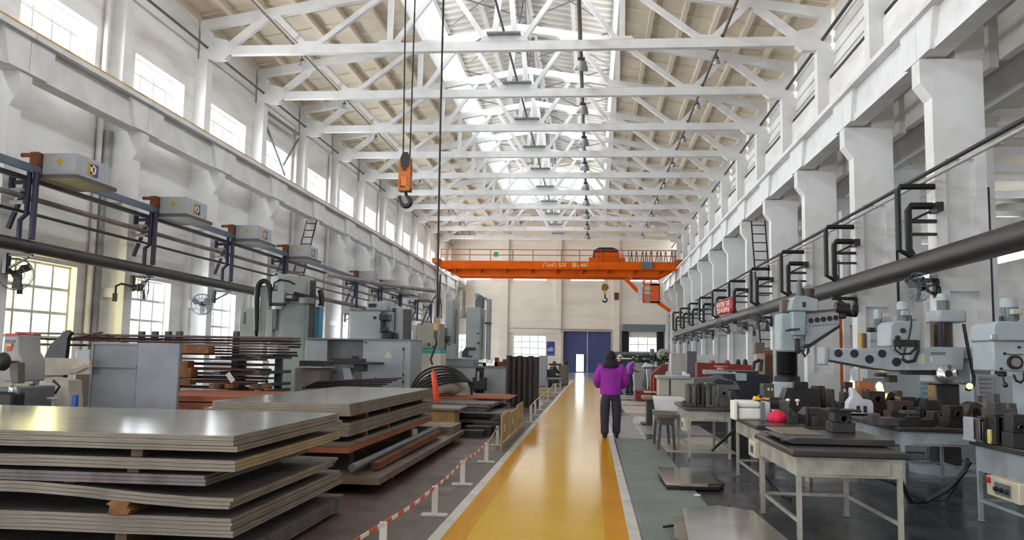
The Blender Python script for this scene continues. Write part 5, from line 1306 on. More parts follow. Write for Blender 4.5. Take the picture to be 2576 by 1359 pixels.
MB().box(s[0], s[1], 17.85, 18.55, .0, s[2]).build('stand', MLIGHT, t, bevel=.01)

# floor sheets
def sheet(pts, z, th, label, m, tilt=0):
    b = MB(); n = len(pts)
    A = [b.bm.verts.new((x, y, z+tilt*(i in (2, 3))*1.0)) for i, (x, y) in enumerate(pts)]; B = [b.bm.verts.new((v.co.x, v.co.y, v.co.z+th)) for v in A]
    b.bm.faces.new(A[::-1]); b.bm.faces.new(B)
    for i in range(n): b.bm.faces.new((A[i], A[(i+1) % n], B[(i+1) % n], B[i]))
    return tag(b.build('sheet_offcut', m, bevel=.003), label, 'sheet metal')
POL = mat('polished_sheet', (208, 204, 198), .16, .9, c2=(182, 178, 172), scale=2)
sheet([(.93, 10.78), (1.56, 10.84), (1.68, 11.2), (1.66, 12.4), (.95, 12.4), (.9, 11.6)], .012, .04, 'dark lower sheet of the small stack on the ribbed floor', CAST)
sheet([(.92, 10.86), (1.25, 10.8), (1.6, 11.1), (1.64, 12.5), (.93, 12.5)], .054, .016, 'polished metal sheet on top of the small stack on the ribbed floor', POL, .0)
sheet([(1.1, 10.74), (1.42, 10.74), (1.42, 10.8), (1.1, 10.8)], .06, .03, 'narrow strip at the front of the small sheet stack', STEELE)
sheet([(1.2, 10.35), (1.27, 10.33), (1.3, 10.45), (1.23, 10.46)], .012, .008, 'tiny pale offcut on the ribbed floor', PAPER)
sheet([(.8, 7.2), (1.55, 7.15), (1.66, 7.5), (1.62, 8.9), (1.3, 9.15), (.92, 8.9)], .10, .01, 'bright polished sheet on top of the scrap heap by the near bench', POL)
sheet([(.72, 7.6), (1.0, 7.0), (1.5, 6.95), (1.6, 8.4), (.8, 8.6)], .075, .012, 'second bright sheet under the scrap heap top', STEELE)
sheet([(.74, 7.5), (.95, 6.9), (1.05, 7.0), (.86, 8.3)], .05, .012, 'bent edge strip of the scrap heap towards the ribbed floor', STEELE)
for i in range(6):
    a = 1.0+i*.1
    tag(MB().tube(arc((a, 7.02+.03*(i % 2), .035), .04+.008*(i % 3), 0, 5.2, 12, (1, 0, 0), (0, .8, .35)), .007, 5).build('metal_curl', mat('pale_curl', (190, 178, 158), .4, .3)), 'pale curled metal shaving at the front of the scrap heap', 'shaving', 'curls of the scrap heap')
sheet([(1.15, 6.98), (1.55, 6.98), (1.58, 7.35), (1.2, 7.4)], .03, .03, 'pale perforated block under the front of the scrap heap', CREAMB)
p = at(1668, 1326, Z=.03)
tag(MB().tube([p, p+V((.1, .03, .01)), p+V((.22, .06, .03))], [.012, .014, .018], 8).build('brush_handle', MDARK), 'dark brush handle lying on the ribbed floor by the scrap heap', 'tool')

# ================================================================== CLUTTER ON THE BENCHES
def S_(x0, y0, x1, y1, Y, zb):
    s = span(x0, y0, x1, y1, Y); return s[0], s[1], (s[2] if zb is None else zb), s[3]
def cast(kind, x0, y0, x1, y1, Y, d, m, label, zb=BZ, cat='casting', nm=None):
    a, c, z0, z1 = S_(x0, y0, x1, y1, Y, zb); w, h = c-a, z1-z0; b = MB(); xm, ym = (a+c)/2, Y+d/2
    if kind == 'block':
        b.box(a, c, Y, Y+d, z0, z0+h*.45).box(a+w*.12, c-w*.12, Y+d*.1, Y+d*.9, z0+h*.45, z1).lathe([(min(w, h)*.22, 0), (min(w, h)*.22, .03), (min(w, h)*.14, .03), (min(w, h)*.14, .0)], (xm, Y, z0+h*.62), (0, -1, 0), 14)
    elif kind == 'upright':
        b.box(a, a+w*.3, Y, Y+d, z0, z1).box(a+w*.55, c, Y, Y+d, z0, z1-h*.08).box(a+w*.3, a+w*.55, Y+d*.3, Y+d*.8, z0, z1).box(a-w*.05, c+w*.05, Y-.02, Y+d+.02, z0, z0+h*.1).box(a+w*.05, c-w*.02, Y+.02, Y+d, z1-h*.02, z1+h*.04)
    elif kind == 'plate':
        b.prism([(a, z0), (c, z0), (c+w*.02, z1), (a+w*.06, z1), (a-w*.02, z0+h*.6)], Y, Y+d).box(a+w*.3, c-w*.3, Y+d*.3, Y+d*.6, z1, z1+h*.3)
    elif kind == 'ring':
        b.lathe([(w*.32, 0), (w*.5, 0), (w*.5, h*.5), (w*.42, h), (w*.3, h)], (xm, ym, z0), n=22).box(c-w*.1, c+w*.12, ym-.03, ym+.03, z0, z0+h*.5)
    elif kind == 'angle':
        b.box(a, c, Y, Y+d, z0, z0+h*.2).prism([(a, z0+h*.2), (a+w*.35, z0+h*.2), (a+w*.28, z1), (a, z1)], Y, Y+d).prism([(a+w*.35, z0+h*.2), (c-w*.1, z0+h*.2), (a+w*.35, z0+h*.75)], Y+d*.4, Y+d*.55)
    elif kind == 'arch':
        b.prism([(a, z0), (a+w*.22, z0), (a+w*.25, z0+h*.45), (a+w*.4, z0+h*.68), (a+w*.6, z0+h*.68), (c-w*.25, z0+h*.45), (c-w*.22, z0), (c, z0), (c, z0+h*.5), (c-w*.2, z0+h*.88), (xm, z1), (a+w*.2, z0+h*.88), (a, z0+h*.5)], Y, Y+d)
    elif kind == 'drum':
        b.lathe([(.0, 0), (h*.5, 0), (h*.5, w*.1), (h*.42, w*.12), (h*.42, w*.88), (h*.5, w*.9), (h*.5, w), (.0, w)], (a, ym, z0+h*.5), (1, 0, 0), 20)
    elif kind == 'flat':
        b.box(a, c, Y, Y+d, z0, z1).box(a+w*.1, a+w*.4, Y+d*.2, Y+d*.8, z1, z1+h*.5)
    elif kind == 'stand':
        b.box(a, c, Y, Y+d, z0, z0+h*.15).lathe([(w*.14, 0), (w*.1, h*.3), (w*.12, h*.6)], (xm, ym, z0+h*.15), n=14).box(a+w*.05, c-w*.05, Y+d*.2, Y+d*.8, z0+h*.75, z1)
    elif kind == 'case':
        b.prism([(a, z0), (c, z0), (c, z0+h*.6), (c-w*.18, z1), (a+w*.2, z1), (a, z0+h*.55)], Y, Y+d)
    return tag(b.build(nm or 'machine_casting', m, bevel=.006), label, cat)
# T3 : upright castings
cast('upright', 1728, 968, 1750, 1022, 14.5, .3, CASTG, 'first grey upright casting from the aisle end of the casting row')
cast('upright', 1754, 967, 1772, 1024, 14.5, .35, CAST, 'second, darker upright casting of the casting row')
cast('upright', 1776, 966, 1802, 1023, 14.5, .35, CASTG, 'third upright casting of the casting row with rounded cheeks')
cast('block', 1808, 970, 1835, 1018, 14.6, .4, CASTG, 'fourth casting of the casting row with a square block')
cast('flat', 1716, 1014, 1745, 1019, 14.4, .2, MDARK, 'flat dark plate lying at the aisle end of the casting row')
cast('angle', 1838, 985, 1888, 1016, 16.3, .4, CASTB, 'dark angle bracket behind the casting row', None)
tag(MB().box(*span(1838, 1016, 1888, 1100, 16.3)[:2], 16.2, 16.9, 0, at(1860, 1016, Y=16.3).z).build('parts_stand', MDARK), 'dark stand behind the casting row', 'stand')
# T2
def soft(x0, y0, x1, y1, Y, d, m, label, zb, nm, cat, bev=.03, rz=0):
    a, c, z0, z1 = S_(x0, y0, x1, y1, Y, zb)
    return tag(MB().box(a, c, Y, Y+d, z0, z1).build(nm, m, bevel=bev), label, cat)
z1 = at(1890, 1030, Y=11.7).z
soft(1859, 1027, 1917, 1046, 11.5, .5, PAPER, 'lower of two white boxes stacked on the bench', BZ, 'white_box', 'box')
soft(1858, 1010, 1914, 1026, 11.5, .5, PAPER, 'upper of two white boxes stacked on the bench', at(1890, 1027, Y=11.5).z+.005, 'white_box', 'box')
soft(1846, 1009, 1855, 1046, 11.45, .3, PAPER, 'narrow white carton standing beside the stacked white boxes', BZ, 'white_carton', 'box', .01)
soft(1914, 1013, 1925, 1048, 11.4, .05, MSLATE, 'dark grey strap board before the white boxes', BZ, 'strap', 'strap', .004)
soft(1926, 1012, 1938, 1046, 11.5, .3, mat('pale_box_blue', (196, 200, 208), .5), 'pale blue box between the white boxes and the visor', BZ, 'pale_box', 'box', .01)
zy = at(1890, 1010, Y=11.5).z+.012
a, c, _, zt = S_(1895, 998, 1938, 1010, 11.6, zy)
t = thing('tape_tool', ((a+c)/2, 11.7, zy), 'yellow hand tool lying on the white boxes', 'tool')
MB().prism([(a, zy), (a+.02, zy+.05), (a+.08, zt), (a+.12, zt-.01), (c, zy+.03), (c-.02, zy), (a+.12, zy+.015), (a+.08, zy)], 11.6, 11.7).build('body', YTOOL, t, bevel=.01)
MB().lathe([(.0, 0), (.025, 0), (.025, .12), (.0, .12)], (a+.1, 11.59, zt), (0, 1, 0), 12).build('wheel', MDARK, t)
cast('drum', 1939, 998, 1969, 1024, 11.9, .25, MDARK, 'black round visor shaped part behind the pink cloth', at(1950, 1030, Y=11.9).z-.02)
MBz = at(1950, 1030, Y=11.9).z-.02
tag(MB().box(*S_(1939, 1, 1969, 2, 11.9, 0)[:2], 11.8, 12.2, BZ, MBz).build('plastic_box', PAPER, bevel=.01), 'pale box under the black visor shaped part', 'box')
a, c, z0, z1 = S_(1936, 1027, 1986, 1052, 11.2, BZ)
b = MB(); b.ell(((a+c)/2, 11.32, BZ+.05), ((c-a)/2, .12, (z1-BZ)/2.0), u=20, v=12)
for v in b.bm.verts:
    v.co.z = max(BZ+.002, v.co.z+.012*math.sin(v.co.x*60)*math.cos(v.co.y*50))
tag(b.build('pink_cloth', mat('magenta_cloth', (226, 24, 74), .7, c2=(176, 20, 50), scale=9)), 'bright pink red cloth bundle on the bench', 'cloth')
cast('flat', 1982, 1044, 2010, 1050, 11.0, .12, MDARK, 'black flat tool beside the pink cloth')
gc = cast('angle', 1968, 1010, 2022, 1050, 11.5, .2, CASTG, 'grey angle casting standing behind the pink cloth')
for px, py in ((1982, 1003), (2006, 1004)):
    q = at(px, py+4, Y=11.6); MB().ell((q.x, q.y, q.z), (.03, .03, .022)).cyl((q.x, q.y, q.z-.06), (q.x, q.y, q.z), .012).build('white_knob', PAPER, gc)
cast('case', 2022, 1028, 2095, 1051, 11.1, .35, MDARK, 'long black rounded case on the bench beside the grey angle casting')
cast('flat', 2030, 1040, 2050, 1052, 10.75, .12, CAST, 'small dark block at the bench front edge')
cast('angle', 2046, 1050, 2092, 1074, 10.65, .16, CASTB, 'brown bracket with pale end at the front edge of the bench with white boxes', BZ)
# T1 : laptop-like dark plate on feet with clamp, box casting
t = thing('surface_plate', (2.3, 8.5, BZ), 'thick dark surface plate on short feet on the nearest bench', 'plate')
a, c, _, _ = S_(1975, 1100, 2247, 1118, 8.25, 0)
zt = at(2100, 1103, Y=8.25).z
MB().prism([(a+.06, zt-.06), (c, zt-.06), (c, zt), (a+.1, zt), (a, zt-.02), (a, zt-.04)], 8.2, 9.2).build('plate', BENCHT, t, bevel=.008)
for x in (a+.25, (a+c)/2+.1, c-.12):
    for y in (8.3, 9.05): MB().cyl((x, y, BZ), (x, y, zt-.06), .03, .035, 10).build('foot', CASTB, t)
MB().box(a+.02, a+.4, 8.5, 9.25, zt, zt+.02).build('wooden_cover', mat('grey_wood', (122, 110, 98), .6), t, bevel=.006)
MB().bar((a-.06, 8.6, BZ+.08), (a+.1, 8.4, BZ+.05), .06, .03).bar((a-.02, 8.3, BZ+.035), (a+.14, 8.32, BZ+.06), .05, .02).build('clamp', CASTG, t)
zt2 = zt+.001
cast('block', 2093, 1033, 2152, 1100, 8.9, .25, MDARK, 'black box casting standing on the surface plate of the nearest bench', zt2)
cast('flat', 2085, 1032, 2168, 1040, 8.85, .3, CAST, 'dark lid plate on top of the black box casting', at(2120, 1036, Y=8.9).z-.0)
tag(MB().bar((1.85, 9.3, BZ+.012), (2.0, 8.9, BZ+.012), .015).build('steel_rule', MDARK), 'thin dark rod lying on the nearest bench corner', 'rod')
# T8 and T6: rows of dark castings
K8 = [('plate', 1975, 978, 2065, 1016, CAST), ('flat', 1986, 995, 2040, 1015, CASTG), ('ring', 2045, 972, 2085, 1012, CAST), ('angle', 2092, 980, 2118, 1012, CASTB), ('block', 2120, 988, 2160, 1015, CASTG),
      ('stand', 2128, 962, 2150, 985, CAST), ('block', 2180, 985, 2236, 1030, CASTB), ('arch', 2228, 985, 2258, 1024, CASTB), ('flat', 2258, 1000, 2300, 1030, CASTG), ('block', 2262, 1000, 2315, 1040, CASTB), ('drum', 2322, 1002, 2374, 1034, CAST)]
nm8 = ['wide dark plate casting', 'flat grey casting', 'dark ring casting', 'brown angle casting', 'grey block casting', 'small dark stand', 'large brown block casting under the torch', 'brown arched casting', 'flat grey casting', 'brown block casting with raised end', 'dark drum casting']
for i, (k, x0, y0, x1, y1, m) in enumerate(K8):
    cast(k, x0, y0, x1, y1, 14.02+.44*(i % 3), .36, m, '%s on the long dark bench, %s from the aisle' % (nm8[i], ['first', 'second', 'third', 'fourth', 'fifth', 'sixth', 'seventh', 'eighth', 'ninth', 'tenth', 'eleventh'][i]), BZ)
# white electric sander
a, c, z0, z1 = S_(2118, 975, 2184, 1012, 13.75, BZ)
t = thing('power_tool', ((a+c)/2, 13.7, BZ), 'white and dark power tool with a slanted nose on the long dark bench', 'tool')
w_ = c-a; zm = z0+(z1-z0)*.5
MB().prism([(a, z0), (c, z0), (c, zm-.03), (c-.04, zm+.02), (a+.62*w_, zm+.03), (a+.3*w_, z1), (a+.2*w_, z1), (a+.2*w_, zm+.05), (a+.05*w_, zm-.02)], 13.5, 13.68).build('body', mat('tool_white', (206, 208, 216), .4), t, bevel=.012)
MB().box(a+.14, a+.19, 13.49, 13.5, z0+.02, z0+.12).build('vent', MDARK, t)
MB().box(a+.24, a+.29, 13.49, 13.5, z0+.02, z0+.12).build('vent', MDARK, t)
K6 = [('flat', 2190, 1052, 2262, 1063, CASTG, 11.3), ('stand', 2275, 1035, 2318, 1060, CASTG, 11.2), ('plate', 2262, 1056, 2350, 1068, CAST, 11.05), ('block', 2312, 1028, 2340, 1060, CAST, 11.6), ('block', 2345, 1036, 2388, 1066, CASTB, 11.3), ('block', 2386, 1022, 2432, 1070, CAST, 11.4),
      ('arch', 2432, 1012, 2482, 1068, CASTB, 11.9), ('drum', 2330, 1004, 2372, 1030, CAST, 12.3), ('block', 2240, 1010, 2310, 1046, CASTB, 12.3)]
nm6 = ['flat bright plate', 'grey spindle stand', 'round dark base plate', 'dark block', 'brown open block', 'tall black block', 'brown arched clamp', 'dark drum roller', 'long brown block']
for i, (k, x0, y0, x1, y1, m, Y) in enumerate(K6):
    Y = (11.05, 11.5, 11.95, 12.35)[(0, 1, 0, 2, 1, 0, 2, 3, 3)[i]]
    cast(k, x0, y0, x1, y1, Y, .3, m, '%s casting on the blue grey bench beside the radial drill' % nm6[i], BZ)
K7 = [('upright', 2446, 1054, 2462, 1100, mat('pale_casting', (150, 152, 158), .5), 9.1, 'pale upright casting at the aisle end of the picture edge bench'), ('upright', 2464, 1056, 2476, 1102, CASTG, 9.0, 'grey upright casting beside the pale one at the picture edge bench'),
      ('block', 2478, 1050, 2500, 1104, CAST, 8.95, 'black block with yellow tag on the picture edge bench'), ('upright', 2504, 1046, 2540, 1108, CAST, 8.8, 'black double casting on the picture edge bench'), ('block', 2546, 1044, 2590, 1118, MDARK, 8.5, 'large black block casting cut by the picture edge'),
      ('flat', 2500, 1046, 2570, 1052, CASTG, 9.3, 'flat grey bar across the castings of the picture edge bench')]
for k, x0, y0, x1, y1, m, Y, l in K7: cast(k, x0, y0, x1, y1, Y, .22, m, l, BZ)
s = span(2482, 1078, 2492, 1102, 8.94); tag(MB().box(s[0], s[1], 8.88, 8.94, BZ, BZ+.14).build('oil_bottle', mat('yellow_label', (196, 180, 104), .5), bevel=.008), 'small yellow labelled bottle before the black block on the picture edge bench', 'bottle')
for i, (x0, y0, x1, y1, Y, k) in enumerate([(2500, 1028, 2560, 1044, 9.75, 'flat'), (2520, 1016, 2576, 1036, 10.0, 'ring')]):
    cast(k, x0, y0, x1, y1, Y, .3, CASTG, '%s on the bench below the cropped drill head' % ['flat grey slab', 'grey ring part'][i], BZ)

# ================================================================== RADIAL DRILLS AND OTHER MACHINES
def lat(t, name, prof, c, m, axis=(0, 0, 1), n=20, bevel=0): return MB().lathe(prof, c, axis, n).build(name, m, t, bevel=bevel)
def motor(t, x0, y0, x1, y1, Y, m1=MPALE, m2=mat('motor_fins', (120, 128, 132), .45, var=.15)):
    s = span(x0, y0, x1, y1, Y); r = (s[1]-s[0])/2; h = s[3]-s[2]; c = ((s[0]+s[1])/2, Y+r, s[2])
    o = lat(t, 'motor', [(.0, 0), (r*.92, 0), (r*.92, h*.66), (.0, h*.66)], c, m2)
    lat(o, 'fan_cowl', [(r*.5, h*.6), (r*1.04, h*.6), (r*1.04, h*.86), (r*.8, h), (.0, h)], c, m1)
    b = MB()
    for i in range(12): a = 2*PI*i/12; b.bar((c[0]+r*.95*math.cos(a), c[1]+r*.95*math.sin(a), c[2]+.02), (c[0]+r*.95*math.cos(a), c[1]+r*.95*math.sin(a), c[2]+h*.58), .012, .03)
    b.build('fins', m2, o)
    return c, r, h
Y = 13.0
t = thing('radial_drill', (at(2403, 900, Y=Y).x, Y, 0), 'large pale grey radial drilling machine with long holed arm', 'drilling machine')
pz = lambda x, y, Y=Y: (at(x, y, Y=Y).x, at(x, y, Y=Y).z)
MB().prism([pz(2080, 876), pz(2416, 878), pz(2416, 930), pz(2275, 934), pz(2245, 936), pz(2200, 930), pz(2080, 907)], Y, Y+.35).build('arm', MPALE, t, bevel=.012)
MB().prism([pz(2073, 873), pz(2083, 873), pz(2083, 919), pz(2073, 917)], Y-.03, Y+.4).build('arm_end', MLIGHT, t, bevel=.008)
for px, py, r in ((2109, 889, .055), (2149, 890, .055), (2187, 904, .058), (2219, 890, .055), (2255, 911, .06)):
    c = at(px, py, Y=Y-.004); lat(t, 'arm_hole', [(.0, 0), (r, 0), (r*1.08, .006), (.0, .006)], c, mat('hole_navy', (26, 24, 38), .6), (0, -1, 0), 20)
MB().prism([pz(2080, 908), pz(2200, 931), pz(2275, 937), pz(2275, 931), pz(2245, 932), pz(2200, 926), pz(2080, 904)], Y-.012, Y).build('lower_way', MDARK, t)
MB().prism([pz(2276, 874), pz(2416, 876), pz(2416, 905), pz(2414, 932), pz(2276, 932)], Y-.12, Y).build('carriage', MPALE, t, bevel=.012)
for x0, y0, x1, y1, nm in ((2310, 889, 2327, 916, 'plate'), (2340, 898, 2347, 911, 'plate'), (2342, 886, 2379, 893, 'name_plate')):
    s = span(x0, y0, x1, y1, Y-.13); MB().box(s[0], s[1], Y-.126, Y-.12, s[2], s[3]).build(nm, mat('cream_plate', (196, 194, 172), .5) if nm == 'plate' else MSLATE, t)
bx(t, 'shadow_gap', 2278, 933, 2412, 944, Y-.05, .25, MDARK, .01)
c = at(2380, 942, Y=Y-.2)
lat(t, 'feed_wheel', [(.0, -.06), (.1, -.06), (.14, -.02), (.14, .03), (.1, .06), (.06, .08), (.0, .08)], c, CHROME, (0, -1, .1), 22)
lat(t, 'wheel_hub', [(.0, .08), (.05, .08), (.05, .1), (.0, .1)], c, MDARK, (0, -1, .1), 14)
# column, sleeve and elevating head
cx = at(2402, 900, Y=Y).x
lat(t, 'column', [(.0, 0), (.155, 0), (.155, at(2400, 805, Y=Y).z), (.0, at(2400, 805, Y=Y).z)], (cx, Y+.45, 0), mat('column_bronze', (82, 68, 60), .35, .6, c2=(44, 38, 36), scale=2, stretch=(3, 3, .3)), n=24)
MB().box(cx-.17, cx+.17, Y+.28, Y+.62, .12, at(2400, 968, Y=Y+.2).z).build('column_guard', MDARK, t, bevel=.02)
s = span(2413, 874, 2450, 968, Y+.2)
MB().box(cx-.22, cx+.28, Y+.15, Y+.8, s[2], s[3]).build('sleeve', MPALE, t, bevel=.04)
bx(t, 'sleeve_band', 2417, 902, 2451, 906, Y+.1, .06, MSLATE, 0)
s = span(2353, 781, 2431, 811, Y+.3)
MB().prism([(s[0]+.03, Y+.2), (s[1]-.05, Y+.2), (s[1], Y+.3), (s[1], Y+.7), (s[0], Y+.7), (s[0], Y+.24)], s[2], s[3], 'Z').build('elevating_head', MPALE, t, bevel=.02)
motor(t, 2363, 738, 2393, 782, Y+.35)
lat(t, 'lead_screw', [(.0, 0), (.035, 0), (.035, .48), (.0, .48)], (at(2366, 800, Y=Y+.3).x, Y+.32, at(2366, 872, Y=Y+.3).z), NAVYP, n=12)
MB().tube([at(2424, 815, Y=Y), at(2432, 860, Y=Y), at(2444, 920, Y=Y), at(2450, 950, Y=Y), at(2448, 970, Y=Y), at(2438, 981, Y=Y), at(2430, 978, Y=Y)], .026, 8).build('cable', BLACK, t)
lc = at(2439, 972, Y=Y-.05)
lat(t, 'work_lamp', [(.0, 0), (.05, 0), (.055, .03), (.0, .06)], lc, MSLATE, (.3, 1, .3), 14)
lat(t, 'lamp_glass', [(.0, 0), (.047, 0), (.04, .012), (.0, .014)], lc, emit('lamp_warm', (255, 226, 120), 1.2), (-.3, -1, -.3), 14)
# drill head on the arm
MB().prism([pz(2240, 872, Y-.1), pz(2316, 872, Y-.1), pz(2318, 812, Y-.1), pz(2308, 808, Y-.1), pz(2250, 808, Y-.1), pz(2240, 818, Y-.1)], Y-.1, Y+.5).build('drill_head', MPALE, t, bevel=.02)
bx(t, 'head_recess', 2254, 855, 2310, 873, Y-.13, .04, MDARK, .004)
lat(t, 'knob', [(.0, 0), (.04, 0), (.035, .03), (.0, .03)], at(2271, 832, Y=Y-.1), mat('knob_plum', (52, 34, 44), .4), (0, -1, 0), 14)
lat(t, 'knob', [(.0, 0), (.035, 0), (.03, .05), (.0, .05)], at(2257, 850, Y=Y-.1), MDARK, (0, -1, 0), 14)
motor(t, 2262, 758, 2292, 809, Y+.05)
bx(t, 'terminal_box', 2271, 781, 2288, 794, Y-.02, .12, MLIGHT, .008)
MB().tube([at(2291, 795, Y=Y-.12), at(2293, 815, Y=Y-.16), at(2288, 845, Y=Y-.2), at(2276, 880, Y=Y-.22), at(2272, 900, Y=Y-.22)], .012, 6).build('hose', BLACK, t)
MB().tube([at(2249, 855, Y=Y-.15), at(2252, 880, Y=Y-.2), at(2266, 891, Y=Y-.22), at(2290, 890, Y=Y-.22), at(2308, 872, Y=Y-.18)], .016, 6).build('hose', BLACK, t)
MB().tube([at(2311, 858, Y=Y-.15), at(2310, 885, Y=Y-.2), at(2300, 908, Y=Y-.24), at(2282, 911, Y=Y-.24), at(2268, 902, Y=Y-.22)], .024, 8).build('hose', BLACK, t)
bx(t, 'spindle_nose', 2236, 945, 2258, 962, Y+.1, .2, CASTB, .01)
bx(t, 'work_head', 2210, 940, 2232, 948, Y+.05, .2, MDARK, .01)
MB().lathe([(.0, 0), (.5, 0), (.5, .12), (.0, .12)], (cx, Y+.45, 0), n=28).build('foot', MPALE, t)
# second drill behind the arm
Y = 16.2
t = thing('pillar_drill', (at(2215, 850, Y=Y).x, Y, 0), 'smaller pale drill with two motors behind the holed arm', 'drilling machine')
bx(t, 'head', 2187, 836, 2242, 882, Y, .6, MPALE, .02)
bx(t, 'head_edge', 2190, 853, 2236, 857, Y-.03, .04, MLIGHT, 0)
motor(t, 2202, 778, 2223, 838, Y+.1)
motor(t, 2222, 795, 2248, 838, Y+.25)
bx(t, 'crank', 2185, 824, 2203, 835, Y, .15, MDARK, .02)
lat(t, 'side_column', [(.0, 0), (.07, 0), (.07, at(2176, 838, Y=Y).z), (.0, at(2176, 838, Y=Y).z)], (at(2176, 850, Y=Y).x, Y+.2, 0), mat('brass_tube', (146, 120, 72), .4, .5))
bx(t, 'base_cabinet', 2168, 930, 2390, 1060, Y+.1, .7, MPALE, .02, True)
d = bx(t, 'button_panel', 2313, 951, 2350, 1010, Y+.06, .04, mat('panel_blue', (138, 158, 170), .45, var=.06), .004)
for i in range(3):
    for j in range(4):
        c = at(2321+i*9.5, 965+j*12.5, Y=Y+.055); MB().lathe([(.0, 0), (.022, 0), (.022, .008), (.0, .008)], c, (0, -1, 0), 12).build('button', mat('button_grey', (112, 132, 148), .4), d)
bx(t, 'spindle_head', 2180, 930, 2225, 955, Y-.25, .3, MLIGHT, .02)
bx(t, 'head_support', 2195, 882, 2240, 935, Y+.2, .4, MPALE, .02)
# burning torch glow
Y = 14.6
t = thing('torch_flame', tuple(at(2215, 990, Y=Y)), 'small bright orange flame glowing above the brown castings', 'flame')
b = MB(); c = at(2212, 973, Y=Y); b.ell(c, (.055, .05, .075)); b.build('glow', emit('flame_orange', (255, 176, 70), 7), t)
b = MB(); c = at(2219, 986, Y=Y); b.lathe([(.0, -.09), (.035, -.08), (.04, -.02), (.0, .12)], c, n=10); b.build('flame', emit('flame_yellow', (255, 226, 150), 9), t)
cast('block', 2158, 960, 2205, 985, 15.05, .3, mat('rust_glow_part', (120, 76, 56), .6), 'brown part beside the flame on the long dark bench', BZ)
c = at(2143, 965, Y=15.2)
t = thing('warning_lamp', (c.x, c.y, BZ), 'small glowing yellow lamp standing on the long dark bench', 'lamp')
MB().lathe([(.0, 0), (.045, 0), (.045, .12), (.03, .15), (.0, .15)], (c.x, c.y, c.z-.1), n=14).build('lamp_glass', emit('lamp_yellow', (255, 224, 140), 1.2), t)
MB().lathe([(.05, 0), (.05, .02), (.02, .05), (.02, max(.06, c.z-.1-BZ)), (.0, max(.06, c.z-.1-BZ))], (c.x, c.y, BZ), n=14).build('lamp_stem', MDARK, t)
MB().lathe([(.03, .05), (.0, .2)], (c.x, c.y, c.z), n=12).build('lamp_tip', mat('tip_cyan', (196, 226, 236), .3), t)
# bellows drill
Y = 18.5
t = thing('radial_drill', (at(1990, 900, Y=Y).x, Y+.4, 0), 'pale radial drilling machine standing on a black bellows column', 'drilling machine')
cx = at(1990, 900, Y=Y).x
z = lambda y: at(1990, y, Y=Y).z
lat(t, 'base', [(.0, 0), (.31, 0), (.31, z(966)), (.28, z(962)), (.0, z(962))], (cx, Y+.4, 0), MPALE, n=28)
prof = [(.0, z(962)), (.27, z(962)), (.27, z(950)), (.2, z(942))]
n = 13
for i in range(n): zz_ = z(942)+(z(884)-z(942))*i/n; dz = (z(884)-z(942))/n; prof += [(.205, zz_+dz*.1), (.235, zz_+dz*.5), (.205, zz_+dz*.9)]
lat(t, 'bellows', prof+[(.0, z(884))], (cx, Y+.4, 0), BLACK, n=24)
s = span(1963, 788, 2003, 886, Y+.1)
MB().box(s[0], s[1]+.2, Y+.1, Y+.7, s[2], s[3]).build('sleeve', MPALE, t, bevel=.05)
MB().prism([pz(1992, 845, Y), pz(2024, 845, Y), pz(2026, 783, Y), pz(1990, 783, Y)], Y-.1, Y+.4).build('drill_head', mat('pale_blue_head', (150, 168, 172), .4, var=.06), t, bevel=.03)
MB().prism([pz(1985, 782, Y), pz(2054, 785, Y), pz(2054, 754, Y), pz(2020, 745, Y), pz(1996, 746, Y), pz(1988, 760, Y)], Y-.15, Y+.5).build('gear_housing', MPALE, t, bevel=.025)
bx(t, 'housing_slot', 2019, 760, 2027, 773, Y-.17, .03, MDARK, .004)
bx(t, 'brown_box', 1967, 754, 1992, 788, Y+.2, .3, mat('drill_brown', (98, 82, 70), .5, var=.15), .02)
c = at(2010, 745, Y=Y+.1); lat(t, 'filter_bottle', [(.0, 0), (.07, 0), (.07, .2), (.05, .3), (.0, .36)], c, MSLATE, n=16)
c = at(2034, 752, Y=Y+.1); lat(t, 'lamp_drum', [(.0, 0), (.1, 0), (.135, .2), (.0, .2)], c, mat('drum_brown', (74, 66, 60), .45), n=18)
lat(t, 'drum_cap', [(.0, .32), (.05, .3), (.14, .22), (.135, .2), (.0, .2)], c, CHROME, n=18)
MB().prism([pz(2027, 784, Y), pz(2110, 782, Y), pz(2112, 815, Y), pz(2027, 822, Y)], Y, Y+.3).build('arm', MLIGHT, t, bevel=.01)
MB().prism([pz(2026, 790, Y), pz(2108, 781, Y), pz(2106, 777, Y), pz(2027, 783, Y)], Y-.03, Y+.32).build('arm_way', mat('way_brown', (92, 80, 66), .5), t)
for i in range(5):
    c = at(2040+i*15.6, 807-i*1.8, Y=Y-.005); lat(t, 'arm_hole', [(.0, 0), (.05, 0), (.055, .006), (.0, .006)], c, MATS['hole_navy'], (0, -1, 0), 16)
MB().prism([pz(2026, 866, Y), pz(2036, 870, Y), pz(2112, 822, Y), pz(2112, 812, Y), pz(2027, 824, Y)], Y+.02, Y+.3).build('arm_web', MPALE, t, bevel=.01)
MB().prism([pz(2016, 872, Y), pz(2036, 876, Y), pz(2113, 824, Y), pz(2113, 816, Y), pz(2032, 868, Y)], Y-.01, Y+.31).build('arm_edge', MDARK, t)
bx(t, 'spindle', 2002, 846, 2013, 890, Y-.02, .12, MDARK, .02)
bx(t, 'spindle_nut', 1999, 845, 2016, 853, Y-.05, .15, CHROME, .01)
MB().tube([at(1985, 830, Y=Y-.2), at(2012, 828, Y=Y-.25), at(1976, 832, Y=Y-.2)], .022, 6).build('feed_lever', MDARK, t)
MB().tube([at(2016, 880, Y=Y-.05), at(2026, 898, Y=Y-.1), at(2033, 885, Y=Y-.1), at(2033, 866, Y=Y-.05)], .03, 8).build('hose', BLACK, t)
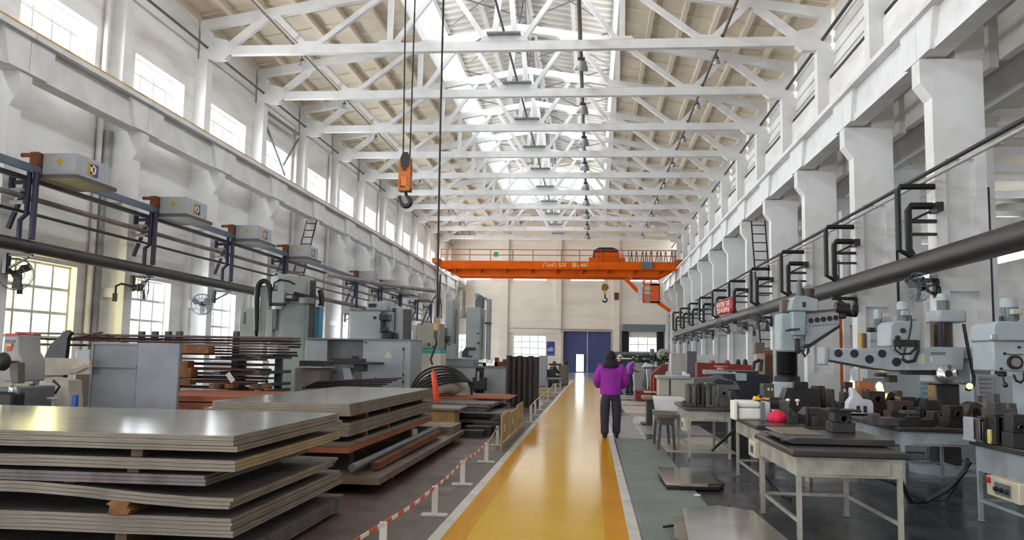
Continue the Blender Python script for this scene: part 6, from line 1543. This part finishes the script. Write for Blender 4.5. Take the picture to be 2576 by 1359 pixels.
lat(t, 'motor', [(.0, 0), (.14, 0), (.14, .45), (.0, .45)], at(2100, 776, Y=Y+.1), MDARK, (1, 0, -.1), 16)
MB().tube(arc(at(2146, 775, Y=Y), .12, 0, 2*PI*23/24, 23, (.5, .8, 0), (0, 0, 1)), .02, 6, close=True).tube([at(2146, 775, Y=Y)+V((0, 0, -.12)), at(2146, 775, Y=Y)+V((0, 0, .12))], .015, 6).build('handwheel', CHROME, t)
bx(t, 'gear_stub', 2112, 786, 2130, 802, Y, .2, CASTB, .03)
# cropped drill head at the picture edge
Y = 11.2
t = thing('drill_press', (at(2560, 900, Y=Y).x, Y+.4, 0), 'pale grey drill head with motor cut by the picture edge', 'drilling machine')
bx(t, 'head', 2499, 858, 2610, 935, Y, .6, MPALE, .02)
MB().prism([pz(2492, 858, Y), pz(2620, 858, Y), pz(2620, 812, Y), pz(2506, 808, Y), pz(2494, 818, Y)], Y-.06, Y+.6).build('upper_housing', MPALE, t, bevel=.02)
bx(t, 'housing_slot', 2494, 842, 2507, 856, Y-.09, .05, CHROME, .006)
motor(t, 2527, 749, 2570, 809, Y+.1)
bx(t, 'terminal_box', 2549, 777, 2575, 791, Y+.0, .12, mat('terminal_sand', (176, 172, 160), .5), .008)
bx(t, 'stub', 2518, 796, 2526, 812, Y+.1, .06, MDARK, .004)
c = at(2551, 912, Y=Y)
lat(t, 'dial', [(.0, 0), (.088, 0), (.088, .05), (.0, .05)], c, BLACK, (0, -1, 0), 22)
lat(t, 'dial_face', [(.0, .05), (.058, .05), (.055, .065), (.0, .065)], c, mat('dial_grey', (136, 134, 130), .3, .4), (0, -1, 0), 20)
for px, py in ((2527, 890), (2563, 874), (2518, 928)): lat(t, 'knob', [(.0, 0), (.018, 0), (.015, .025), (.0, .025)], at(px, py, Y=Y), MDARK, (0, -1, 0), 10)
bx(t, 'slide_line', 2535, 891, 2574, 893, Y-.01, .012, MDARK, 0)
MB().tube([at(2522, 940, Y=Y), at(2524, 955, Y=Y-.1), at(2529, 968, Y=Y-.2)], .012, 6).ell(at(2529, 969, Y=Y-.22), .032).build('feed_lever', MDARK, t)
MB().tube([at(2550, 944, Y=Y-.05), at(2556, 958, Y=Y-.1), at(2568, 963, Y=Y-.1), at(2576, 955, Y=Y-.1), at(2577, 938, Y=Y-.05)], .016, 6).build('hose', BLACK, t)
bx(t, 'spindle', 2520, 935, 2535, 948, Y+.05, .15, MDARK, .02)
MB().box(at(2590, 0, Y=Y).x, at(2590, 0, Y=Y).x+.4, Y+.5, Y+.9, 0, 1.9).build('column', MPALE, t, bevel=.03)
# pale cabinet with dotted plate behind it
Y = 14.6
t = thing('machine_cabinet', (at(2510, 1000, Y=Y).x, Y+.3, 0), 'pale grey machine cabinet with a dotted plate behind the cropped drill head', 'cabinet')
bx(t, 'body', 2448, 944, 2620, 1060, Y, .7, MPALE, .02, True)
bx(t, 'upper_panel', 2450, 876, 2492, 946, Y+.1, .5, mat('panel_slate', (124, 128, 134), .5), .01)
d = bx(t, 'dotted_plate', 2459, 944, 2499, 997, Y-.03, .03, mat('plate_pale', (170, 172, 178), .5), .004)
for i in range(6):
    for j in range(4): MB().lathe([(.0, 0), (.016, 0), (.016, .006), (.0, .006)], at(2466+i*5.4, 954+j*11.2, Y=Y-.032), (0, -1, 0), 8).build('button', mat('dot_grey', (132, 134, 140), .5), d)
bx(t, 'switch', 2462, 994, 2470, 1011, Y-.02, .02, MSLATE, .003)

# ---- farther machines right of the aisle
def boxthing(nm, label, cat, x0, y0, x1, y1, Y, d, m, floor=True, bevel=.02):
    s = span(x0, y0, x1, y1, Y)
    return tag(MB().box(s[0], s[1], Y, Y+d, 0 if floor else s[2], s[3]).build(nm, m, bevel=bevel), label, cat)
Y = 24.0
t = thing('navy_machine', (at(1860, 960, Y=Y).x, Y+.4, 0), 'dark navy machine block with slanted grey cover', 'machine')
bx(t, 'body', 1818, 942, 1938, 1000, Y, 1.0, NAVY, .02, True)
bx(t, 'top_panel', 1776, 932, 1910, 944, Y+.4, .8, MATS['motor_fins'], .01)
bx(t, 'top_dark', 1832, 934, 1908, 942, Y+.36, .1, NAVY, .004)
MB().prism([pz(1738, 980, Y), pz(1856, 980, Y), pz(1846, 962, Y), pz(1800, 943, Y), pz(1780, 948, Y), pz(1740, 950, Y)], Y-.5, Y-.05).build('slanted_cover', MSLATE, t, bevel=.02)
MB().prism([pz(1786, 966, Y), pz(1842, 966, Y), pz(1834, 958, Y), pz(1800, 952, Y), pz(1786, 960, Y)], Y-.52, Y-.5).build('cover_recess', MDARK, t)
MB().prism([pz(1770, 940, Y-.1), pz(1850, 941, Y-.1), pz(1852, 958, Y-.1), pz(1878, 958, Y-.1), pz(1878, 940, Y-.1), pz(1850, 938, Y-.1), pz(1774, 930, Y-.1)], Y-.12, Y-.06).build('silver_guard', MPALE, t)
bx(t, 'white_knob', 1842, 936, 1852, 942, Y+.3, .1, PAPER, .02)
lat(t, 'turntable', [(.0, 0), (.1, 0), (.1, .06), (.19, .08), (.19, .1), (.0, .1)], at(1813, 930, Y=Y+.6), mat('pale_wood_disc', (206, 170, 150), .5))
bx(t, 'foot_body', 1738, 975, 1820, 1000, Y-.4, .8, MDARK, .02, True)
Y = 27.2
t = thing('red_machine', (at(1820, 930, Y=Y).x, Y+.4, 0), 'long dark red machine bed with humps behind the navy machine', 'machine')
z0_ = at(1820, 950, Y=Y).z
MB().prism([pz(1754, 958, Y), pz(1891, 958, Y), pz(1891, 919, Y), pz(1838, 916, Y), pz(1832, 905, Y), pz(1828, 914, Y), pz(1800, 914, Y), pz(1796, 906, Y), pz(1790, 914, Y), pz(1754, 912, Y)], Y, Y+.6).build('bed', REDOR, t, bevel=.01)
bx(t, 'plinth', 1754, 957, 1891, 1000, Y+.05, .5, REDOR, .01, True)
for px in (1857, 1875):
    MB().lathe([(.0, 0), (.08, 0), (.06, .16), (.0, .2)], at(px, 919, Y=Y+.3), n=12).build('hump', MDARK, t)
boxthing('white_board', 'white board behind the dark red machine bed', 'board', 1753, 893, 1806, 914, 32, .1, mat('board_white', (200, 204, 202), .5), True, .005)
boxthing('metal_cabinet', 'tall brushed grey cabinet near the columns', 'cabinet', 1688, 889, 1728, 960, 31.0, .6, mat('brushed_grey', (164, 162, 156), .4, .2, c2=(132, 130, 126), scale=1), True)
boxthing('dark_locker', 'dark grey ribbed locker beside the brushed cabinet', 'locker', 1728, 884, 1753, 975, 28.5, .5, mat('locker_grey', (86, 86, 94), .5), True)
t = thing('beige_cabinet', (at(1696, 970, Y=22).x, 22.3, 0), 'beige cabinet with papers on top beside the brown pedestal table', 'cabinet')
bx(t, 'body', 1657, 952, 1740, 1010, 22.6, .7, mat('beige_cab', (182, 178, 164), .5, c2=(160, 154, 142), scale=1), .01, True)
bx(t, 'top', 1653, 946, 1738, 953, 22.5, .9, MLIGHT, .01)
bx(t, 'door_gap', 1683, 954, 1687, 1000, 22.58, .03, MDARK, 0)
bx(t, 'door', 1688, 955, 1739, 1008, 22.57, .03, mat('beige_cab', (182, 178, 164), .5), .006)
a, c, z0_, z1 = S_(1718, 936, 1736, 946, 22.8, None); zt = at(1700, 946, Y=22.5).z
tag(MB().prism([(a, zt), (c, zt), (c, zt+.05), (a+.1, zt+.05), (a+.05, zt+.12), (a, zt+.1)], 22.8, 23.0).build('white_iron', PAPER, bevel=.01), 'small white appliance on the beige cabinet', 'appliance')
tag(MB().obox(((a+c)/2-.4, 22.75, zt+.006), (.3, .2, .01), (0, 0, .2)).build('paper_sheet', PAPER), 'white papers lying on the beige cabinet', 'paper')
Y = 33.0
t = thing('red_press', (at(1645, 960, Y=Y).x, Y+.4, 0), 'bright red orange machine with slanted arm beside the aisle', 'machine')
MB().prism([pz(1636, 990, Y), pz(1656, 990, Y), pz(1656, 950, Y), pz(1680, 933, Y), pz(1681, 916, Y), pz(1668, 918, Y), pz(1638, 942, Y)], Y, Y+.6).build('frame', REDOR, t, bevel=.02)
bx(t, 'base', 1598, 984, 1658, 1004, Y-.3, 1.2, REDOR, .02, True)
bx(t, 'rib', 1643, 944, 1646, 985, Y-.04, .05, mat('red_rib', (214, 96, 64), .5), 0)
bx(t, 'rib', 1652, 952, 1655, 985, Y-.04, .05, MATS['red_rib'], 0)
lat(t, 'work_disc', [(.0, 0), (.3, 0), (.3, .04), (.0, .04)], at(1640, 988, Y=Y-1), mat('pale_disc', (206, 184, 164), .4))
lat(t, 'disc_stem', [(.0, 0), (.06, 0), (.06, at(1640, 988, Y=Y-1).z), (.0, at(1640, 988, Y=Y-1).z)], (at(1640, 988, Y=Y-1).x, Y-1, 0), MDARK)
Y = 26.4
t = thing('brown_shelf', (at(1925, 920, Y=Y).x, Y+.3, 0), 'brown shelf unit with boxes between the navy machine and the bellows drill', 'shelf')
bx(t, 'cabinet', 1926, 892, 1945, 985, Y, .6, mat('shelf_brown', (92, 62, 44), .6, var=.2), .01, True)
bx(t, 'side_board', 1903, 890, 1925, 985, Y+.1, .5, mat('shelf_cream', (190, 178, 158), .6), .01, True)
bx(t, 'top_box', 1900, 862, 1924, 891, Y+.15, .4, mat('shelf_box', (112, 100, 90), .6), .01)
bx(t, 'wooden_top', 1922, 880, 1944, 893, Y+.1, .4, TIMB, .02)
MB().tube([at(1894, 935, Y=Y-.3), at(1898, 912, Y=Y-.3), at(1910, 906, Y=Y-.3), at(1916, 905, Y=Y-.3), at(1913, 935, Y=Y-.3)], .05, 8).build('black_strap', BLACK, t)
DB = boxthing('dark_box', 'dark upright box with two pale slots behind the yellow tool', 'box', 1919, 966, 1948, 1010, 16.4, .3, mat('box_brown_grey', (76, 72, 68), .5), True)
d = span(1931, 976, 1936, 983, 16.39); lab(MB().box(d[0], d[1], 16.385, 16.399, d[2], d[3]).box(d[1]+.03, d[1]+.06, 16.385, 16.399, d[2], d[3]).build('label_mark', mat('label_cream', (236, 220, 160), .5), DB), 'pale slot label')
# far end
Y = 64
t = thing('dark_green_machine', (at(1600, 900, Y=Y).x, Y+.6, 0), 'row of dark machine housings before the far window', 'machine')
bx(t, 'left_housing', 1548, 892, 1600, 930, Y, 1.5, mat('dark_green_machine_paint', (46, 52, 48), .5), .1, True)
bx(t, 'right_housing', 1603, 893, 1652, 930, Y, 1.5, MATS['dark_green_machine_paint'], .1, True)
bx(t, 'rail', 1552, 902, 1650, 904, Y-.1, .1, CHROME, 0)
bx(t, 'black_column', 1604, 895, 1616, 930, Y-1, .6, BLACK, .05, True)
bx(t, 'grey_column', 1636, 878, 1646, 930, Y-1.2, .5, mat('column_bluegrey', (112, 118, 134), .5), .02, True)
bx(t, 'white_cover', 1592, 913, 1626, 930, Y-1.4, .5, MLIGHT, .05, True)
boxthing('grey_ledge', 'long grey ledge below the far window', 'ledge', 1545, 886, 1672, 892, 70, .8, MSLATE, True)
for i, (x0, x1, Y) in enumerate(((1592, 1625, 44), (1627, 1640, 46))):
    s = span(x0, 929, x1, 958, Y)
    tag(MB().prism([(s[0]+.1, 0), (s[1]-.2, 0), (s[1], s[3]*.9), (s[1], s[3]), (s[0], s[3])], Y, Y+1).build('grey_bin', mat('bin_grey', (150, 150, 144), .5, var=.1), bevel=.05), 'grey tapered bin before the dark machines, %s' % ['wider', 'narrower'][i], 'bin')
t = thing('white_lathe', (at(1640, 930, Y=50).x, 50, 0), 'small white pointed machine under the green plant', 'machine')
MB().prism([pz(1616, 924, 50), pz(1625, 912, 50), pz(1640, 918, 50), pz(1652, 908, 50), pz(1656, 924, 50)], 50, 50.6).build('cover', PAPER, t, bevel=.03)
bx(t, 'base', 1618, 924, 1652, 950, 50.05, .5, MSLATE, .02, True)
for i, (px, py, Y, sz) in enumerate(((1672, 908, 40, .45), (1643, 908, 47, .5))):
    c = at(px, py, Y=Y)
    t = thing('potted_plant', (c.x, Y, 0), 'bushy green potted plant %s' % ['above the red press', 'before the dark machines'][i], 'plant')
    lat(t, 'pot', [(.0, 0), (.16, 0), (.2, .6), (.17, .6), (.0, .55)], (c.x, Y, 0), MSLATE)
    lat(t, 'stem', [(.0, .5), (.03, .5), (.02, c.z), (.0, c.z)], (c.x, Y, 0), WOODD, n=8)
    b = MB(); rn = random.Random(i)
    for q in range(150):
        a, e, r = rn.uniform(0, 2*PI), rn.uniform(-.7, 1.2), sz*rn.uniform(.4, 1)
        p = V((c.x+r*math.cos(a)*math.cos(e), Y+r*math.sin(a)*math.cos(e), c.z+.8*r*math.sin(e))); d = V((math.cos(a), math.sin(a), rn.uniform(-.5, .8))).normalized()
        w = d.cross(V((0, 0, 1)))*.05
        vs = [b.bm.verts.new(v) for v in (p, p+d*.1+w, p+d*.22, p+d*.1-w)]; b.bm.faces.new(vs)
    o = b.build('foliage', mat('leaf_green', (48, 84, 30), .9, var=.25, spec=.1) if i == 0 else mat('leaf_dark', (44, 62, 42), .9, var=.2, spec=.1), t, smooth=False)
c = at(1667, 893, Y=42)
t = thing('round_fan', (c.x, 42, 0), 'round grey standing fan above the green plant', 'fan')
lat(t, 'head', [(.0, -.1), (.2, -.06), (.3, 0), (.2, .07), (.0, .1)], c, mat('fan_grey', (160, 156, 148), .5), (0, -1, 0), 20)
lat(t, 'pole', [(.0, 0), (.2, 0), (.03, .05), (.03, c.z-.2), (.0, c.z-.2)], (c.x, 42, 0), MSLATE)
# pale beams seen in the neighbouring bay
for i, (px, py, Y) in enumerate(((2470, 245, 31), (2325, 338, 36), (2290, 402, 41), (2190, 395, 50))):
    c = at(px, py, Y=Y)
    t = thing('bay_lamp', (c.x, c.y, c.z), 'bright tube lamp in the neighbouring bay between columns, %s from the camera' % ORD[i], 'lamp', 'tube lamps of the neighbouring bay')
    MB().box(c.x-.5, c.x+.5, c.y-.12, c.y+.12, c.z, c.z+.06).build('tube', emit('lamp_cold', (236, 242, 255), 5), t)
    MB().box(c.x-.55, c.x+.55, c.y-.16, c.y+.16, c.z+.06, c.z+.16).tube([(c.x, c.y, c.z+.16), (c.x, c.y, 10.9)], .02, 6).build('housing', MLIGHT, t)
for i, (x0, y0, x1, y1, Y, m) in enumerate(((2100, 728, 2117, 790, 38, ORANGE), (2101, 655, 2116, 730, 42, TIMB), (2474, 470, 2494, 640, 24, NAVYP), (2470, 700, 2494, 770, 30, MDARK), (2240, 560, 2262, 740, 30, MDARK))):
    s = span(x0, y0, x1, y1, Y)
    tag(MB().box(s[0], s[1], Y, Y+.3, 0, s[3]).build('stored_equipment', m, bevel=.03), 'tall stored equipment in the neighbouring bay, %s' % ['bright orange', 'timber coloured', 'navy', 'black, seen between the nearest columns', 'black, behind the near bent pipes'][i], 'equipment')
# ================================================================== PEOPLE
SKIN = mat('skin', (190, 140, 112), .55, var=.05)
def skin_mesh(name, joints, bones, m, parent, sub=2, root='pelvis'):
    """joints: name -> (co, radius); one continuous surface grown with a skin modifier"""
    names = list(joints); idx = {n: i for i, n in enumerate(names)}
    me = bpy.data.meshes.new(name); o0 = ORG[parent.name]
    me.from_pydata([V(joints[n][0])-o0 for n in names], [(idx[a], idx[b]) for a, b in bones], [])
    o = bpy.data.objects.new(name, me); COL.objects.link(o); o.parent = parent; ORG[o.name] = o0
    o.modifiers.new('Skin', 'SKIN'); sv = me.skin_vertices[0].data
    for n in names:
        r = joints[n][1]; sv[idx[n]].radius = (r, r) if not hasattr(r, '__len__') else r; sv[idx[n]].use_root = (n == root)
    s = o.modifiers.new('Sub', 'SUBSURF'); s.levels = sub; s.render_levels = sub
    o.modifiers['Skin'].use_smooth_shade = True
    me.materials.append(m)
    return o
def person(loc, rz, label, J, shirt, pants, shoe, head_kit, sleeve=True):
    t = thing('person', (0, 0, 0), label, 'person')
    # J gives joint positions in the person's own frame (facing +Y, metres)
    hd = V(J['head'])
    j = {'pelvis': (J['pelvis'], .1), 'waist': (J['waist'], .1), 'chest': (J['chest'], .13), 'neck': (J['neck'], .055), 'jaw': (V(J['neck']).lerp(hd, .45), .062), 'head': (hd, .092), 'crown': (hd+V((0, .0, .07)), .07),
         'nose': (hd+V(J.get('face', (0, .1, -.01))), .012)}
    bn = [('pelvis', 'waist'), ('waist', 'chest'), ('chest', 'neck'), ('neck', 'jaw'), ('jaw', 'head'), ('head', 'crown'), ('head', 'nose')]
    for s in 'lr':
        q = lambda k: J[k+s]
        j.update({'sh'+s: (q('sh'), .06), 'el'+s: (q('el'), .042), 'wr'+s: (q('wr'), .028), 'pa'+s: (q('pa'), .034), 'hip'+s: (q('hip'), .085), 'kn'+s: (q('kn'), .058), 'an'+s: (q('an'), .04), 'to'+s: (q('to'), .035)})
        bn += [('chest', 'sh'+s), ('sh'+s, 'el'+s), ('el'+s, 'wr'+s), ('wr'+s, 'pa'+s), ('pelvis', 'hip'+s), ('hip'+s, 'kn'+s), ('kn'+s, 'an'+s), ('an'+s, 'to'+s)]
        pa = V(q('pa')); d = (pa-V(q('wr'))).normalized(); side = d.cross(V((0, 0, 1))); side = side.normalized() if side.length > .1 else V((1, 0, 0)); nrm = side.cross(d)
        for f, (off, ln) in enumerate(((-.027, .07), (-.009, .082), (.009, .078), (.027, .062))):
            a = pa+side*off+d*.02; b_ = a+d*ln*.55+nrm*.012; c_ = b_+d*ln*.35+nrm*.03
            j['f%d%sa' % (f, s)] = (a, .009); j['f%d%sb' % (f, s)] = (b_, .0085); j['f%d%sc' % (f, s)] = (c_, .007)
            bn += [('pa'+s, 'f%d%sa' % (f, s)), ('f%d%sa' % (f, s), 'f%d%sb' % (f, s)), ('f%d%sb' % (f, s), 'f%d%sc' % (f, s))]
        a = pa-d*.02+side*.035; j['t'+s+'a'] = (a, .011); j['t'+s+'b'] = (a+side*.02+d*.04, .009); bn += [('pa'+s, 't'+s+'a'), ('t'+s+'a', 't'+s+'b')]
    skin_mesh('body', j, bn, SKIN, t)
    # trousers
    j2 = {'pelvis': (J['pelvis'], (.19, .15)), 'waist': (V(J['pelvis']).lerp(V(J['waist']), .6), (.18, .14))}; b2 = [('pelvis', 'waist')]
    for s in 'lr':
        an = V(J['an'+s])+V((0, 0, -.03))
        j2.update({'hip'+s: (J['hip'+s], .13), 'kn'+s: (J['kn'+s], .098), 'cf'+s: (V(J['kn'+s]).lerp(an, .5), .088), 'an'+s: (an, .088)})
        b2 += [('pelvis', 'hip'+s), ('hip'+s, 'kn'+s), ('kn'+s, 'cf'+s), ('cf'+s, 'an'+s)]
    skin_mesh('trousers', j2, b2, pants, t)
    # jacket or shirt
    w = V(J['waist'])
    j3 = {'hem': (V(J['pelvis'])+(V(J['pelvis'])-w)*.55, (.2, .17)), 'pelvis': (V(J['pelvis']).lerp(w, .2), (.225, .185)), 'waist': (w, (.24, .185)), 'chest': (J['chest'], (.25, .185)), 'collar': (V(J['chest']).lerp(V(J['neck']), .75), .1)}
    b3 = [('hem', 'waist'), ('waist', 'chest'), ('chest', 'collar')]; del j3['pelvis']
    for s in 'lr':
        e = V(J['el'+s]); sh = V(J['sh'+s])
        j3['sh'+s] = (sh, .115); b3.append(('chest', 'sh'+s))
        if sleeve:
            j3['el'+s] = (e, .1); j3['wr'+s] = (e.lerp(V(J['wr'+s]), .9), .075); b3 += [('sh'+s, 'el'+s), ('el'+s, 'wr'+s)]
        else:
            j3['el'+s] = (sh.lerp(e, .6), .075); b3 += [('sh'+s, 'el'+s)]
    o = skin_mesh('jacket' if sleeve else 'shirt', j3, b3, shirt, t, root='waist')
    for s in 'lr':
        a, c = V(J['an'+s]), V(J['to'+s]); d = (c-a); d.z = 0; d.normalize()
        b = MB(); b.ell((a.x+d.x*.06, a.y+d.y*.06, c.z+.0), (.052, .14, .05), (0, 0, -math.atan2(d.x, d.y)), 14, 8)
        for v in b.bm.verts:
            v.co.z = max(v.co.z, c.z-.045)
        b.build('shoe', shoe, t)
    head_kit(t, hd)
    t.location = loc; t.rotation_euler = (0, 0, rz)
    return t
def eyes(t, hd, f=(0, 1, 0)):
    f = V(f); sd = f.cross(V((0, 0, 1))).normalized()
    for k in (-1, 1): MB().ell(hd+f*.083+sd*.033*k+V((0, 0, .015)), .013, u=10, v=8).build('eye', mat('eye_dark', (40, 32, 30), .2), t)
    MB().bar(hd+f*.085-sd*.025+V((0, 0, -.05)), hd+f*.085+sd*.025+V((0, 0, -.05)), .008).build('mouth', mat('lip', (150, 84, 76), .5), t)
    for k in (-1, 1): MB().ell(hd+sd*.092*k+V((0, 0, .0)), (.015, .025, .035), u=8, v=8).build('ear', SKIN, t)
PURPLE = mat('purple_jacket', (146, 32, 156), .8, c2=(120, 26, 134), scale=3)
PANTS = mat('dark_trousers', (46, 44, 60), .75, var=.15)
SHOE = mat('dark_shoe', (40, 34, 34), .55)
HOOD = mat('navy_hood', (20, 20, 32), .8, var=.1)
JW = dict(pelvis=(0, 0, .93), waist=(0, .0, 1.1), chest=(0, .0, 1.32), neck=(0, .01, 1.49), head=(-.01, .03, 1.62),
          shl=(-.19, 0, 1.4), shr=(.19, 0, 1.4), ell=(-.29, .02, 1.14), elr=(.29, .02, 1.14), wrl=(-.21, .2, 1.0), wrr=(.21, .2, 1.0), pal=(-.15, .26, 1.0), par=(.15, .26, 1.0),
          hipl=(-.1, 0, .88), hipr=(.1, 0, .88), knl=(-.12, .02, .47), knr=(.12, .04, .48), anl=(-.115, -.03, .09), anr=(.115, .09, .1), tol=(-.12, .09, .05), tor=(.12, .21, .05))
def hooded(t, hd):
    eyes(t, hd)
    b = MB(); b.ell(hd+V((0, -.018, .01)), (.108, .115, .12), u=20, v=14); b.build('hood', HOOD, t)
    b = MB(); b.lathe([(.085, -.02), (.13, -.05), (.17, -.1), (.19, -.16), (.17, -.2), (.1, -.2), (.085, -.02)], (hd.x, hd.y-.03, hd.z-.02), n=22); b.build('scarf', HOOD, t)
p = at(1536, 1104, Z=0)
person((p.x, p.y, .006), 0, 'person in purple jacket and dark hood walking away along the aisle', JW, PURPLE, PANTS, SHOE, hooded)
# bending person in purple shirt
JB = dict(pelvis=(0, -.02, .92), waist=(0, .0, 1.07), chest=(0, .07, 1.27), neck=(0, .16, 1.42), head=(0, .22, 1.53), face=(0, .09, -.05),
          shl=(-.18, .09, 1.34), shr=(.18, .09, 1.34), ell=(-.23, .18, 1.08), elr=(.23, .18, 1.08), wrl=(-.17, .4, 1.0), wrr=(.17, .4, 1.0), pal=(-.15, .47, .99), par=(.15, .47, .99),
          hipl=(-.1, -.02, .87), hipr=(.1, -.02, .87), knl=(-.11, .0, .47), knr=(.11, .06, .47), anl=(-.11, -.08, .09), anr=(.11, .04, .09), tol=(-.12, .04, .05), tor=(.12, .16, .05))
PURP2 = mat('violet_shirt', (140, 66, 186), .75, var=.08)
def capless(t, hd):
    eyes(t, hd, (0, .9, -.3))
    b = MB(); b.ell(hd+V((0, -.015, .03)), (.1, .108, .1), u=16, v=10); b.build('hair', mat('black_hair', (26, 22, 22), .6), t)
    MB().ell(hd+V((0, -.03, .12)), (.05, .05, .04), u=10, v=8).build('hair_clip', PAPER, t)
p = at(1583, 990, Z=0)
person((p.x, p.y, .0), -1.25, 'person in violet short-sleeved shirt bending over at the bench line', JB, PURP2, PANTS, SHOE, capless, False)
# person with white and red cap
JC = dict(JW); JC.update(wrl=(-.2, .28, 1.1), wrr=(.2, .28, 1.1), pal=(-.16, .35, 1.1), par=(.16, .35, 1.1), anr=(.115, -.02, .09), tor=(.12, .1, .05), knr=(.12, .02, .47))
def capped(t, hd):
    eyes(t, hd)
    b = MB(); b.ell(hd+V((0, -.0, .05)), (.108, .115, .1), u=18, v=12)
    b.build('cap', PAPER, t)
    MB().lathe([(.112, .0), (.115, .035), (.1, .035), (.1, 0)], hd+V((0, 0, .03)), n=20).build('cap_band', mat('maroon', (96, 24, 44), .6), t)
    MB().prism([(-.08, .08), (.08, .08), (.06, .18), (-.06, .18)], hd.z+.045, hd.z+.06, 'Z').xf(Matrix.Translation((hd.x, hd.y, 0))).build('peak', PAPER, t)
p = at(1557, 992, Y=38.5)
person((p.x, 38.5, 0), -1.3, 'person in dark green clothes and white and maroon cap facing the benches', JC, mat('dark_green_coat', (32, 36, 32), .8), PANTS, SHOE, capped)
# seated worker by the blue door
JS = dict(pelvis=(0, 0, .52), waist=(0, .03, .7), chest=(0, .1, .95), neck=(0, .14, 1.12), head=(0, .18, 1.24),
          shl=(-.18, .1, 1.03), shr=(.18, .1, 1.03), ell=(-.22, .2, .78), elr=(.22, .2, .78), wrl=(-.15, .42, .76), wrr=(.15, .42, .76), pal=(-.12, .5, .76), par=(.12, .5, .76),
          hipl=(-.1, 0, .5), hipr=(.1, 0, .5), knl=(-.14, .42, .5), knr=(.14, .42, .5), anl=(-.14, .42, .09), anr=(.14, .42, .09), tol=(-.14, .54, .05), tor=(.14, .54, .05))
def bare(t, hd):
    eyes(t, hd)
    b = MB(); b.ell(hd+V((0, -.02, .035)), (.1, .105, .1), u=16, v=10); b.build('hair', mat('brown_hair', (52, 38, 34), .6), t)
YS = 48.0
s = at(1388, 930, Y=YS)
SS = 1.3
pp = person((s.x, YS, 0), -1.0, 'person in dark work clothes seated at a machine beside the blue door', JS, mat('dark_brown_coat', (58, 48, 46), .8), mat('brown_trousers', (70, 60, 56), .8), SHOE, bare)
t = thing('seat_stool', (s.x, YS, 0), 'dark stool under the seated person', 'stool')
MB().lathe([(.0, .36), (.17, .36), (.17, .4), (.0, .4)], (s.x, YS, 0), n=16).build('seat', MDARK, t)
MB().lathe([(.0, 0), (.16, 0), (.04, .04), (.04, .36), (.0, .36)], (s.x, YS, 0), n=14).build('pedestal', MDARK, t)
# ================================================================== LIGHT AND CAMERA
W = bpy.data.worlds.new('overcast_sky'); SC.world = W; W.use_nodes = True
bg = W.node_tree.nodes['Background']; bg.inputs[0].default_value = (.86, .93, 1, 1); bg.inputs[1].default_value = 1.3
def area(name, loc, direction, sx, sy, rad, col=(1, 1, 1)):
    l = bpy.data.lights.new(name, 'AREA'); l.shape = 'RECTANGLE'; l.size = sx; l.size_y = sy
    l.energy = rad*PI*sx*sy; l.color = col
    o = bpy.data.objects.new(name, l); COL.objects.link(o); o.location = loc
    o.rotation_euler = V(direction).to_track_quat('-Z', 'Y').to_euler()
    return o
SKYC = (.92, .96, 1.0)
R_UP, R_LOW, R_MON, R_FAR = 9.0, 7.0, 2.7, 8.0
for i in range(len(UPW)):
    y0, y1, z0, z1 = UPW[i]
    area('daylight', (XW-.75, (y0+y1)/2, (z0+z1)/2), (1, 0, 0), (y1-y0)+.9, (z1-z0)+.9, R_UP, SKYC)
    y0, y1, z0, z1 = LOW[i]
    if i == 10: area('daylight', (XW-.75, (y0+y1)/2, (z0+z1)/2), (1, 0, 0), (y1-y0)+.9, (z1-z0)+.9, 3.0, (1, .97, .8))
    else: area('daylight', (XW-.75, (y0+y1)/2, (z0+z1)/2), (1, 0, 0), (y1-y0)+.9, (z1-z0)+.9, R_LOW, SKYC)
LM = MY1-MY0
for x, d in ((ML-.5, 1), (MR+.5, -1)):
    area('daylight', (x, (MY0+MY1)/2, 17.45), (d, 0, 0), LM, 2.3, R_MON, SKYC)
for a, c in CLR: area('daylight', ((a+c)/2, YF+.8, 10.4), (0, -1, 0), c-a+.6, 1.9, R_FAR, SKYC)
for a, c, z0, z1 in ((-8.35, -4.86, 1.2, 3.86), (3.85, 6.8, 1.9, 3.88), (-14.6, -11.9, 1.2, 3.9)): area('daylight', ((a+c)/2, YF+.8, (z0+z1)/2), (0, -1, 0), c-a+.6, z1-z0+.6, 2.6, SKYC)
area('daylight', (-1.26, YF+1.2, 1.2), (0, -1, 0), 1.6, 2.6, 4.0, (1, 1, .96))
area('daylight', (-3.5, Y0-.6, 4.4), (0, 1, 0), 10.6, 7.8, 9.0, SKYC)  # added light at the made-up end window, lifts faces turned to the camera
for k in range(-5, 10):
    area('daylight', (XB-.1, YK(k)+2.9, 8.5), (-1, 0, 0), 3.8, 1.8, 1.5, SKYC)

cam = bpy.data.cameras.new('camera'); co = bpy.data.objects.new('camera', cam); COL.objects.link(co)
cam.sensor_fit = 'HORIZONTAL'; cam.sensor_width = 36.0; cam.lens = FL/2576*36.0
M3 = Matrix((CAMR, CAMU, -CAMF)).transposed()
co.matrix_world = Matrix.Translation(EYE) @ M3.to_4x4()
cam.clip_start = .05; cam.clip_end = 400
SC.camera = co
SC.view_settings.view_transform = 'Standard'; SC.view_settings.look = 'None'; SC.view_settings.gamma = 1; SC.view_settings.exposure = 1.32
try: SC.view_settings.use_curve_mapping = False
except Exception: pass
SC.cycles.max_bounces = 8; SC.cycles.diffuse_bounces = 5; SC.cycles.transparent_max_bounces = 12
